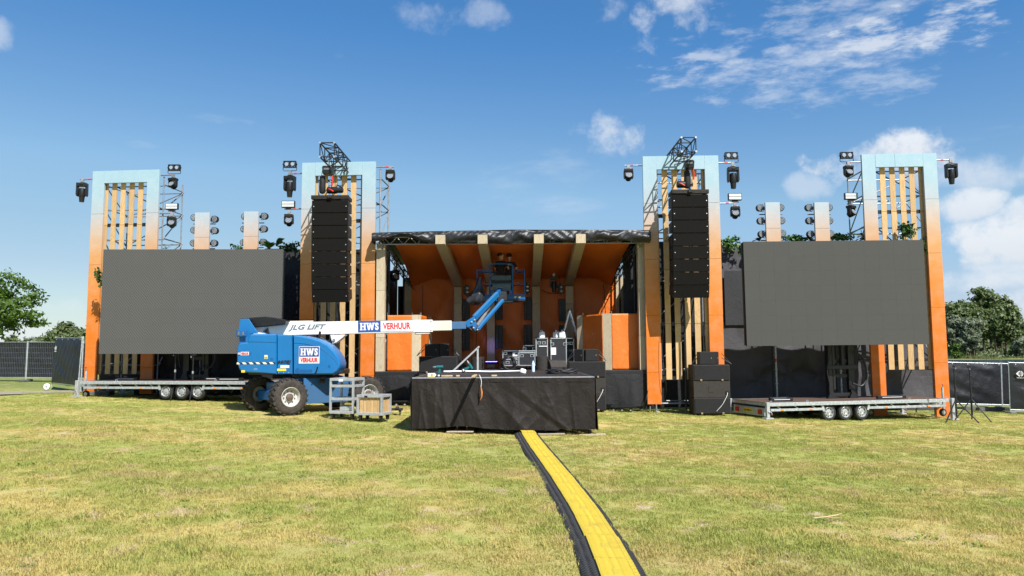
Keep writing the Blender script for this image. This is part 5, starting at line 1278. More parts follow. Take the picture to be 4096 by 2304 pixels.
# plywood clad posts
for px0, px1, Y, pyt, lab in ((1506, 1540, 25.5, 975, 'pale plywood post at the left front corner of the stage'), (2550, 2585, 25.5, 972, 'pale plywood post at the right front corner of the stage'),
                              (1611, 1643, 30.8, 1111, 'plywood post at the left end of the orange back wall'), (2463, 2497, 30.8, 1107, 'plywood post at the right end of the orange back wall')):
    a = P(px0, pyt, Y); b = P(px1, pyt, Y); W_ = b.x - a.x; t = thing('plywood_post', lab, 'post', ((a.x + b.x) / 2, Y, SF), 0, 'plywood posts of the stage'); H = a.z - SF; z = 0
    for hh in (1.15, 1.6, 2.44):
        h = min(hh, H - z)
        if h <= 0: continue
        MB().box((0, W_ / 2, z + h / 2), (W_, W_, h - .005)).build('cladding', 'pale_ply', t, bevel=.006); z += h
# plywood portals: sloping beam to the front edge and a column on the back wall
labs = ['first plywood portal from the left under the stage roof', 'second plywood portal from the left, behind the lift basket', 'third plywood portal from the left under the stage roof', 'fourth plywood portal from the left under the stage roof']
for k, (fx, bx_) in enumerate(BX):
    t = thing('plywood_portal', labs[k], 'beam', (bx_, 30.6, SF), 0, 'plywood portals of the stage'); zc = 4.55 - SF
    for z0, z1 in ((0, 1.22), (1.22, 2.6), (2.6, zc)): MB().box((0, .0, (z0 + z1) / 2), (.315, .315, z1 - z0 - .004)).build('column', 'pale_ply', t, bevel=.006)
    A = Vector((fx - bx_, 24.93 - 30.6, 5.66 - SF)); B = Vector((0, .16, 4.70 - SF))
    for q0, q1 in ((0, .34), (.34, .70), (.70, 1)):
        a, b = A.lerp(B, q0), A.lerp(B, q1 - .0008); bm2 = MB(); h = .155; vs = []
        for p in (a, b): vs += [p + Vector((-h * 1.06, 0, -h)), p + Vector((h * 1.06, 0, -h)), p + Vector((h * 1.06, 0, h)), p + Vector((-h * 1.06, 0, h))]
        bm2.add(vs, [(0, 1, 2, 3), (7, 6, 5, 4), (0, 4, 5, 1), (1, 5, 6, 2), (2, 6, 7, 3), (3, 7, 4, 0)]).build('beam', 'pale_ply', t, bevel=.006)
# orange booths at both sides
def booth(plan, mats, zt, lab):
    """plan: front outline points; each stretch a panel of its own with thickness"""
    c = sum((Vector((*p, 0)) for p in plan), Vector()) / len(plan); t = thing('orange_booth', lab, 'booth', (c.x, c.y, SF), 0, 'orange booths on the stage')
    for k in range(len(plan) - 1):
        a = Vector((*plan[k], 0)) - Vector((c.x, c.y, 0)); b = Vector((*plan[k + 1], 0)) - Vector((c.x, c.y, 0)); m_ = mats[k]
        d = (b - a).normalized(); n_ = Vector((d.y, -d.x, 0)); a = a + d * .002; b = b - d * .002
        if m_ == 'orange_cloth':
            MB().sheet(lambda u, v: a.lerp(b, u) + Vector((0, 0, .01 + v * zt)) + n_ * (.012 * math.sin(5 * u + 4 * v) * math.sin(math.pi * u) + .03 * math.exp(-((u - .2 - v) / .1) ** 2) * (1 - v)), 24, 30).build('cloth_panel', m_, t, 180, recalc=False, thick=.01)
        else: MB().add([a, b, b - n_ * .04, a - n_ * .04, a + Vector((0, 0, zt + .02)), b + Vector((0, 0, zt + .02)), b - n_ * .04 + Vector((0, 0, zt + .02)), a - n_ * .04 + Vector((0, 0, zt + .02))], [(0, 1, 5, 4), (1, 2, 6, 5), (2, 3, 7, 6), (3, 0, 4, 7), (4, 5, 6, 7)]).build('wood_panel', m_, t)
        for q in (a, b): MB().tube(q - n_ * .03 + Vector((0, 0, zt)), q - n_ * .03 + Vector((0, 0, zt + .1)), .008, 6).build('bolt', 'steel', t)
    return t
def px2(px, Y): return P(px, 1400, Y).x
zbt = P(1600, 1262, 26).z - SF
booth([(px2(1548, 26), 26), (px2(1647, 26), 26), (px2(1684, 26), 26), (px2(1684, 26) + .10, 27.6), (px2(1684, 26) + .15, 27.95)], ['orange_cloth', 'pale_ply', 'orange_cloth', 'pale_ply'], zbt, 'orange clad booth with a plywood corner on the left of the stage')
zbr = P(2430, 1256, 26).z - SF
booth([(px2(2309, 27.4), 27.4), (px2(2332, 27.25), 27.25), (px2(2412, 26.1), 26.1), (px2(2448, 26.0), 26.0), (px2(2554, 26), 26.0)], ['pale_ply', 'orange_cloth', 'pale_ply', 'orange_cloth'], zbr, 'orange clad booth with a plywood corner on the right of the stage')

# ================================================================== front platform (runway)
X0, X1 = P(1651, 1600, 17.55).x, P(2376, 1600, 17.55).x; PZ = 1.294; PYB = 24.0
pf = thing('front_platform', 'long black skirted platform running forward from the stage', 'platform', ((X0 + X1) / 2, 17.55, 0)); ox = (X0 + X1) / 2; hw = (X1 - X0) / 2
for i in range(2):
    for j in range(3): MB().box((-hw + hw * (i + .5), .02 + 2.15 * (j + .5), PZ - .03), (hw - .008, 2.14, .06)).build('deck_panel', 'stage_deck', pf)
for y in (-.005, ): MB().box((0, y, PZ - .035), (2 * hw + .02, .03, .075)).build('edge_rail', 'aluminium', pf, bevel=.004)
for x in (-hw - .005, hw + .005): MB().box((x, 3.2, PZ - .035), (.02, 6.5, .07)).build('edge_rail', 'aluminium', pf, bevel=.004)
def pskirt(fn_pt, nu, name, seed, gap, strong):
    r = random.Random(seed); ph = [r.uniform(0, 6) for _ in range(6)]
    def fn(u, v):
        p, nrm = fn_pt(u); zb = gz(p.x + ox, 17.55) + gap(u); z = zb + v * (PZ - .02 - zb); k = (1 - v) * min(1, v * 3 + .35); uu = u * 4.2
        f = .03 * math.sin(3.2 * uu + ph[0] + 2.2 * v) + .03 * math.sin(7.1 * uu + ph[1] - 2 * v + math.sin(2 * uu)) + .014 * math.sin(17 * uu + ph[2] + 3 * v) * (.4 + .6 * math.sin(1.9 * uu + 1) ** 2)
        for c0, sl, wd, am in strong: f += 1.6 * am * math.exp(-abs((u - c0 - sl * (1 - v)) / wd) * 1.3) * (1 - .4 * v)
        return tuple(p + nrm * (.03 + k * .015 + .55 * f * (1 - v * .55) * (0.3 + .7 * min(1, (1 - v) * 3))) + Vector((0, 0, z)))
    return MB().sheet(fn, nu, 40).build(name, 'skirt_cloth', pf, 180, recalc=False)
FOLD = [(.03, .05, .018, .05), (.06, -.02, .015, .04), (.13, .0, .016, .04), (.24, .05, .018, -.03), (.50, .35, .03, .03), (.62, -.1, .02, .02), (.70, .12, .02, .03), (.86, .03, .015, .03), (.10, .10, .03, .05), (.16, .03, .022, .045), (.21, .02, .02, -.03), (.27, .12, .05, .05), (.34, .28, .07, .06), (.42, .40, .05, -.035), (.80, -.25, .05, .045), (.92, -.3, .05, .03)]
pskirt(lambda u: (Vector((-hw - .02 + u * (2 * hw + .04), -.02, 0)), Vector((0, -1, 0))), 240, 'front_skirt', 5, lambda u: .06 + .05 * u + .07 * math.exp(-((u - .28) / .12) ** 2) + (.03 if u > .8 else 0), FOLD)
pskirt(lambda u: (Vector((-hw - .02, -.02 + u * 6.3, 0)), Vector((-1, 0, 0))), 100, 'side_skirt', 6, lambda u: .05, FOLD)
pskirt(lambda u: (Vector((hw + .02, -.02 + u * 6.3, 0)), Vector((1, 0, 0))), 100, 'side_skirt', 7, lambda u: .1, FOLD)
MB().sheet(lambda u, v: (-hw - .02 + u * (2 * hw + .04), -.058 + .004 * math.sin(40 * u) + .004 * math.sin(91 * u + 1), PZ - .115 + v * .09), 90, 2).build('top_hem', 'skirt_cloth', pf, 180, recalc=False)
for x in (-hw + .1, -hw + 1.02, -hw + 1.25, .05, hw - 1.15, hw - .9, hw - .1):
    for y in (.12, 2.1, 4.3, 6.2):
        lg = tube_part('leg', pf, (x, y, gz(x + ox) + .05), (x, y, PZ - .06), .027, 'galv'); MB().tube((x, y, gz(x + ox) + .01), (x, y, gz(x + ox) + .11), .034, 10).build('rubber_foot', 'cable', lg)
for x in (-hw + 1.1, hw - 1.0, hw - .05): tag(MB().box((0, 0, .012), (.62, .3, .024)).build('ply_sheet', 'pale_ply', None, loc=(x + ox, 17.62, gz(x + ox) + .002)), {0: 'thin plywood sheet under the left front legs of the skirted platform', 1: 'thin plywood sheet under the right pair of front legs of the skirted platform', 2: 'thin sheet under the right corner leg of the skirted platform'}[[-hw + 1.1, hw - 1.0, hw - .05].index(x)], 'sheet', 'sheets under the platform legs')
# hanging leather strap and its cord
a = P(1914, 1503, 17.45); sp = thing('hanging_strap', 'brown strap on a cord hanging down the front of the skirted platform', 'strap', tuple(a))
MB().hose([(0, .1, .02), (.03, -.02, .0), (.07, -.06, -.12), (.06, -.07, -.25)], .006, 6).build('cord', 'white_plastic', sp, 40)
MB().path([(.06, -.09, -.25), (.08, -.1, -.38), (.075, -.1, -.48), (.04, -.09, -.56)], [.012, .022, .018, .004], 8).build('strap', 'orange_leather', sp, 40)

# ================================================================== loudspeakers
def sub(loc, w_, h_, lab, grp, rz=0, face='speaker_face', grille=True, d=.7):
    t = thing('subwoofer', lab, 'speaker', loc, rz, grp)
    MB().box((0, d / 2, h_ / 2), (w_, d, h_ - .006)).build('cabinet', 'speaker_brown', t, bevel=.008)
    if grille:
        MB().box((0, -.008, h_ / 2), (w_ - .05, .03, h_ - .06)).build('grille', face, t, bevel=.008)
        for s_ in (-1, 1):
            MB().box((s_ * w_ * .29, -.026, .035), (.05, .012, .05)).build('badge', 'pale_wood', t); MB().box((s_ * w_ * .29, -.032, .035), (.024, .01, .024)).build('badge_centre', 'black_plastic', t)
    else:
        MB().box((w_ * .42, -.008, h_ * .3), (.12, .02, .11)).build('socket_plate', 'black_metal', t); MB().hose([(w_ * .42, -.02, h_ * .3), (w_ * .38, -.09, h_ * .1), (w_ * .25, -.1, -h_ * .4), (w_ * .1, -.06, -h_ * .8)], .007, 6).build('cable', 'white_plastic', t, 40)
        MB().box((w_ * -.02, -.005, h_ * .5), (.16, .012, .2)).build('logo_plate', 'speaker_brown', t)
    for s_ in (-1, 1): MB().box((s_ * (w_ / 2 + .004), .25, h_ * .5), (.02, .16, .09)).build('side_handle', 'black_metal', t, bevel=.01)
    return t
def fill(loc, w_, h_, lab, rz, grp):
    t = thing('fill_speaker', lab, 'speaker', loc, rz, grp)
    MB().prism([(-w_ / 2, 0), (w_ / 2, 0), (w_ / 2 - .06, .42), (-w_ / 2 + .06, .42)], 'z', 0, h_).build('cabinet', 'speaker_brown', t, bevel=.008)
    MB().box((0, -.006, h_ / 2), (w_ - .03, .02, h_ - .03)).build('grille', 'speaker_face', t, bevel=.006); MB().lathe([(.004, -.022), (.012, -.02), (.014, -.012)], 8, 'y', (w_ * .3, 0, h_ / 2)).build('stud', 'pale_wood', t)
    return t
def stack(pxl, pxr, pyt, Y, who, n, side):
    a, b = P(pxl, pyt, Y), P(pxr, pyt, Y); w_ = b.x - a.x; x = (a.x + b.x) / 2; z0 = gz(x, Y); h = (a.z - z0 - .03) / n
    for k in range(n): sub((x, Y, z0 + .03 + k * h), w_, h, ('bottom', 'middle', 'top')[k] + ' black subwoofer of the ground stack ' + who, 'subwoofers in ground stacks', grille=(k != 1))
    zt = a.z
    return x, zt, w_
x, zt, w_ = stack(1676, 1829, 1425, 24.25, 'left of the skirted platform, by the orange booth', 3, 0)
fill((x - .21, 24.3, zt), .47, .40, 'left fill speaker on the subwoofer stack left of the skirted platform', R(-6), 'fill speakers on the stacks'); fill((x + .2, 24.36, zt), .34, .40, 'right fill speaker on the subwoofer stack left of the skirted platform', R(35), 'fill speakers on the stacks')
def strap(x, Y, zt, dx, who):
    o = MB().path([(x, Y, zt + .36), (x + dx, Y - .05, zt + .01)], .009, 5).path([(x, Y, zt + .22), (x + dx, Y - .05, zt + .01)], .014, 5).build('ratchet_strap', 'cable'); tag(o, who, 'strap', 'straps holding fill speakers')
strap(x - .46, 24.4, zt, -.24, 'black strap left of the fill speakers beside the left orange booth'); strap(x + .42, 24.4, zt, .25, 'pale strap right of the fill speakers on the left platform stack')
x, zt, w_ = stack(2274, 2422, 1446, 24.6, 'right of the skirted platform', 3, 1)
fill((x + .17, 24.65, zt), .44, .40, 'right fill speaker on the subwoofer stack right of the skirted platform', R(6), 'fill speakers on the stacks'); fill((x - .25, 24.75, zt), .34, .40, 'left fill speaker on the subwoofer stack right of the skirted platform', R(-38), 'fill speakers on the stacks')
strap(x + .4, 24.7, zt, .24, 'strap right of the fill speakers on the right platform stack'); strap(x - .42, 24.7, zt, -.24, 'strap left of the fill speakers on the right platform stack')
x, zt, w_ = stack(2772, 2918, 1459, 24.5, 'under the right hanging speaker column', 3, 1)
fill((x - .13, 24.55, zt), .5, .42, 'left fill speaker on the subwoofer stack under the right hanging column', R(5), 'fill speakers on the stacks'); fill((x + .22, 24.75, zt), .32, .42, 'right fill speaker on the subwoofer stack under the right hanging column', R(40), 'fill speakers on the stacks')
strap(x - .4, 24.7, zt, -.2, 'strap left of the fill speakers under the right hanging column'); strap(x + .4, 24.7, zt, .3, 'strap right of the fill speakers under the right hanging column')

# ================================================================== things on the stage
def drum_monitor(px0, px1, pyt, Y, lab):
    a, b = P(px0, pyt, Y), P(px1, pyt, Y); w_ = b.x - a.x; h = a.z - SF
    t = thing('drum_fill_speaker', lab, 'speaker', ((a.x + b.x) / 2, Y, SF), 0, 'round backed monitor speakers'); n = 13
    arc = [(w_ / 2 * math.sin(q), .16 - .16 * math.cos(q)) for q in np.linspace(-1.45, 1.45, n)]
    MB().prism(arc + [(w_ / 2, .45), (-w_ / 2, .45)], 'z', 0, h).build('cabinet', 'speaker_brown', t, 35, bevel=.008)
    for s_ in (-1, 1):
        for z in (.12, h - .1): MB().box((s_ * w_ * .34, .05, z), (w_ * .22, .03, .03)).build('clamp_strip', 'black_metal', t)
    MB().box((w_ * .44, .08, h * .5), (.05, .1, .12)).build('handle', 'black_metal', t, bevel=.01)
drum_monitor(1882, 1935, 1428, 25.75, 'round backed speaker on the stage front behind the steel railing'); drum_monitor(2143, 2197, 1425, 25.75, 'round backed speaker on the stage front before the tall flight cases')
def wedge(px, py, Y, w_, lab, rz):
    p = P(px, py, Y); t = thing('floor_wedge', lab, 'speaker', (p.x, Y, SF), rz, 'floor wedges on the stage')
    MB().prism([(0, 0), (.56, 0), (.56, .12), (.30, .36), (.12, .34), (0, .12)], 'x', -w_ / 2, w_ / 2).build('cabinet', 'speaker_brown', t, bevel=.012)
    MB().prism([(.555, .13), (.315, .355), (.325, .365), (.565, .14)], 'x', -w_ / 2 + .03, w_ / 2 - .03).build('grille', 'speaker_face', t)
    MB().box((w_ * .28, -.004, .06), (.12, .012, .08)).build('socket_plate', 'black_metal', t); MB().lathe([(.01, -.01), (.06, -.008), (.07, 0)], 14, 'x', (-w_ / 2, .3, .15)).build('side_port', 'black_metal', t)
wedge(2238, 1480, 25.75, .66, 'brown floor wedge on the stage front right of the round backed speaker', R(28)); wedge(1857, 1478, 25.7, .4, 'floor wedge with a round side on the stage behind the railing foot', R(62))
def flight_case(px0, px1, pyt, Y, lab, d=.6, casters=True, paper=None, lid=None, handles=(.3, .7), zb=None, hz=.8, rz=0.0):
    a, b = P(px0, pyt, Y), P(px1, pyt, Y); w_ = b.x - a.x; z0 = SF if zb is None else zb; H = a.z - z0; c0 = .14 if casters else 0
    t = thing('flight_case', lab, 'case', ((a.x + b.x) / 2, Y, z0), rz, 'flight cases on the stage')
    MB().box((0, d / 2, (H + c0) / 2), (w_ - .02, d - .02, H - c0 - .02)).build('box', 'dark_grey', t)
    e = MB()
    for sx in (-1, 1):
        for yy in (.012, d - .012): e.box((sx * (w_ / 2 - .014), yy, (H + c0) / 2), (.034, .034, H - c0))
        for z in (c0 + .014, H - .014): e.box((sx * (w_ / 2 - .0135), d / 2, z), (.033, d - .05, .033))
    for yy in (.0125, d - .0125):
        for z in (c0 + .0145, H - .0145): e.box((0, yy, z), (w_ - .062, .033, .033))
    if lid: e.box((0, .0125, c0 + (H - c0) * lid), (w_ - .062, .033, .045))
    e.build('edging', 'aluminium', t)
    for q in handles:
        h_ = MB().box(((q - .5) * w_ * 1.1, -.006, c0 + (H - c0) * hz), (.13, .012, .10)).build('handle_dish', 'aluminium', t); MB().box(((q - .5) * w_ * 1.1, -.014, c0 + (H - c0) * hz), (.09, .012, .06)).build('handle', 'black_metal', h_)
    for sx in (-1, 1):
        for z in (c0 + .02, H - .02): MB().lathe([(.005, -.035), (.025, -.03), (.033, 0)], 8, 'y', (sx * (w_ / 2 - .03), 0, z)).build('ball_corner', 'steel', t, 40)
    if paper: MB().box((paper[0] * w_, -.004, c0 + (H - c0) * paper[1]), (paper[2], .006, paper[3])).build('paper_label', 'paper', t)
    if casters:
        for sx in (-1, 1):
            for yy in (.1, d - .1): MB().lathe([(.01, -.02), (.055, -.02), (.055, .02), (.01, .02)], 12, 'x', (sx * (w_ / 2 - .1), yy, .056)).box((sx * (w_ / 2 - .1), yy, .12), (.09, .09, .04)).build('caster', 'cable', t)
    return t
flight_case(2202, 2266, 1352, 27.4, 'tall black flight case with white paper label on the stage', .6, True, (-.32, .52, .18, .26), None, (.14, .86), None, .78)
flight_case(2143, 2191, 1352, 27.5, 'narrow tall black flight case left of the labelled one', .6, True, (.1, .7, .3, .03), None, (.3, .66), None, .82)
flight_case(2255, 2296, 1352, 28.3, 'dark tall flight case half hidden behind the labelled one', .6)
flight_case(2074, 2141, 1402, 26.9, 'square flight case with two handles in front of the water cans', .6, True, None, .86, (.22, .78), None, .66)
flight_case(2010, 2077, 1402, 28.1, 'black flight case behind the cable coil', .6, True, (.25, .75, .18, .16), None, (.2, .8), None, .8)
flight_case(2013, 2075, 1430, 26.9, 'low flight case with a bright edge behind the cable coil', .55, True, None, .8, (.3, .75), None, .4)
flight_case(2094, 2145, 1381, 28.2, 'black flight case with a metal handle behind the square case', .6, True, None, None, (.12, .8), None, .82)
def jerrycan(px, py, Y, w_, lab, h=.24, rz=0):
    p = P(px, py, Y); t = thing('jerry_can', lab, 'jerry can', tuple(p), rz, 'white jerry cans on the cases')
    MB().prism([(-w_ / 2, 0), (w_ / 2, 0), (w_ / 2, h * .8), (w_ * .38, h), (-w_ * .1, h), (-w_ / 2, h * .82)], 'y', 0, .2).build('body', 'white_plastic', t, bevel=.025, seg=3)
    MB().lathe([(.005, .03), (.025, .028), (.027, 0), (.02, -.01)], 12, 'z', (w_ * .25, .1, h + .01)).build('cap', 'red_plastic', t, 40)
    MB().path([(-w_ * .2, .1, h * .9), (-w_ * .15, .1, h + .05), (w_ * .05, .1, h + .05), (w_ * .1, .1, h * .95)], .015, 8).build('handle', 'white_plastic', t, 40)
jerrycan(2168, 1352, 27.55, .215, 'white jerry can standing on the narrow tall flight case'); jerrycan(2233, 1352, 27.6, .19, 'white jerry can on the labelled flight case, left one of two', rz=R(40)); jerrycan(2247, 1352, 27.45, .21, 'white jerry can on the labelled flight case, right one of two', rz=R(-20))
# step ladder
p = P(2278, 1242, 29.2); t = thing('step_ladder', 'aluminium step ladder standing open behind the flight cases', 'ladder', (p.x, 29.2, SF)); H = p.z - SF
for s_, nm in ((-1, 'front_frame'), (1, 'rear_frame')):
    for y in (-.22, .22): MB().bar((0, y, H), (s_ * .62, y * 1.35, 0), .035, .07, (0, 1, 0)).build('stile', 'aluminium', t)
    for k in range(1, 7):
        q = k / 7; MB().box((s_ * .62 * q, 0, H * (1 - q)), (.06, .46 + .13 * q, .03)).build('rung', 'aluminium', t)
MB().box((0, 0, H + .01), (.12, .5, .05)).build('hinge', 'black_plastic', t)
# floor light shining up the column, dark LED floods and cables
p = P(1966, 1480, 28.9); t = thing('floor_flood', 'small black floor light shining violet up the second column', 'stage light', (p.x, 28.9, SF))
MB().box((0, 0, .22), (.5, .16, .10)).build('housing', 'black_plastic', t, bevel=.01); MB().path([(-.27, 0, .22), (-.27, 0, .03), (.27, 0, .03), (.27, 0, .22)], .014, 6).build('bracket', 'black_metal', t)
vl = emis('violet_led', (.25, .2, 1.0), 6.0); MB().box((0, .0, .275), (.44, .1, .012)).build('led_bar', 'violet_led', t)
ll = bpy.data.lights.new('violet_lamp', 'SPOT'); ll.energy = 30; ll.color = (.28, .22, 1.0); ll.spot_size = R(27); ll.spot_blend = .9; ll.shadow_soft_size = .1
lo = bpy.data.objects.new('violet_lamp', ll); COL.objects.link(lo); lo.parent = t; lo.location = (0.02, .05, .33); lo.rotation_euler = (Vector((-.03, 1.5, .55))).to_track_quat('-Z', 'Y').to_euler()
def batten(px0, px1, pyt, pyb, lab):
    Y = 30.55; a, b = P(px0, pyt, Y), P(px1, pyb, Y); w_ = b.x - a.x; h = a.z - b.z; t = thing('led_batten', lab, 'stage light', ((a.x + b.x) / 2, Y, b.z), 0, 'dark LED battens on the back wall')
    MB().box((-w_ * .27, .0, h / 2), (w_ * .36, .12, h)).build('driver_box', 'black_plastic', t, bevel=.01); MB().box((w_ * .2, .0, h / 2), (w_ * .56, .1, h)).build('housing', 'black_metal', t)
    n = 9; cell = MB().box((0, 0, 0), (w_ * .5, .03, h / n - .035)).mesh('cell', 'black_plastic')
    for k in range(n): obj('cell', cell, t, (w_ * .2, -.06, h * (k + .5) / n))
    for k in range(3): MB().box((-w_ * .27, -.063, h * (.35 + .12 * k)), (.03, .008, .03)).build('indicator', 'mid_grey', t)
bl_ = ['upper dark LED batten on the back wall between first and second column', 'lower dark LED batten on the back wall between first and second column', 'upper dark LED batten right of the second column, under the basket', 'lower dark LED batten right of the second column', 'upper dark LED batten left of the third column', 'lower dark LED batten left of the third column', 'upper dark LED batten left of the fourth column', 'lower dark LED batten left of the fourth column behind the ladder']
for k, (x0, x1, y0, y1) in enumerate(((1848, 1880, 1197, 1279), (1848, 1881, 1300, 1401), (1979, 2012, 1215, 1279), (1980, 2013, 1301, 1394), (2094, 2126, 1189, 1280), (2093, 2126, 1299, 1392), (2233, 2263, 1195, 1285), (2234, 2263, 1301, 1390))): batten(x0, x1, y0, y1, bl_[k])
for k, (px, py, lab) in enumerate(((1866, 1160, 'small two lamp blinder on the back wall left of the basket'), (2107, 1154, 'small two lamp blinder on the back wall right of the basket'), (2243, 1156, 'small two lamp blinder on the back wall left of the fourth column'))):
    p = P(px, py, 30.4); t = thing('small_blinder', lab, 'stage light', tuple(p), 0, 'small blinders on the back wall')
    MB().box((0, .03, 0), (.22, .10, .36)).build('housing', 'black_metal', t, bevel=.01)
    for z in (-.08, .08): MB().lathe([(.004, -.045), (.05, -.03), (.06, -.015)], 14, 'y', (.03, 0, z)).build('lens', 'lens', t, 30)
    for z in (.2, -.2): MB().box((0, .03, z), (.08, .05, .06)).build('bracket', 'black_metal', t)
    tube_part('hanging_cable', t, (-.05, .05, .2), (-.03, .1, .62), .008, 'cable')
p = P(2215, 1095, 29.0); lamp('profile', tuple(p), 'black moving head hanging under the stage roof between third and fourth beam', 'large moving heads on the tower arms', 0, .8)
# stray lamps in the dark roof corners
for k, (px, py, lab) in enumerate(((1580, 1070, 'dark lamp in the left corner under the stage roof'), (2510, 1060, 'dark lamp in the right corner under the stage roof'))):
    p = P(px, py, 28.0); lamp('wash', tuple(p), lab, 'wash lights on the tower arms', R(40 - 80 * k), 1.0)

# railing triangle, paper roll, tools and bits lying on the platform
p = P(1842, 1486, 22.0); t = thing('steel_railing', 'grey steel railing triangle standing on the skirted platform', 'railing', (p.x, 22.0, PZ))
q1, q2 = P(1917, 1386, 22.0), P(1911, 1486, 22.0)
MB().bar((q1 - p).xyz * 1.0 + Vector((-.78 * 0, 0, p.z - PZ)), Vector((P(1806, 1489, 22.0).x - p.x, 0, .0)), .05, .05).build('slanted_tube', 'grey_cart', t, bevel=.006); MB().bar((q1.x - p.x - .045, 0, q1.z - PZ - .05), (q2.x - p.x, 0, .0), .05, .055).build('upright', 'grey_cart', t, bevel=.006); MB().box((q2.x - p.x + .03, 0, .03), (.12, .1, .06)).build('foot', 'grey_cart', t)
MB().box((q2.x - p.x - .2, 0, .008), (1.4, .06, .016)).build('base_bar', 'aluminium', t)
a, b = P(1775, 1491, 20.3), P(2085, 1494, 20.0); t = thing('paper_roll', 'long white rolled sheet lying across the platform', 'roll', (a.x, a.y, PZ)); L = b.x - a.x
MB().path([(0, 0, .07), (L * .3, 0, .075), (L * .6, 0, .06), (L * .85, 0, .065), (L, -.2, .075)], .024, 8).build('sheet', 'paper', t, 50); MB().box((L + .05, -.2, .07), (.16, .16, .13), Matrix.Rotation(.3, 3, 'Y')).build('end_wrap', 'paper', t, bevel=.03); MB().box((L * .45, .06, .025), (L * .7, .1, .04)).build('plank', 'brown_deck', t)
def drill(px, py, Y, lab, lying, rz):
    p = P(px, py, Y); t = thing('cordless_drill', lab, 'drill', (p.x, Y, PZ), rz, 'cordless drills on the platform'); r_ = t
    if lying: t.rotation_euler = (0, R(58), rz)
    z = .06 if lying else 0; xx = -.12 if lying else 0
    MB().box((xx, 0, z + .035), (.10, .08, .07)).build('battery', 'black_plastic', t, bevel=.012); MB().prism([(xx - .03, z + .07), (xx + .03, z + .07), (xx + .045, z + .2), (xx - .005, z + .2)], 'y', -.02, .02).build('grip', 'teal', t, bevel=.008)
    MB().lathe([(.02, -.09), (.035, -.085), (.04, -.02), (.038, .07), (.025, .08)], 12, 'x', (xx + .02, 0, z + .235)).build('motor', 'teal', t, 35); MB().lathe([(.006, -.17), (.018, -.15), (.024, -.09)], 12, 'x', (xx + .02, 0, z + .235)).build('chuck', 'steel', t, 35); MB().box((xx, -.041, z + .035), (.05, .004, .04)).build('sticker', 'sign_white', t)
drill(1756, 1502, 17.95, 'cordless drill standing upright on the left front of the platform', False, 0); drill(1850, 1501, 18.1, 'cordless drill lying on its side on the platform', True, R(15))
p = P(1728, 1505, 17.9); t = thing('screw_box', 'small white and yellow box beside the upright drill', 'box', (p.x, 17.9, PZ)); MB().prism([(-.10, 0), (.06, 0), (.10, .045), (.06, .09), (-.10, .09)], 'y', 0, .08).build('carton', 'paper', t); MB().box((-.02, -.003, .008), (.16, .004, .016)).build('yellow_band', 'yellow_sticker', t); MB().box((0, -.003, .045), (.03, .004, .06)).build('print', 'orange_plastic', t)
for k, (px, py, Y, w_, rz, lab) in enumerate(((1788, 1501, 18.0, .27, 0, 'longest wood offcut, right of the upright drill'), (1831, 1502, 18.0, .09, .2, 'small wood offcut left of the lying drill'), (1977, 1501, 18.0, .13, 0, 'wood offcut under the white roll'))):
    p = P(px, py, Y); tag(MB().box((0, 0, .02), (w_, .06, .035)).build('wood_offcut', 'pale_wood', None, bevel=.003, loc=(p.x, Y, PZ + .002), rot=(0, 0, rz)), lab, 'offcut', 'wood offcuts on the platform')
p = P(1899, 1503, 17.6); tag(MB().bar((0, .5, .035), (.02, -1.0, .045), .075, .035).build('wood_plank', 'pale_wood', None, bevel=.003, loc=(p.x, 17.55, PZ)), 'wood plank jutting out over the front edge of the platform', 'plank')
p = P(2133, 1486, 22.0); t = thing('water_bottle', 'clear plastic water bottle standing on the platform', 'bottle', (p.x, 22.0, PZ)); MB().lathe([(.03, 0), (.045, .01), (.045, .16), (.042, .2), (.045, .24), (.018, .31), (.016, .33)], 14, 'z').build('body', 'bottle_water', t, 40); MB().lathe([(.018, .33), (.02, .335), (.02, .355), (.01, .36)], 10, 'z').build('cap', 'navy_sign', t)
def coil(loc, rad, n, lab, r0, seed, flat, sx=1.0):
    t = thing('cable_coil', lab, 'cable', loc); r = random.Random(seed)
    for k in range(n):
        R_ = rad * r.uniform(.72, 1.05); tl_ = r.uniform(-.25, .25); off = Vector((r.gauss(0, rad * .09), r.gauss(0, rad * .1), r.gauss(0, rad * .06))); pts = []
        for j in range(25):
            a_ = 6.283 * j / 24 + r.random() * .02; c, s_ = math.cos(a_) * R_ * sx, math.sin(a_) * R_
            v = Vector((c, s_, .05 * math.sin(2 * a_ + k) + r0 * (1 + k % 4))) if flat else Vector((c, .10 * math.sin(a_ + k) + tl_ * s_ * .5, s_ + rad + r0))
            pts.append(v + (off if not flat else Vector((off.x, off.y, abs(off.z) * .5))))
        MB().path(pts, r0, 6).build('loop', 'cable', t, 60)
    for k in range(3): MB().lathe([(.01, -.06), (r0 * 2.4, -.05), (r0 * 2.4, .05), (.01, .06)], 10, 'x').build('plug', 'black_plastic', t, 40, loc=((-.9 + .3 * k) * rad * sx, -.06, r0 * 2.5 if flat else rad * .3))
    return t
p = P(2035, 1487, 23.3); coil((p.x, 23.3, PZ), .22, 11, 'bundle of black cable coiled upright on the platform', .014, 2, False); p = P(2250, 1492, 20.0); coil((p.x, 20.0, PZ), .24, 7, 'thick black cable coil lying on the right of the platform', .018, 3, True, 1.75)
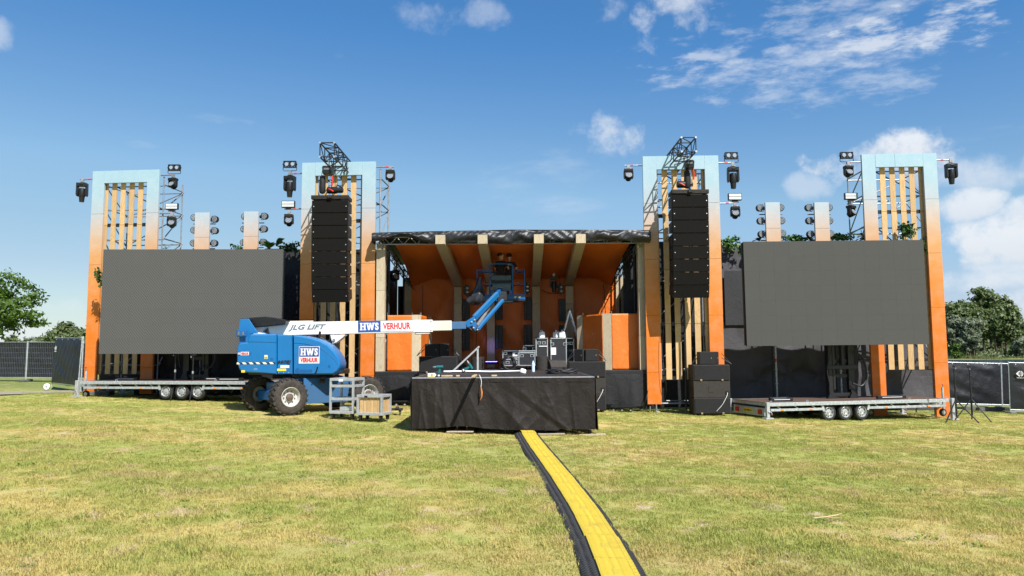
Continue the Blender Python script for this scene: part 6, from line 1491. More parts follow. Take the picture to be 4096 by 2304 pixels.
# cables, casters and rubbish under and beside the stage
def loose_cable(pts, lab, r_=.012, m='cable'):
    o = MB().hose([Vector(p) for p in pts], r_, 6).build('loose_cable', m, None, 60); tag(o, lab, 'cable', 'loose cables on the ground'); return o
gp1 = [G(1545, 1604), G(1590, 1617), G(1640, 1624), G(1690, 1618)]; loose_cable([q + Vector((0, 0, .03)) for q in gp1], 'thin black cable on the grass by the left stage skirt')
loose_cable([P(2598, 1485, 25.3), P(2592, 1560, 25.25), P(2580, 1610, 25.2), G(2560, 1640) + Vector((0, 0, .02)), G(2530, 1643) + Vector((0, 0, .02))], 'black cable hanging down the right end of the stage skirt', .015)
loose_cable([P(2660, 1240, 25.05), P(2650, 1400, 25.05), P(2665, 1560, 25.05), G(2640, 1643) + Vector((0, 0, .02))], 'thin cable hanging down the slats of the right stage tower', .007); loose_cable([P(2735, 1200, 25.15), P(2742, 1420, 25.15), P(2745, 1640, 25.1)], 'thick bundle of cable hanging behind the right hanging column', .035); loose_cable([P(1352, 1215, 25.55), P(1358, 1300, 25.55), P(1352, 1480, 25.5)], 'thick bundle of cable hanging behind the left hanging column', .04)
def dolly(px, py, Y, lab, n):
    p = P(px, py, Y); t = thing('wheeled_dolly', lab, 'dolly', (p.x, Y, gz(p.x, Y)), random.uniform(-.3, .3), 'dollies under the stage'); MB().box((0, 0, .17), (.75, .4, .05)).build('board', 'black_plastic', t, bevel=.01)
    for k in range(n): MB().lathe([(.012, -.02), (.06, -.02), (.06, .02), (.012, .02)], 12, 'y', ((k - (n - 1) / 2) * .28, -.12, .065)).build('caster', 'dark_grey', t, 40); MB().lathe([(.01, -.026), (.03, -.024), (.03, .024), (.01, .026)], 10, 'y', ((k - (n - 1) / 2) * .28, -.12, .065)).build('caster_hub', 'rim_silver', t, 40)
dolly(1622, 1600, 25.2, 'low dolly with casters by the left end of the stage skirt', 3); dolly(2490, 1630, 25.1, 'low dolly with casters under the right stage skirt', 3)
# ================================================================== boom lift
def JQ(zx, zy, Y): return P(1860 + zx * .24845, 980 + zy * .24845, Y)
def Q3(zx, zy, Y): return P(850 + zx * .3589, 1200 + zy * .3589, Y)
c1 = Vector((-6.2, 20.9, 0)); fw = Vector((math.cos(R(40)), math.sin(R(40)), 0)); lf = Vector((-fw.y, fw.x, 0))
CC = c1 + fw * 1.22 + lf * 1.03
LZ = gz(CC.x)
lift = thing('boom_lift', 'blue and white articulated boom lift with its basket raised under the stage roof', 'boom lift', (CC.x, CC.y, LZ))
RT = Vector((CC.x, CC.y, LZ))
crot = Matrix.Rotation(R(40), 3, 'Z')
def wheel_big():
    t = bpy.data.objects.new('wheel', None); COL.objects.link(t); RR, ww = .505, .19
    tl_ = [(.27, -ww * .92), (.30, -ww), (.40, -ww * 1.02), (.465, -ww * .9), (.49, -ww * .7), (.49, ww * .7), (.465, ww * .9), (.40, ww), (.27, ww * .92)]
    MB().lathe(tl_, 40, 'y', closed=True).build('tyre', 'rubber', t, 40)
    lug = MB().prism([(-.035, -ww * .98), (.02, -ww * .98), (.085, .02), (.03, .02)], 'z', .478, .512).mesh('lug', 'rubber')
    for k in range(22):
        o = obj('lug', lug, t, (0, 0, 0), (0, 6.283 * k / 22, 0)); o = obj('lug', lug, t, (0, 0, 0), (0, 6.283 * (k + .5) / 22, 0), (1, -1, 1))
    MB().lathe([(.275, -ww * .9), (.262, -ww * .98), (.25, -ww * .85), (.235, -ww * .5), (.225, -.06), (.13, -.05), (.12, -.075), (.001, -.076)], 36, 'y', cap0=False).build('rim', 'rim_white', t, 28)
    MB().lathe([(.10, -.07), (.095, -.13), (.06, -.145), (.0, -.148)], 20, 'y').build('hub', 'hub_rust', t, 30)
    nut = MB().lathe([(.016, -.07), (.016, -.10), (.004, -.104)], 6, 'y').mesh('lug_nut', 'hub_rust')
    for k in range(9): obj('lug_nut', nut, t, (.165 * math.cos(6.283 * k / 9), 0.012, .165 * math.sin(6.283 * k / 9)))
    return t
wp = wheel_big()
for (f, l, steer) in ((-1.22, -1.03, 0), (1.22, -1.03, 0), (-1.22, 1.03, 0), (1.22, 1.03, 0)):
    pos = fw * f + lf * l
    copy_child(wp, lift, (pos.x, pos.y, .50), (0, random.uniform(0, 1), R(40) + steer + (0 if l < 0 else math.pi)))
for o_ in [wp] + list(wp.children): bpy.data.objects.remove(o_)
def crotbox(c, d): return (crot @ Vector(c)), d
ch = MB(); ch.box(crot @ Vector((0, 0, .62)), (2.5, .95, .5), crot); ch.box(crot @ Vector((0, 0, .92)), (1.5, 1.25, .16), crot)
ch.build('chassis', 'blue_paint', lift, bevel=.03)
sk = MB(); sk.box(crot @ Vector((.08, -.78, .63)), (1.5, .05, .72), crot); sk.build('side_plate', 'blue_paint', lift, bevel=.01)
for f in (-1.22, 1.22): MB().box(crot @ Vector((f, 0, .5)), (.26, 1.75, .28), crot).build('axle', 'blue_frame', lift, bevel=.03)
MB().box(crot @ Vector((1.35, -.3, .55)), (.06, .5, .3), crot).build('end_plate', 'hazard', lift)
MB().lathe([(.55, 0), (.6, .02), (.6, .14), (.5, .16)], 28, 'z', (0, 0, .95)).build('slew_ring', 'black_metal', lift, 40)
# turntable hoods
YN = 21.35
def hood(name, outline, y0, y1, m, inset=.05, par=lift, rnd=.12, flat_x=False):
    pts = [Q3(a, b, YN) - RT for a, b in outline]; cx = sum(p.x for p in pts) / len(pts); cz = sum(p.z for p in pts) / len(pts); rings = []
    for y, k in ((y0, .045), (y0 + rnd * .2, .02), (y0 + rnd * .5, .006), (y0 + rnd, 0), (y1 - rnd, 0), (y1 - rnd * .5, .006), (y1 - rnd * .2, .02), (y1, .045)):
        ring = []
        for i_, p in enumerate(pts):
            q, n_ = pts[i_ - 1], pts[(i_ + 1) % len(pts)]; d1_ = (p - q).normalized(); d2_ = (n_ - p).normalized(); nn = Vector((-(d1_.z + d2_.z), 0, d1_.x + d2_.x))
            nn = nn.normalized() if nn.length > 1e-6 else Vector((0, 0, 1))
            if nn.dot(Vector((cx - p.x, 0, cz - p.z))) < 0: nn = -nn
            kk = k if abs(p.x - cx) > 1e9 else k
            ring.append((p.x + nn.x * kk * (.25 if flat_x else 1), y, p.z + nn.z * kk))
        rings.append(ring)
    return MB().slices(rings).build(name, m, par, 38)
yn = YN - RT.y; yb = -yn + .0
MB().box(((Q3(860, 800, YN) - RT).x, 0, 1.16), (2.6, 1.5, .14)).build('turntable_base', 'black_metal', lift, bevel=.02)
def arc_pts(c, rx_, ry_, a0, a1, n): return [(c[0] + rx_ * math.cos(a), c[1] + ry_ * math.sin(a)) for a in np.linspace(a0, a1, n)]
h1 = hood('rear_hood', [(265, 560), (272, 515), (300, 480), (385, 470), (400, 400), (425, 378), (560, 376), (716, 380), (716, 830), (560, 822), (330, 810), (292, 775), (266, 705)], yn, yb, 'blue_paint')
h2 = hood('middle_hood', [(722, 381), (885, 388), (889, 832), (722, 830)], yn + .012, yb - .012, 'blue_paint', flat_x=True)
h3 = hood('front_hood', [(896, 389), (1000, 398), (1100, 418), (1200, 450), (1290, 500), (1360, 570), (1405, 640), (1424, 705), (1420, 750), (1395, 795), (1350, 832), (1150, 835), (896, 832)], yn, yn + .85, 'blue_paint')
hood('far_hood', [(896, 389), (1000, 398), (1080, 440), (1120, 560), (1120, 780), (1080, 832), (896, 832)], yb - .85, yb, 'blue_paint')
def on_face(part, zx, zy, w_, h_, m, name, dy=.006, th=.004):
    p = Q3(zx, zy, YN) - RT; return MB().box((p.x, yn - dy, p.z), (w_, th, h_)).build(name, m, part)
PXM = .3589 * YN / FPX
# crease lines and recesses on the hoods
cl = [Q3(a, b, YN - .01) - RT for a, b in ((905, 478), (1010, 485), (1110, 505), (1210, 545), (1300, 605), (1365, 670), (1395, 715))]
MB().path([(p.x, yn - .002, p.z) for p in cl], .008, 6).build('seam', 'blue_frame', h3, 60)
MB().path([((Q3(a, b, YN) - RT).x, yn - .002, (Q3(a, b, YN) - RT).z) for a, b in ((395, 465), (560, 468), (712, 472))], .007, 6).build('seam', 'blue_frame', h1, 60)
on_face(h3, 1015, 790, 188 * PXM, 30 * PXM, 'blue_frame', 'vent_recess', .004)
la = [Q3(a, b, YN - .02) - RT for a, b in ((1172, 745), (1160, 790), (1140, 825))]; MB().path([(p.x, yn - .02, p.z) for p in la], .018, 6).build('latch', 'black_plastic', h3, 60)
# big sign on the front hood
p = Q3(1078, 613, YN) - RT
sg = MB().box((p.x, yn - .006, p.z), (230 * PXM, .006, 190 * PXM)).build('sign', 'sign_white', h3, bevel=.003)
def child_of(o_, par): o_.parent = par; return o_
pb = Q3(1078, 578, YN) - RT; on_face(h3, 1078, 577, 218 * PXM, 108 * PXM, 'navy_sign', 'sign_field', .011)
hws(h3, pb.x, yn - .014, pb.z, 195 * PXM, 78 * PXM)
pv = Q3(1078, 668, YN) - RT; letters('verhuur', h3, (pv.x, yn - .016, pv.z), 190 * PXM, 48 * PXM)
# small sign, stickers, hazard tape on the rear hood
on_face(h1, 361, 597, 92 * PXM, 38 * PXM, 'sign_white', 'sign', .006); on_face(h1, 298, 597, 34 * PXM, 36 * PXM, 'navy_sign', 'sign_field', .006)
pv = Q3(361, 597, YN) - RT; letters('verhuur', h1, (pv.x, yn - .011, pv.z), 80 * PXM, 26 * PXM); pv = Q3(298, 597, YN) - RT; hws(h1, pv.x, yn - .009, pv.z, 28 * PXM, 22 * PXM)
on_face(h1, 488, 705, 430 * PXM, 20 * PXM, 'hazard', 'hazard_tape', .005); on_face(h1, 597, 635, 36 * PXM, 42 * PXM, 'pale_yellow', 'sticker', .006); pv = Q3(597, 642, YN) - RT; letters('104', h1, (pv.x, yn - .011, pv.z), 26 * PXM, 18 * PXM)
on_face(h1, 342, 795, 40 * PXM, 24 * PXM, 'yellow_sticker', 'sticker', .004); on_face(h2, 805, 742, 100 * PXM, 30 * PXM, 'sign_white', 'sticker', .006 - .012); on_face(h2, 770, 778, 98 * PXM, 26 * PXM, 'yellow_sticker', 'sticker', .006 - .012)
pv = Q3(800, 693, YN) - RT; letters('model', h2, (pv.x, yn - .004, pv.z), 150 * PXM, 46 * PXM)
# tail bracket plates, counterweight lamp board, exhaust
br = [Q3(a, b, 21.75) - RT for a, b in ((308, 212), (400, 208), (508, 372), (424, 376), (398, 470), (388, 535), (300, 495), (292, 335))]
for y0 in (21.75 - RT.y, 22.75 - RT.y): MB().prism([(p.x, p.z) for p in br], 'y', y0, y0 + .05).build('tail_bracket', 'blue_paint', lift, bevel=.008)
MB().box((br[0].x + .12, 22.28 - RT.y, br[0].z - .35), (.3, .95, .75)).build('boom_pivot', 'black_metal', lift, bevel=.03)
lb = Q3(324, 372, 21.6) - RT; bo = MB().box((lb.x, lb.y, lb.z), (.30, .06, .20)).build('lamp_board', 'blue_frame', lift, bevel=.02); [MB().box((lb.x + dx, lb.y - .034, lb.z), (.05, .01, .10)).build('plug_socket', 'mid_grey', bo) for dx in (-.07, .06)]
cb = Q3(340, 490, 21.6) - RT; MB().box((cb.x, cb.y + .1, cb.z), (.22, .3, .12)).build('step_box', 'blue_frame', lift, bevel=.01)
# ---- boom: telescoping sections rising slightly towards the stage
A = Q3(470, 330, 22.25); B = Q3(2448, 290, 23.55)
def along(a, b, name, m, w_, h_, ext0=0, par=lift, bev=.012):
    d = b - a; L = d.length; o = bpy.data.objects.new(name, None)
    rz = math.atan2(d.y, d.x); ry = -math.atan2(d.z, math.hypot(d.x, d.y))
    return MB().box((L / 2, 0, 0), (L, w_, h_)).build(name, m, par, bevel=bev, loc=tuple(a - RT), rot=(0, ry, rz)), L
bm1, BL = along(A, B, 'outer_boom', 'white_paint', .30, .385)
C = A + (B - A) * (1 + (70 * .3589 * 22.5 / FPX) / BL * 2.0); C = B + (P(1798, 1290, 23.75) - B)
d1 = (B - A).normalized(); fly_end = B + d1 * (P(1800, 1290, 23.8) - B).length
bm2, L2 = along(B - d1 * .3, fly_end, 'fly_boom', 'cream_paint', .24, .31)
bm3, L3 = along(fly_end - d1 * .1, fly_end + d1 * .46, 'boom_nose', 'blue_paint', .19, .235)
# decals on the near face of the outer boom (local x along, -y near)
def bx3(zx):                                                  # position along the boom of a photo column
    return (zx - 470) / (2448 - 470) * BL
s_ = BL / (2448 - 470)
MB().box((bx3(1720), -.153, .02), (250 * s_, .004, 118 * s_ * 1.04)).build('sign_field', 'navy_sign', bm1); MB().box((bx3(2032), -.153, .02), (372 * s_, .004, 118 * s_ * 1.04)).build('sign', 'sign_white', bm1)
MB().box((bx3(1906), -.1525, .02), (632 * s_, .003, 128 * s_ * 1.04)).build('sign_border', 'sign_grey', bm1)
hws(bm1, bx3(1718), -.157, .02, 212 * s_, 84 * s_); letters('verhuur', bm1, (bx3(2030), -.157, .02), 315 * s_, 76 * s_); letters('jlg', bm1, (bx3(1035), -.155, .02), 410 * s_, 74 * s_)
for zx in (975, 1411): MB().box((bx3(zx), -.152, .1 if zx > 1000 else .0), (.012, .003, .12 if zx > 1000 else .36), Matrix.Rotation(.0 if zx > 1000 else .3, 3, 'Y')).build('scratch', 'cream_paint', bm1)
MB().box((BL - .06, -.153, 0), (.02, .006, .3)).build('wear_strip', 'cream_paint', bm1); [MB().lathe([(.003, -.008), (.012, -.006), (.014, 0)], 8, 'y', (BL - .05 - .03 * (k % 2), -.153, .13 - .26 * (k // 2))).build('bolt', 'dark_grey', bm1) for k in range(4)]
MB().path([(bx3(820), -.05, .215), (bx3(1100), -.05, .215)], .018, 8).build('hydraulic_line', 'cream_paint', bm1); MB().box((bx3(2330), -.02, -.225), (170 * s_, .2, .06)).build('cable_tray_end', 'white_paint', bm1, bevel=.02)
MB().box((.0, -.0, -.02), (.2, .28, .3)).build('boom_heel', 'white_paint', bm1, bevel=.02)
# black energy-chain cover on the tail
cv = [Q3(a, b, 22.0) - RT for a, b in ((300, 212), (430, 196), (590, 184), (700, 198), (815, 225), (812, 268), (640, 290), (470, 306), (420, 230), (310, 240))]
MB().prism([(p.x, p.z) for p in cv], 'y', 22.0 - RT.y, 22.55 - RT.y).build('cable_cover', 'black_plastic', lift, bevel=.02)
# lift cylinder and white bracket
bk_ = [Q3(a, b, 22.35) - RT for a, b in ((1310, 388), (1480, 388), (1450, 420), (1380, 475), (1335, 490))]; MB().prism([(p.x, p.z) for p in bk_], 'y', 22.35 - RT.y, 22.65 - RT.y).build('cylinder_bracket', 'white_paint', lift, bevel=.01)
MB().lathe([(.01, -.03), (.04, -.03), (.04, .03), (.01, .03)], 12, 'y', tuple(Q3(1355, 445, 22.34) - RT)).build('pin', 'steel', lift, 40)
MB().tube(Q3(1340, 460, 22.5) - RT, Q3(1000, 560, 22.45) - RT, .08, 12).build('lift_cylinder', 'black_metal', lift, 40); MB().tube(Q3(1200, 350, 22.3) - RT, Q3(1185, 430, 22.3) - RT, .035, 10).build('exhaust', 'black_metal', lift, 40); MB().tube(Q3(615, 340, 21.9) - RT, Q3(612, 372, 21.9) - RT, .035, 10).build('lamp', 'black_plastic', lift, 40)
# hoses, rivets and lashings that a working lift carries
for k in range(4): MB().hose([(.25 + .04 * k, -.155 - .012 * k, -.05 + .03 * k), (.5, -.17, -.17 - .02 * k), (.95 + .05 * k, -.16, -.235), (1.35, -.12, -.22)], .014, 6).build('hydraulic_hose', 'cable', bm1, 60)
for k in range(3): p = Q3(735 + 55 * k, 812, YN) - RT; MB().lathe([(.003, -.01), (.014, -.008), (.016, 0)], 8, 'y', (p.x, yn + .008, p.z)).build('bolt', 'aluminium', h2)
for zx, zy in ((1235, 880), (1225, 905)): p = Q3(zx, zy, 21.6) - RT; MB().box((p.x, p.y, p.z), (.16, .05, .12)).build('bracket', 'black_metal', lift, bevel=.01)
for k in range(3): MB().hose([crot @ Vector((-1.0 - .04 * k, -.45 - .05 * k, .98)), crot @ Vector((-1.3, -.62, .86 - .05 * k)), crot @ Vector((-1.25, -.7, .62)), crot @ Vector((-1.2, -.72, .5))], .016, 6).build('hydraulic_hose', 'cable', lift, 60)
MB().hose([JQ(-60, 1285, 24.0) - RT, JQ(60, 1330, 24.05) - RT, JQ(150, 1395, 24.1) - RT, JQ(260, 1330, 24.5) - RT, JQ(420, 1130, 25.3) - RT, JQ(600, 930, 26.1) - RT, JQ(640, 800, 26.4) - RT], .022, 6).build('hydraulic_hose', 'cable', lift, 60)
for zx, zy, w_, h_ in ((420, 600, 26, 34), (660, 660, 30, 26), (480, 770, 40, 8), (950, 770, 30, 20), (1300, 740, 22, 30)): on_face(h1 if zx < 716 else h3, zx, zy, w_ * PXM, h_ * PXM, 'grey_cart' if w_ > 35 else 'blue_frame', 'decal' if w_ > 35 else 'paint_patch', .003, .003)
# ---- jib
BY = 26.9
j0 = JQ(150, 1300, 24.1); ja, jb = JQ(150, 1175, 24.15), JQ(520, 790, 26.1); jc, jd = JQ(205, 1355, 24.15), JQ(610, 890, 26.1)
MB().bar(ja - RT, jb - RT, .12, .17).build('jib_upper_arm', 'blue_paint', lift, bevel=.01); MB().bar(jc - RT, jd - RT, .10, .10).build('jib_lower_arm', 'blue_paint', lift, bevel=.01)
MB().bar(jb - RT, JQ(575, 715, 26.45) - RT, .11, .15).build('jib_head', 'blue_frame', lift, bevel=.01)
MB().tube(JQ(190, 1300, 24.15) - RT, JQ(330, 1105, 25.1) - RT, .055, 12).build('jib_cylinder', 'steel', lift, 40); MB().tube(JQ(325, 1112, 25.1) - RT, JQ(445, 945, 25.9) - RT, .028, 10).build('jib_rod', 'aluminium', lift, 40)
MB().lathe([(.05, -.03), (.065, -.03), (.065, .03), (.05, .03)], 12, 'z').build('cylinder_collar', 'steel', lift, 40, loc=tuple(JQ(325, 1110, 25.1) - RT))
kn = [JQ(a, b, 24.05) - RT for a, b in ((0, 1240), (85, 1185), (160, 1140), (185, 1300), (165, 1390), (120, 1300), (40, 1330))]
for y0 in (24.02 - RT.y, 24.2 - RT.y): MB().prism([(p.x, p.z) for p in kn], 'y', y0, y0 + .03).build('knuckle_plate', 'blue_paint', lift, bevel=.006)
for zx, zy in ((155, 1210), (105, 1243), (138, 1335), (200, 1365)): MB().lathe([(.01, -.05), (.03, -.04), (.03, .16), (.01, .17)], 10, 'y', tuple(JQ(zx, zy, 24.03) - RT)).build('pin', 'steel', lift, 40)
ce = [JQ(a, b, 25.98) - RT for a, b in ((480, 790), (515, 830), (510, 905), (470, 890), (440, 860))]; MB().prism([(p.x, p.z) for p in ce], 'y', 25.98 - RT.y, 26.02 - RT.y).build('clevis', 'blue_paint', lift)
# ---- basket
f0, f1 = JQ(195, 840, BY - .35), JQ(962, 840, BY - .35); FZ = JQ(500, 885, BY - .35).z; bw = f1.x - f0.x; bx0 = f0.x; TZ = JQ(300, 405, BY - .35).z; MZ = JQ(300, 625, BY - .35).z; HZ = JQ(580, 305, BY - .35).z
bk2 = bpy.data.objects.new('basket', None); COL.objects.link(bk2); bk2.parent = lift; bk2.location = Vector((bx0, BY - .38, FZ)) - RT
D_ = .76; tz, mz, hz_ = TZ - FZ, MZ - FZ, HZ - FZ
MB().box((bw / 2, D_ / 2, -.02), (bw, D_, .05)).build('floor', 'dark_grey', bk2)
for y in (-.012, D_ + .012): MB().box((bw / 2, y, .10), (bw + .02, .02, .18)).build('toe_board', 'blue_frame', bk2)
for x in (.10, .17, .70 * bw + .12, .70 * bw + .26):
    MB().prism([(x, .06), (x + .07, .06), (x + .10, .12), (x + .03, .12)], 'y', -.028, -.024).build('warning_mark', 'yellow_sticker', bk2)
rails = []
xc0, xc1 = (JQ(400, 600, BY - .35).x - bx0), (JQ(768, 600, BY - .35).x - bx0)
def rail(pts, r_=.022): MB().path(pts, r_, 8).build('rail', 'blue_frame', bk2, 50)
rail([(0, 0, 0), (0, 0, tz - .03), (.03, 0, tz), (xc0, 0, tz)]); rail([(xc1, 0, tz), (bw - .03, 0, tz), (bw, 0, tz - .03), (bw, 0, 0)])
rail([(xc0, 0, .05), (xc0, 0, hz_ - .06), (xc0 + .06, 0, hz_), (xc1 - .06, 0, hz_), (xc1, 0, hz_ - .06), (xc1, 0, .05)], .026); rail([(0, 0, mz), (bw, 0, mz)], .018)
rail([(0, 0, tz), (-.02, D_, tz), (bw + .02, D_, tz), (bw, 0, tz)]); rail([(0, 0, mz), (-.02, D_, mz), (bw + .02, D_, mz), (bw, 0, mz)], .018)
for x in (-.02, bw * .36, bw * .66, bw + .02): rail([(x, D_, 0), (x, D_, tz)], .02)
con = MB().prism([(xc0 + .05, .62), (xc1 - .03, .62), (xc1 - .07, .3), (xc0 + .14, .3)], 'y', .02, .22).build('control_console', 'grey_green', bk2, bevel=.02)
MB().box(((xc0 + xc1) / 2, .06, .74), (xc1 - xc0 - .1, .3, .17), Matrix.Rotation(R(-20), 3, 'X')).build('console_cover', 'grey_green', bk2, bevel=.015)
MB().box(((xc0 + xc1) / 2 + .03, -.12, .12), (.34, .22, .34)).box(((xc0 + xc1) / 2 - .02, -.2, -.02), (.26, .3, .3)).build('rotator', 'dark_grey', bk2, bevel=.03)
for q in (.24, -.24): MB().prism([((xc0 + xc1) / 2 + q, .35), ((xc0 + xc1) / 2 + q * 1.6, .35), ((xc0 + xc1) / 2 + q * 1.6, .16)], 'y', -.05, -.02).build('gusset', 'blue_frame', bk2)
MB().box(((xc0 + xc1) / 2 + .12, -.18, -.09), (.6, .2, .08)).build('leveling_ram', 'black_metal', bk2, bevel=.02)
# bin bag hung on the basket's left side
bg_ = JQ(195, 800, BY - .45); bag = MB(); rr = random.Random(5); rings = []
for z, r_ in ((.62, .045), (.45, .07), (.28, .10), (.12, .17), (-.05, .23), (-.2, .24), (-.32, .17), (-.37, .05)):
    rings.append([(r_ * 1.15 * (1 + .25 * math.sin(3 * a + z * 9) + .16 * math.sin(7 * a + z * 20) + .1 * math.sin(11 * a - z * 31)) * math.cos(a) + (.16 * z), r_ * .8 * (1 + .25 * math.sin(4 * a - z * 7) + .12 * math.sin(9 * a + 17 * z)) * math.sin(a), z) for a in np.linspace(0, 6.283, 33)[:-1]])
bo = bag.slices(rings).build('bin_bag', 'bin_bag', None, 60, loc=tuple(bg_)); tag(bo, 'dark plastic bin bag hanging on the left side of the lift basket', 'bag')

# ---- the two people in the basket
def person(loc, rz, lab, h, head_turn, arm_r, arm_l, shirt_text=False):
    """standing figure with its feet at loc, facing +y when rz=0"""
    t = thing('person', lab, 'person', loc, rz); k = h / 1.78
    J = {'pel': (0, 0, .98), 'wai': (0, .0, 1.12), 'che': (0, .02, 1.32), 'nec': (0, .0, 1.50), 'hb': (0, .02, 1.58), 'hip_l': (-.09, 0, .93), 'kn_l': (-.10, .04, .52), 'an_l': (-.11, -.01, .10), 'to_l': (-.12, .16, .04),
         'hip_r': (.09, 0, .93), 'kn_r': (.10, .04, .52), 'an_r': (.11, -.01, .10), 'to_r': (.12, .16, .04), 'sh_l': (-.18, 0, 1.44), 'sh_r': (.18, 0, 1.44), 'el_l': arm_l[0], 'wr_l': arm_l[1], 'el_r': arm_r[0], 'wr_r': arm_r[1]}
    Rd = {'pel': .135, 'wai': .125, 'che': .145, 'nec': .055, 'hb': .055, 'hip_l': .095, 'hip_r': .095, 'kn_l': .062, 'kn_r': .062, 'an_l': .045, 'an_r': .045, 'to_l': .04, 'to_r': .04, 'sh_l': .07, 'sh_r': .07, 'el_l': .045, 'el_r': .045, 'wr_l': .03, 'wr_r': .03}
    E = [('pel', 'wai'), ('wai', 'che'), ('che', 'nec'), ('nec', 'hb'), ('pel', 'hip_l'), ('hip_l', 'kn_l'), ('kn_l', 'an_l'), ('an_l', 'to_l'), ('pel', 'hip_r'), ('hip_r', 'kn_r'), ('kn_r', 'an_r'), ('an_r', 'to_r'), ('che', 'sh_l'), ('sh_l', 'el_l'), ('el_l', 'wr_l'), ('che', 'sh_r'), ('sh_r', 'el_r'), ('el_r', 'wr_r')]
    names = list(J); me_ = bpy.data.meshes.new('body'); V = [tuple(c * k for c in J[n]) for n in names]; EE = [(names.index(a), names.index(b)) for a, b in E]; RAD = [Rd[n] * k for n in names]
    # hands: palm and five fingers grown from each wrist
    for s_, wn, en in ((-1, 'wr_l', 'el_l'), (1, 'wr_r', 'el_r')):
        w0 = Vector(J[wn]); d = (w0 - Vector(J[en])).normalized(); sd = d.cross(Vector((0, 0, 1))).normalized(); up = sd.cross(d)
        pi = len(V); V.append(tuple((w0 + d * .07) * k)); RAD.append(.026 * k); EE.append((names.index(wn), pi))
        for q, L_ in ((-.03, .065), (-.01, .078), (.01, .072), (.03, .058)):
            i0 = len(V); V += [tuple((w0 + d * .095 + sd * q) * k), tuple((w0 + d * (.095 + L_ * .55) + sd * q * 1.1 - up * .01) * k), tuple((w0 + d * (.095 + L_) + sd * q - up * .035) * k)]; RAD += [.011 * k, .009 * k, .008 * k]; EE += [(pi, i0), (i0, i0 + 1), (i0 + 1, i0 + 2)]
        i0 = len(V); V += [tuple((w0 + d * .05 - sd * s_ * .045) * k), tuple((w0 + d * .09 - sd * s_ * .065 - up * .01) * k)]; RAD += [.012 * k, .009 * k]; EE += [(names.index(wn), i0), (i0, i0 + 1)]
    me_.from_pydata(V, EE, []); me_.materials.append(MATS['tshirt']); me_.materials.append(MATS['trousers']); me_.materials.append(MATS['skin'])
    o = bpy.data.objects.new('body', me_); COL.objects.link(o); o.parent = t
    sm = o.modifiers.new('skin', 'SKIN'); sv = me_.skin_vertices[0].data
    for i, r_ in enumerate(RAD): sv[i].radius = (r_, r_); sv[i].use_root = (i == 0)
    sv[names.index('che')].radius = (.17 * k, .115 * k); sv[names.index('pel')].radius = (.155 * k, .12 * k); sv[names.index('wai')].radius = (.14 * k, .105 * k)
    sb = o.modifiers.new('sub', 'SUBSURF'); sb.levels = 2; sb.render_levels = 2
    dg = bpy.context.evaluated_depsgraph_get(); dg.update(); bodym = bpy.data.meshes.new_from_object(o.evaluated_get(dg)); bpy.data.objects.remove(o)
    bodym.materials.clear(); [bodym.materials.append(MATS[n]) for n in ('tshirt', 'trousers', 'skin')]
    for pg in bodym.polygons:
        c = pg.center / k; pg.use_smooth = True
        arm = abs(c.x) > .235 or (abs(c.x) > .2 and c.y > .16)
        pg.material_index = 2 if (c.z > 1.49 or (arm and c.z < 1.27)) else (1 if c.z < .97 and not arm else 0)
    obj('body', bodym, t)
    hd = bpy.data.objects.new('head', None); COL.objects.link(hd); hd.parent = t; hd.location = (0, .035 * k, 1.665 * k); hd.rotation_euler = (0, 0, head_turn)
    rings = []
    prof = [(-.125, .04, .035, .03), (-.11, .055, .06, .02), (-.07, .064, .078, .012), (-.02, .070, .088, .005), (.03, .074, .095, 0), (.075, .07, .092, -.005), (.105, .052, .07, -.01), (.122, .02, .03, -.01)]
    for z, rx_, ry_, oy in prof: rings.append([(rx_ * math.cos(a) * k, (oy + ry_ * math.sin(a)) * k, z * k) for a in np.linspace(0, 6.283, 21)[:-1]])
    MB().slices(rings).build('face', 'skin', hd, 70)
    MB().slices([[(.006 * math.cos(a) * k, (.088 + .004 * math.sin(a)) * k, .02 * k) for a in np.linspace(0, 6.28, 9)[:-1]], [(.014 * math.cos(a) * k, (.096 + .016 * math.sin(a)) * k, -.018 * k) for a in np.linspace(0, 6.28, 9)[:-1]], [(.016 * math.cos(a) * k, (.088 + .01 * math.sin(a)) * k, -.032 * k) for a in np.linspace(0, 6.28, 9)[:-1]]]).build('nose', 'skin', hd, 70)
    MB().box((0, .088 * k, -.062 * k), (.045 * k, .012 * k, .012 * k)).build('mouth', 'orange_leather', hd, bevel=.004)
    for s_ in (-1, 1):
        MB().lathe([(.003, .008), (.011, .004), (.012, 0)], 10, 'y', (s_ * .03 * k, .084 * k, .012 * k)).build('eye', 'sign_white', hd, 60); MB().lathe([(.002, .011), (.005, .009)], 8, 'y', (s_ * .03 * k, .084 * k, .012 * k)).build('iris', 'black_plastic', hd)
        MB().slices([[(s_ * (.068 + .016 * q) * k, (.0 + (.018 - .004 * q) * math.cos(a)) * k, (-.005 + (.03 - .004 * q) * math.sin(a)) * k) for a in np.linspace(0, 6.28, 11)[:-1]] for q in (0, 1)]).build('ear', 'skin', hd, 60)
    r = random.Random(int(h * 100)); hr = MB()
    for kk in range(120):
        a = r.uniform(0, 6.283); e = r.uniform(-.25, 1.5); x, y, z = math.cos(a) * math.cos(e), math.sin(a) * math.cos(e), math.sin(e)
        if y > .45 and z < .55: continue
        c = Vector((x * .078, -.012 + y * .1, .03 + z * .1)) * k; s_ = r.uniform(.016, .03) * k
        hr.slices([[(c.x + s_ * q * math.cos(b), c.y + s_ * q * math.sin(b), c.z + s_ * w_) for b in np.linspace(0, 6.28, 7)[:-1]] for q, w_ in ((.3, -.9), (.9, -.4), (1, .3), (.4, .9))])
    hr.build('hair', 'hair', hd, 60)
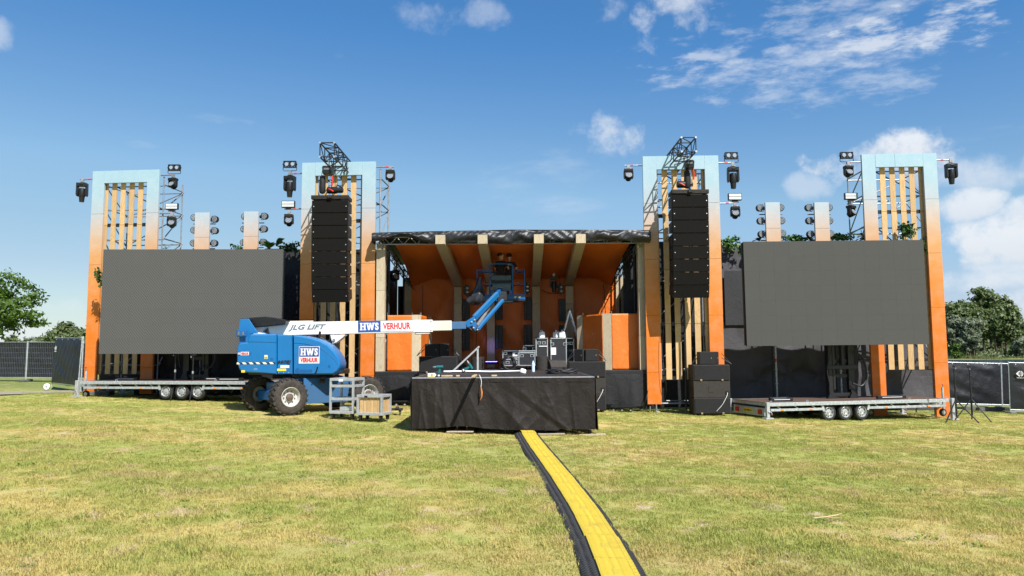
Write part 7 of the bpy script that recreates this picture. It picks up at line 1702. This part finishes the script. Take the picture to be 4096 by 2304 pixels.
    if shirt_text: letters('shirt', t, (0, -.135 * k, 1.36 * k), .22, .062, (R(90), 0, 0), 'shirt_print')
    return t
fl = Vector((bx0, BY - .38, FZ + .006))
person((JQ(572, 400, BY).x, BY + .02, FZ + .006), R(-25), 'person with dark curly hair and black shirt in the lift basket, looking right', 1.72, R(-65), (((.27, .12, 1.2)), ((.2, .33, 1.12))), (((-.27, .1, 1.2)), ((-.2, .32, 1.1))))
person((JQ(712, 400, BY).x, BY + .12, FZ + .006), R(-12), 'person in a black shirt with white print on the back, in the lift basket', 1.70, R(-20), (((.28, .12, 1.22)), ((.22, .32, 1.2))), (((-.27, .12, 1.22)), ((-.18, .33, 1.2))), True)

# ================================================================== carts beside the lift
def frame_box(par, x0, x1, y0, y1, zs, zt, w_, m, lean=0):
    for x in (x0, x1):
        for y in (y0, y1): MB().box((x, y, (zs[0] + zt) / 2), (w_, w_, zt - zs[0])).build('upright', m, par)
    for z in zs + [zt]:
        for y in (y0, y1): MB().box(((x0 + x1) / 2, y + (.002 if y > y0 else -.002), z), (x1 - x0 + w_ * .98, w_, .07)).build('rail', m, par, bevel=.004)
        for x in (x0, x1): MB().box((x + (.002 if x > x0 else -.002), (y0 + y1) / 2, z), (w_, y1 - y0 - w_, .068)).build('rail', m, par, bevel=.004)
def casters(par, pts, r_=.07):
    for x, y in pts: MB().lathe([(.015, -.022), (r_, -.022), (r_, .022), (.015, .022)], 14, 'x', (x, y, r_)).box((x, y, r_ * 1.75), (.08, .08, .05)).build('caster', 'cable', par, 40)
a = Q3(1290, 1325, 19.9); b = Q3(1610, 1325, 19.9); zt_ = Q3(1300, 875, 19.95).z; z0 = gz(a.x)
t = thing('shelf_cart', 'tall grey metal shelf cart on casters beside the lift wheel', 'cart', ((a.x + b.x) / 2 - .05, 20.0, z0), R(-14)); w2 = (b.x - a.x) / 2 * .86; H = zt_ - z0
frame_box(t, -w2, w2, 0, .62, [.17, .52, .86], H - .03, .05, 'grey_cart'); MB().box((0, .31, .19), (2 * w2 - .06, .55, .02)).build('shelf', 'grey_cart', t); MB().box((0, .31, H - .0), (2 * w2 - .06, .55, .02)).build('top_tray', 'grey_cart', t); casters(t, ((-w2 + .05, .06), (w2 - .05, .06), (-w2 + .05, .56), (w2 - .05, .56)))
MB().box((-.02, -.032, H - .05), (.12, .004, .06)).build('paper_label', 'paper', t); MB().box((.1, .3, H + .012), (.22, .12, .004), Matrix.Rotation(.3, 3, 'Z')).build('black_cloth', 'black_cloth', t)
MB().path([(.05, .3, H - .1), (.12, .35, .7), (.25, .4, .25)], .02, 6).build('dark_bar', 'cable', t); MB().box((.02, .2, .26), (.3, .25, .1), Matrix.Rotation(.4, 3, 'Z')).build('odd_part', 'aluminium', t)
a = Q3(1618, 1330, 19.6); b = Q3(1885, 1330, 19.9); zt_ = Q3(1700, 1060, 19.6).z; z0 = gz(a.x); W2 = .34; H = zt_ - z0
t = thing('slatted_cart', 'low grey framed cart with upright wooden slats, right of the tall shelf cart', 'cart', ((Q3(1722, 1330, 19.6)).x + .06, 19.65, z0), R(-16))
frame_box(t, -W2, W2, 0, .5, [.18], H - .03, .055, 'grey_cart'); sl_ = MB().box((0, 0, 0), (.085, .02, H - .26)).mesh('slat', 'slat_wood')
for k in range(6): obj('slat', sl_, t, (-W2 + .09 + k * (2 * W2 - .18) / 5, .03, H / 2 + .08)); obj('slat', sl_, t, (-W2 + .09 + k * (2 * W2 - .18) / 5, .47, H / 2 + .08))
for k in range(4): obj('slat', sl_, t, (W2 - .03, .09 + k * .11, H / 2 + .08), (0, 0, R(90)))
MB().box((0, .25, .16), (2 * W2, .46, .02)).build('base_board', 'pale_wood', t); casters(t, ((-W2 + .05, .05), (W2 - .05, .05), (-W2 + .05, .45), (W2 - .05, .45)), .06); MB().path([(-.08, .25, H), (-.08, .25, H + .07), (.12, .25, H + .07), (.12, .25, H)], .012, 6).build('handle', 'aluminium', t, 40); MB().box((-.1, -.03, H - .04), (.09, .004, .05)).build('sticker', 'sign_dark', t)
p = G(1570, 1662); t = thing('flat_dolly', 'low black flat dolly on casters right of the slatted cart', 'dolly', (p.x - .1, p.y + .2, gz(p.x)), R(8)); MB().box((0, 0, .15), (.72, .14, .05)).box((0, .3, .15), (.72, .14, .05)).box((-.25, .15, .19), (.1, .5, .04)).box((.2, .15, .19), (.1, .5, .04)).build('frame', 'dark_grey', t, bevel=.01); casters(t, ((-.28, .0), (.28, 0), (-.28, .3), (.28, .3)), .055)

# ================================================================== cable ramp across the lawn
pts = RAMP; cum = [0.0]
for k in range(len(pts) - 1): cum.append(cum[-1] + (pts[k + 1] - pts[k]).length)
def at_len(s0):
    def cr(vals): return np.interp(s0, cum, vals)
    return Vector((cr([p.x for p in pts]), cr([p.y for p in pts]), 0))
SEG = .86; nseg = int(cum[-1] / SEG)
ords = ['first', 'second', 'third', 'fourth', 'fifth', 'sixth', 'seventh', 'eighth', 'ninth', 'tenth', 'eleventh', 'twelfth', 'thirteenth', 'fourteenth', 'fifteenth', 'sixteenth']
rb_ = MB().prism([(-.275, 0), (-.15, .052), (.15, .052), (.275, 0)], 'y', -SEG / 2 + .004, SEG / 2 - .004).mesh('ramp_body', 'ramp_black')
lid = MB().box((-.006, 0, .061), (.272, SEG - .018, .018))
n = 17
for k in range(n): lid.box((.158, -SEG / 2 + (k + .5) * SEG / n, .056), (.06, SEG / n * .45, .02), Matrix.Rotation(R(20), 3, 'Y'))
for k in range(26):
    yk = -SEG / 2 + (k + .5) * SEG / 26
    for q in range(6):
        xa_ = -.132 + q * .044; dy_ = .0045 * (1 if q % 2 else -1)
        if abs(yk) < .10 and q in (2, 3): continue
        lid.bar((xa_, yk - dy_, .071), (xa_ + .044, yk + dy_, .0705), .009, .004)
lid = lid.mesh('lid', 'ramp_yellow')
pnl = MB().box((0, 0, .0705), (.06, .17, .003)).mesh('grip_plate', 'ramp_yellow')
rib = MB().box((0, 0, 0), (.118, .014, .010)).mesh('rib', 'ramp_black')
for k in range(nseg):
    a, b = at_len(k * SEG), at_len((k + 1) * SEG); c = (a + b) / 2; d = b - a; rz = math.atan2(d.y, d.x) + math.pi / 2
    t = thing('cable_ramp', (ords[k] if k < 16 else 'last') + ' yellow and black cable ramp segment counted from the platform', 'cable ramp', (c.x + random.uniform(-.006, .006), c.y, gz(c.x, c.y) - .005), 0, 'cable ramp segments in a curved row')
    t.rotation_euler = (0, R(1.72), rz + random.uniform(-.008, .008))
    obj('ramp_body', rb_, t); lo_ = obj('lid', lid, t, (0, 0, 0), (R(random.uniform(-.4, .4)), 0, random.uniform(-.006, .006))); obj('grip_plate', pnl, lo_)
    if k == 0: lo_.rotation_euler = (R(2.5), 0, R(4)); lo_.location = (-.02, .06, .03)
    for s_ in (-1, 1):
        for j in range(14):
            o = obj('rib', rib, t, (s_ * .212, -SEG / 2 + (j + .5) * SEG / 14, .030), (0, s_ * math.atan2(.052, .125), 0))
# pale twig and scraps on the lawn
tw = G(3330, 2090); o = MB().path([(-.22, 0, .05), (-.05, .05, .055), (.08, .1, .06), (.22, .25, .05)], [.006, .008, .007, .003], 6).path([(-.05, .05, .05), (.1, .0, .05)], [.006, .003], 5).build('twig', 'pale_wood', None, 50, loc=(tw.x, tw.y, gz(tw.x))); tag(o, 'pale forked twig lying on the lawn at the right', 'twig')
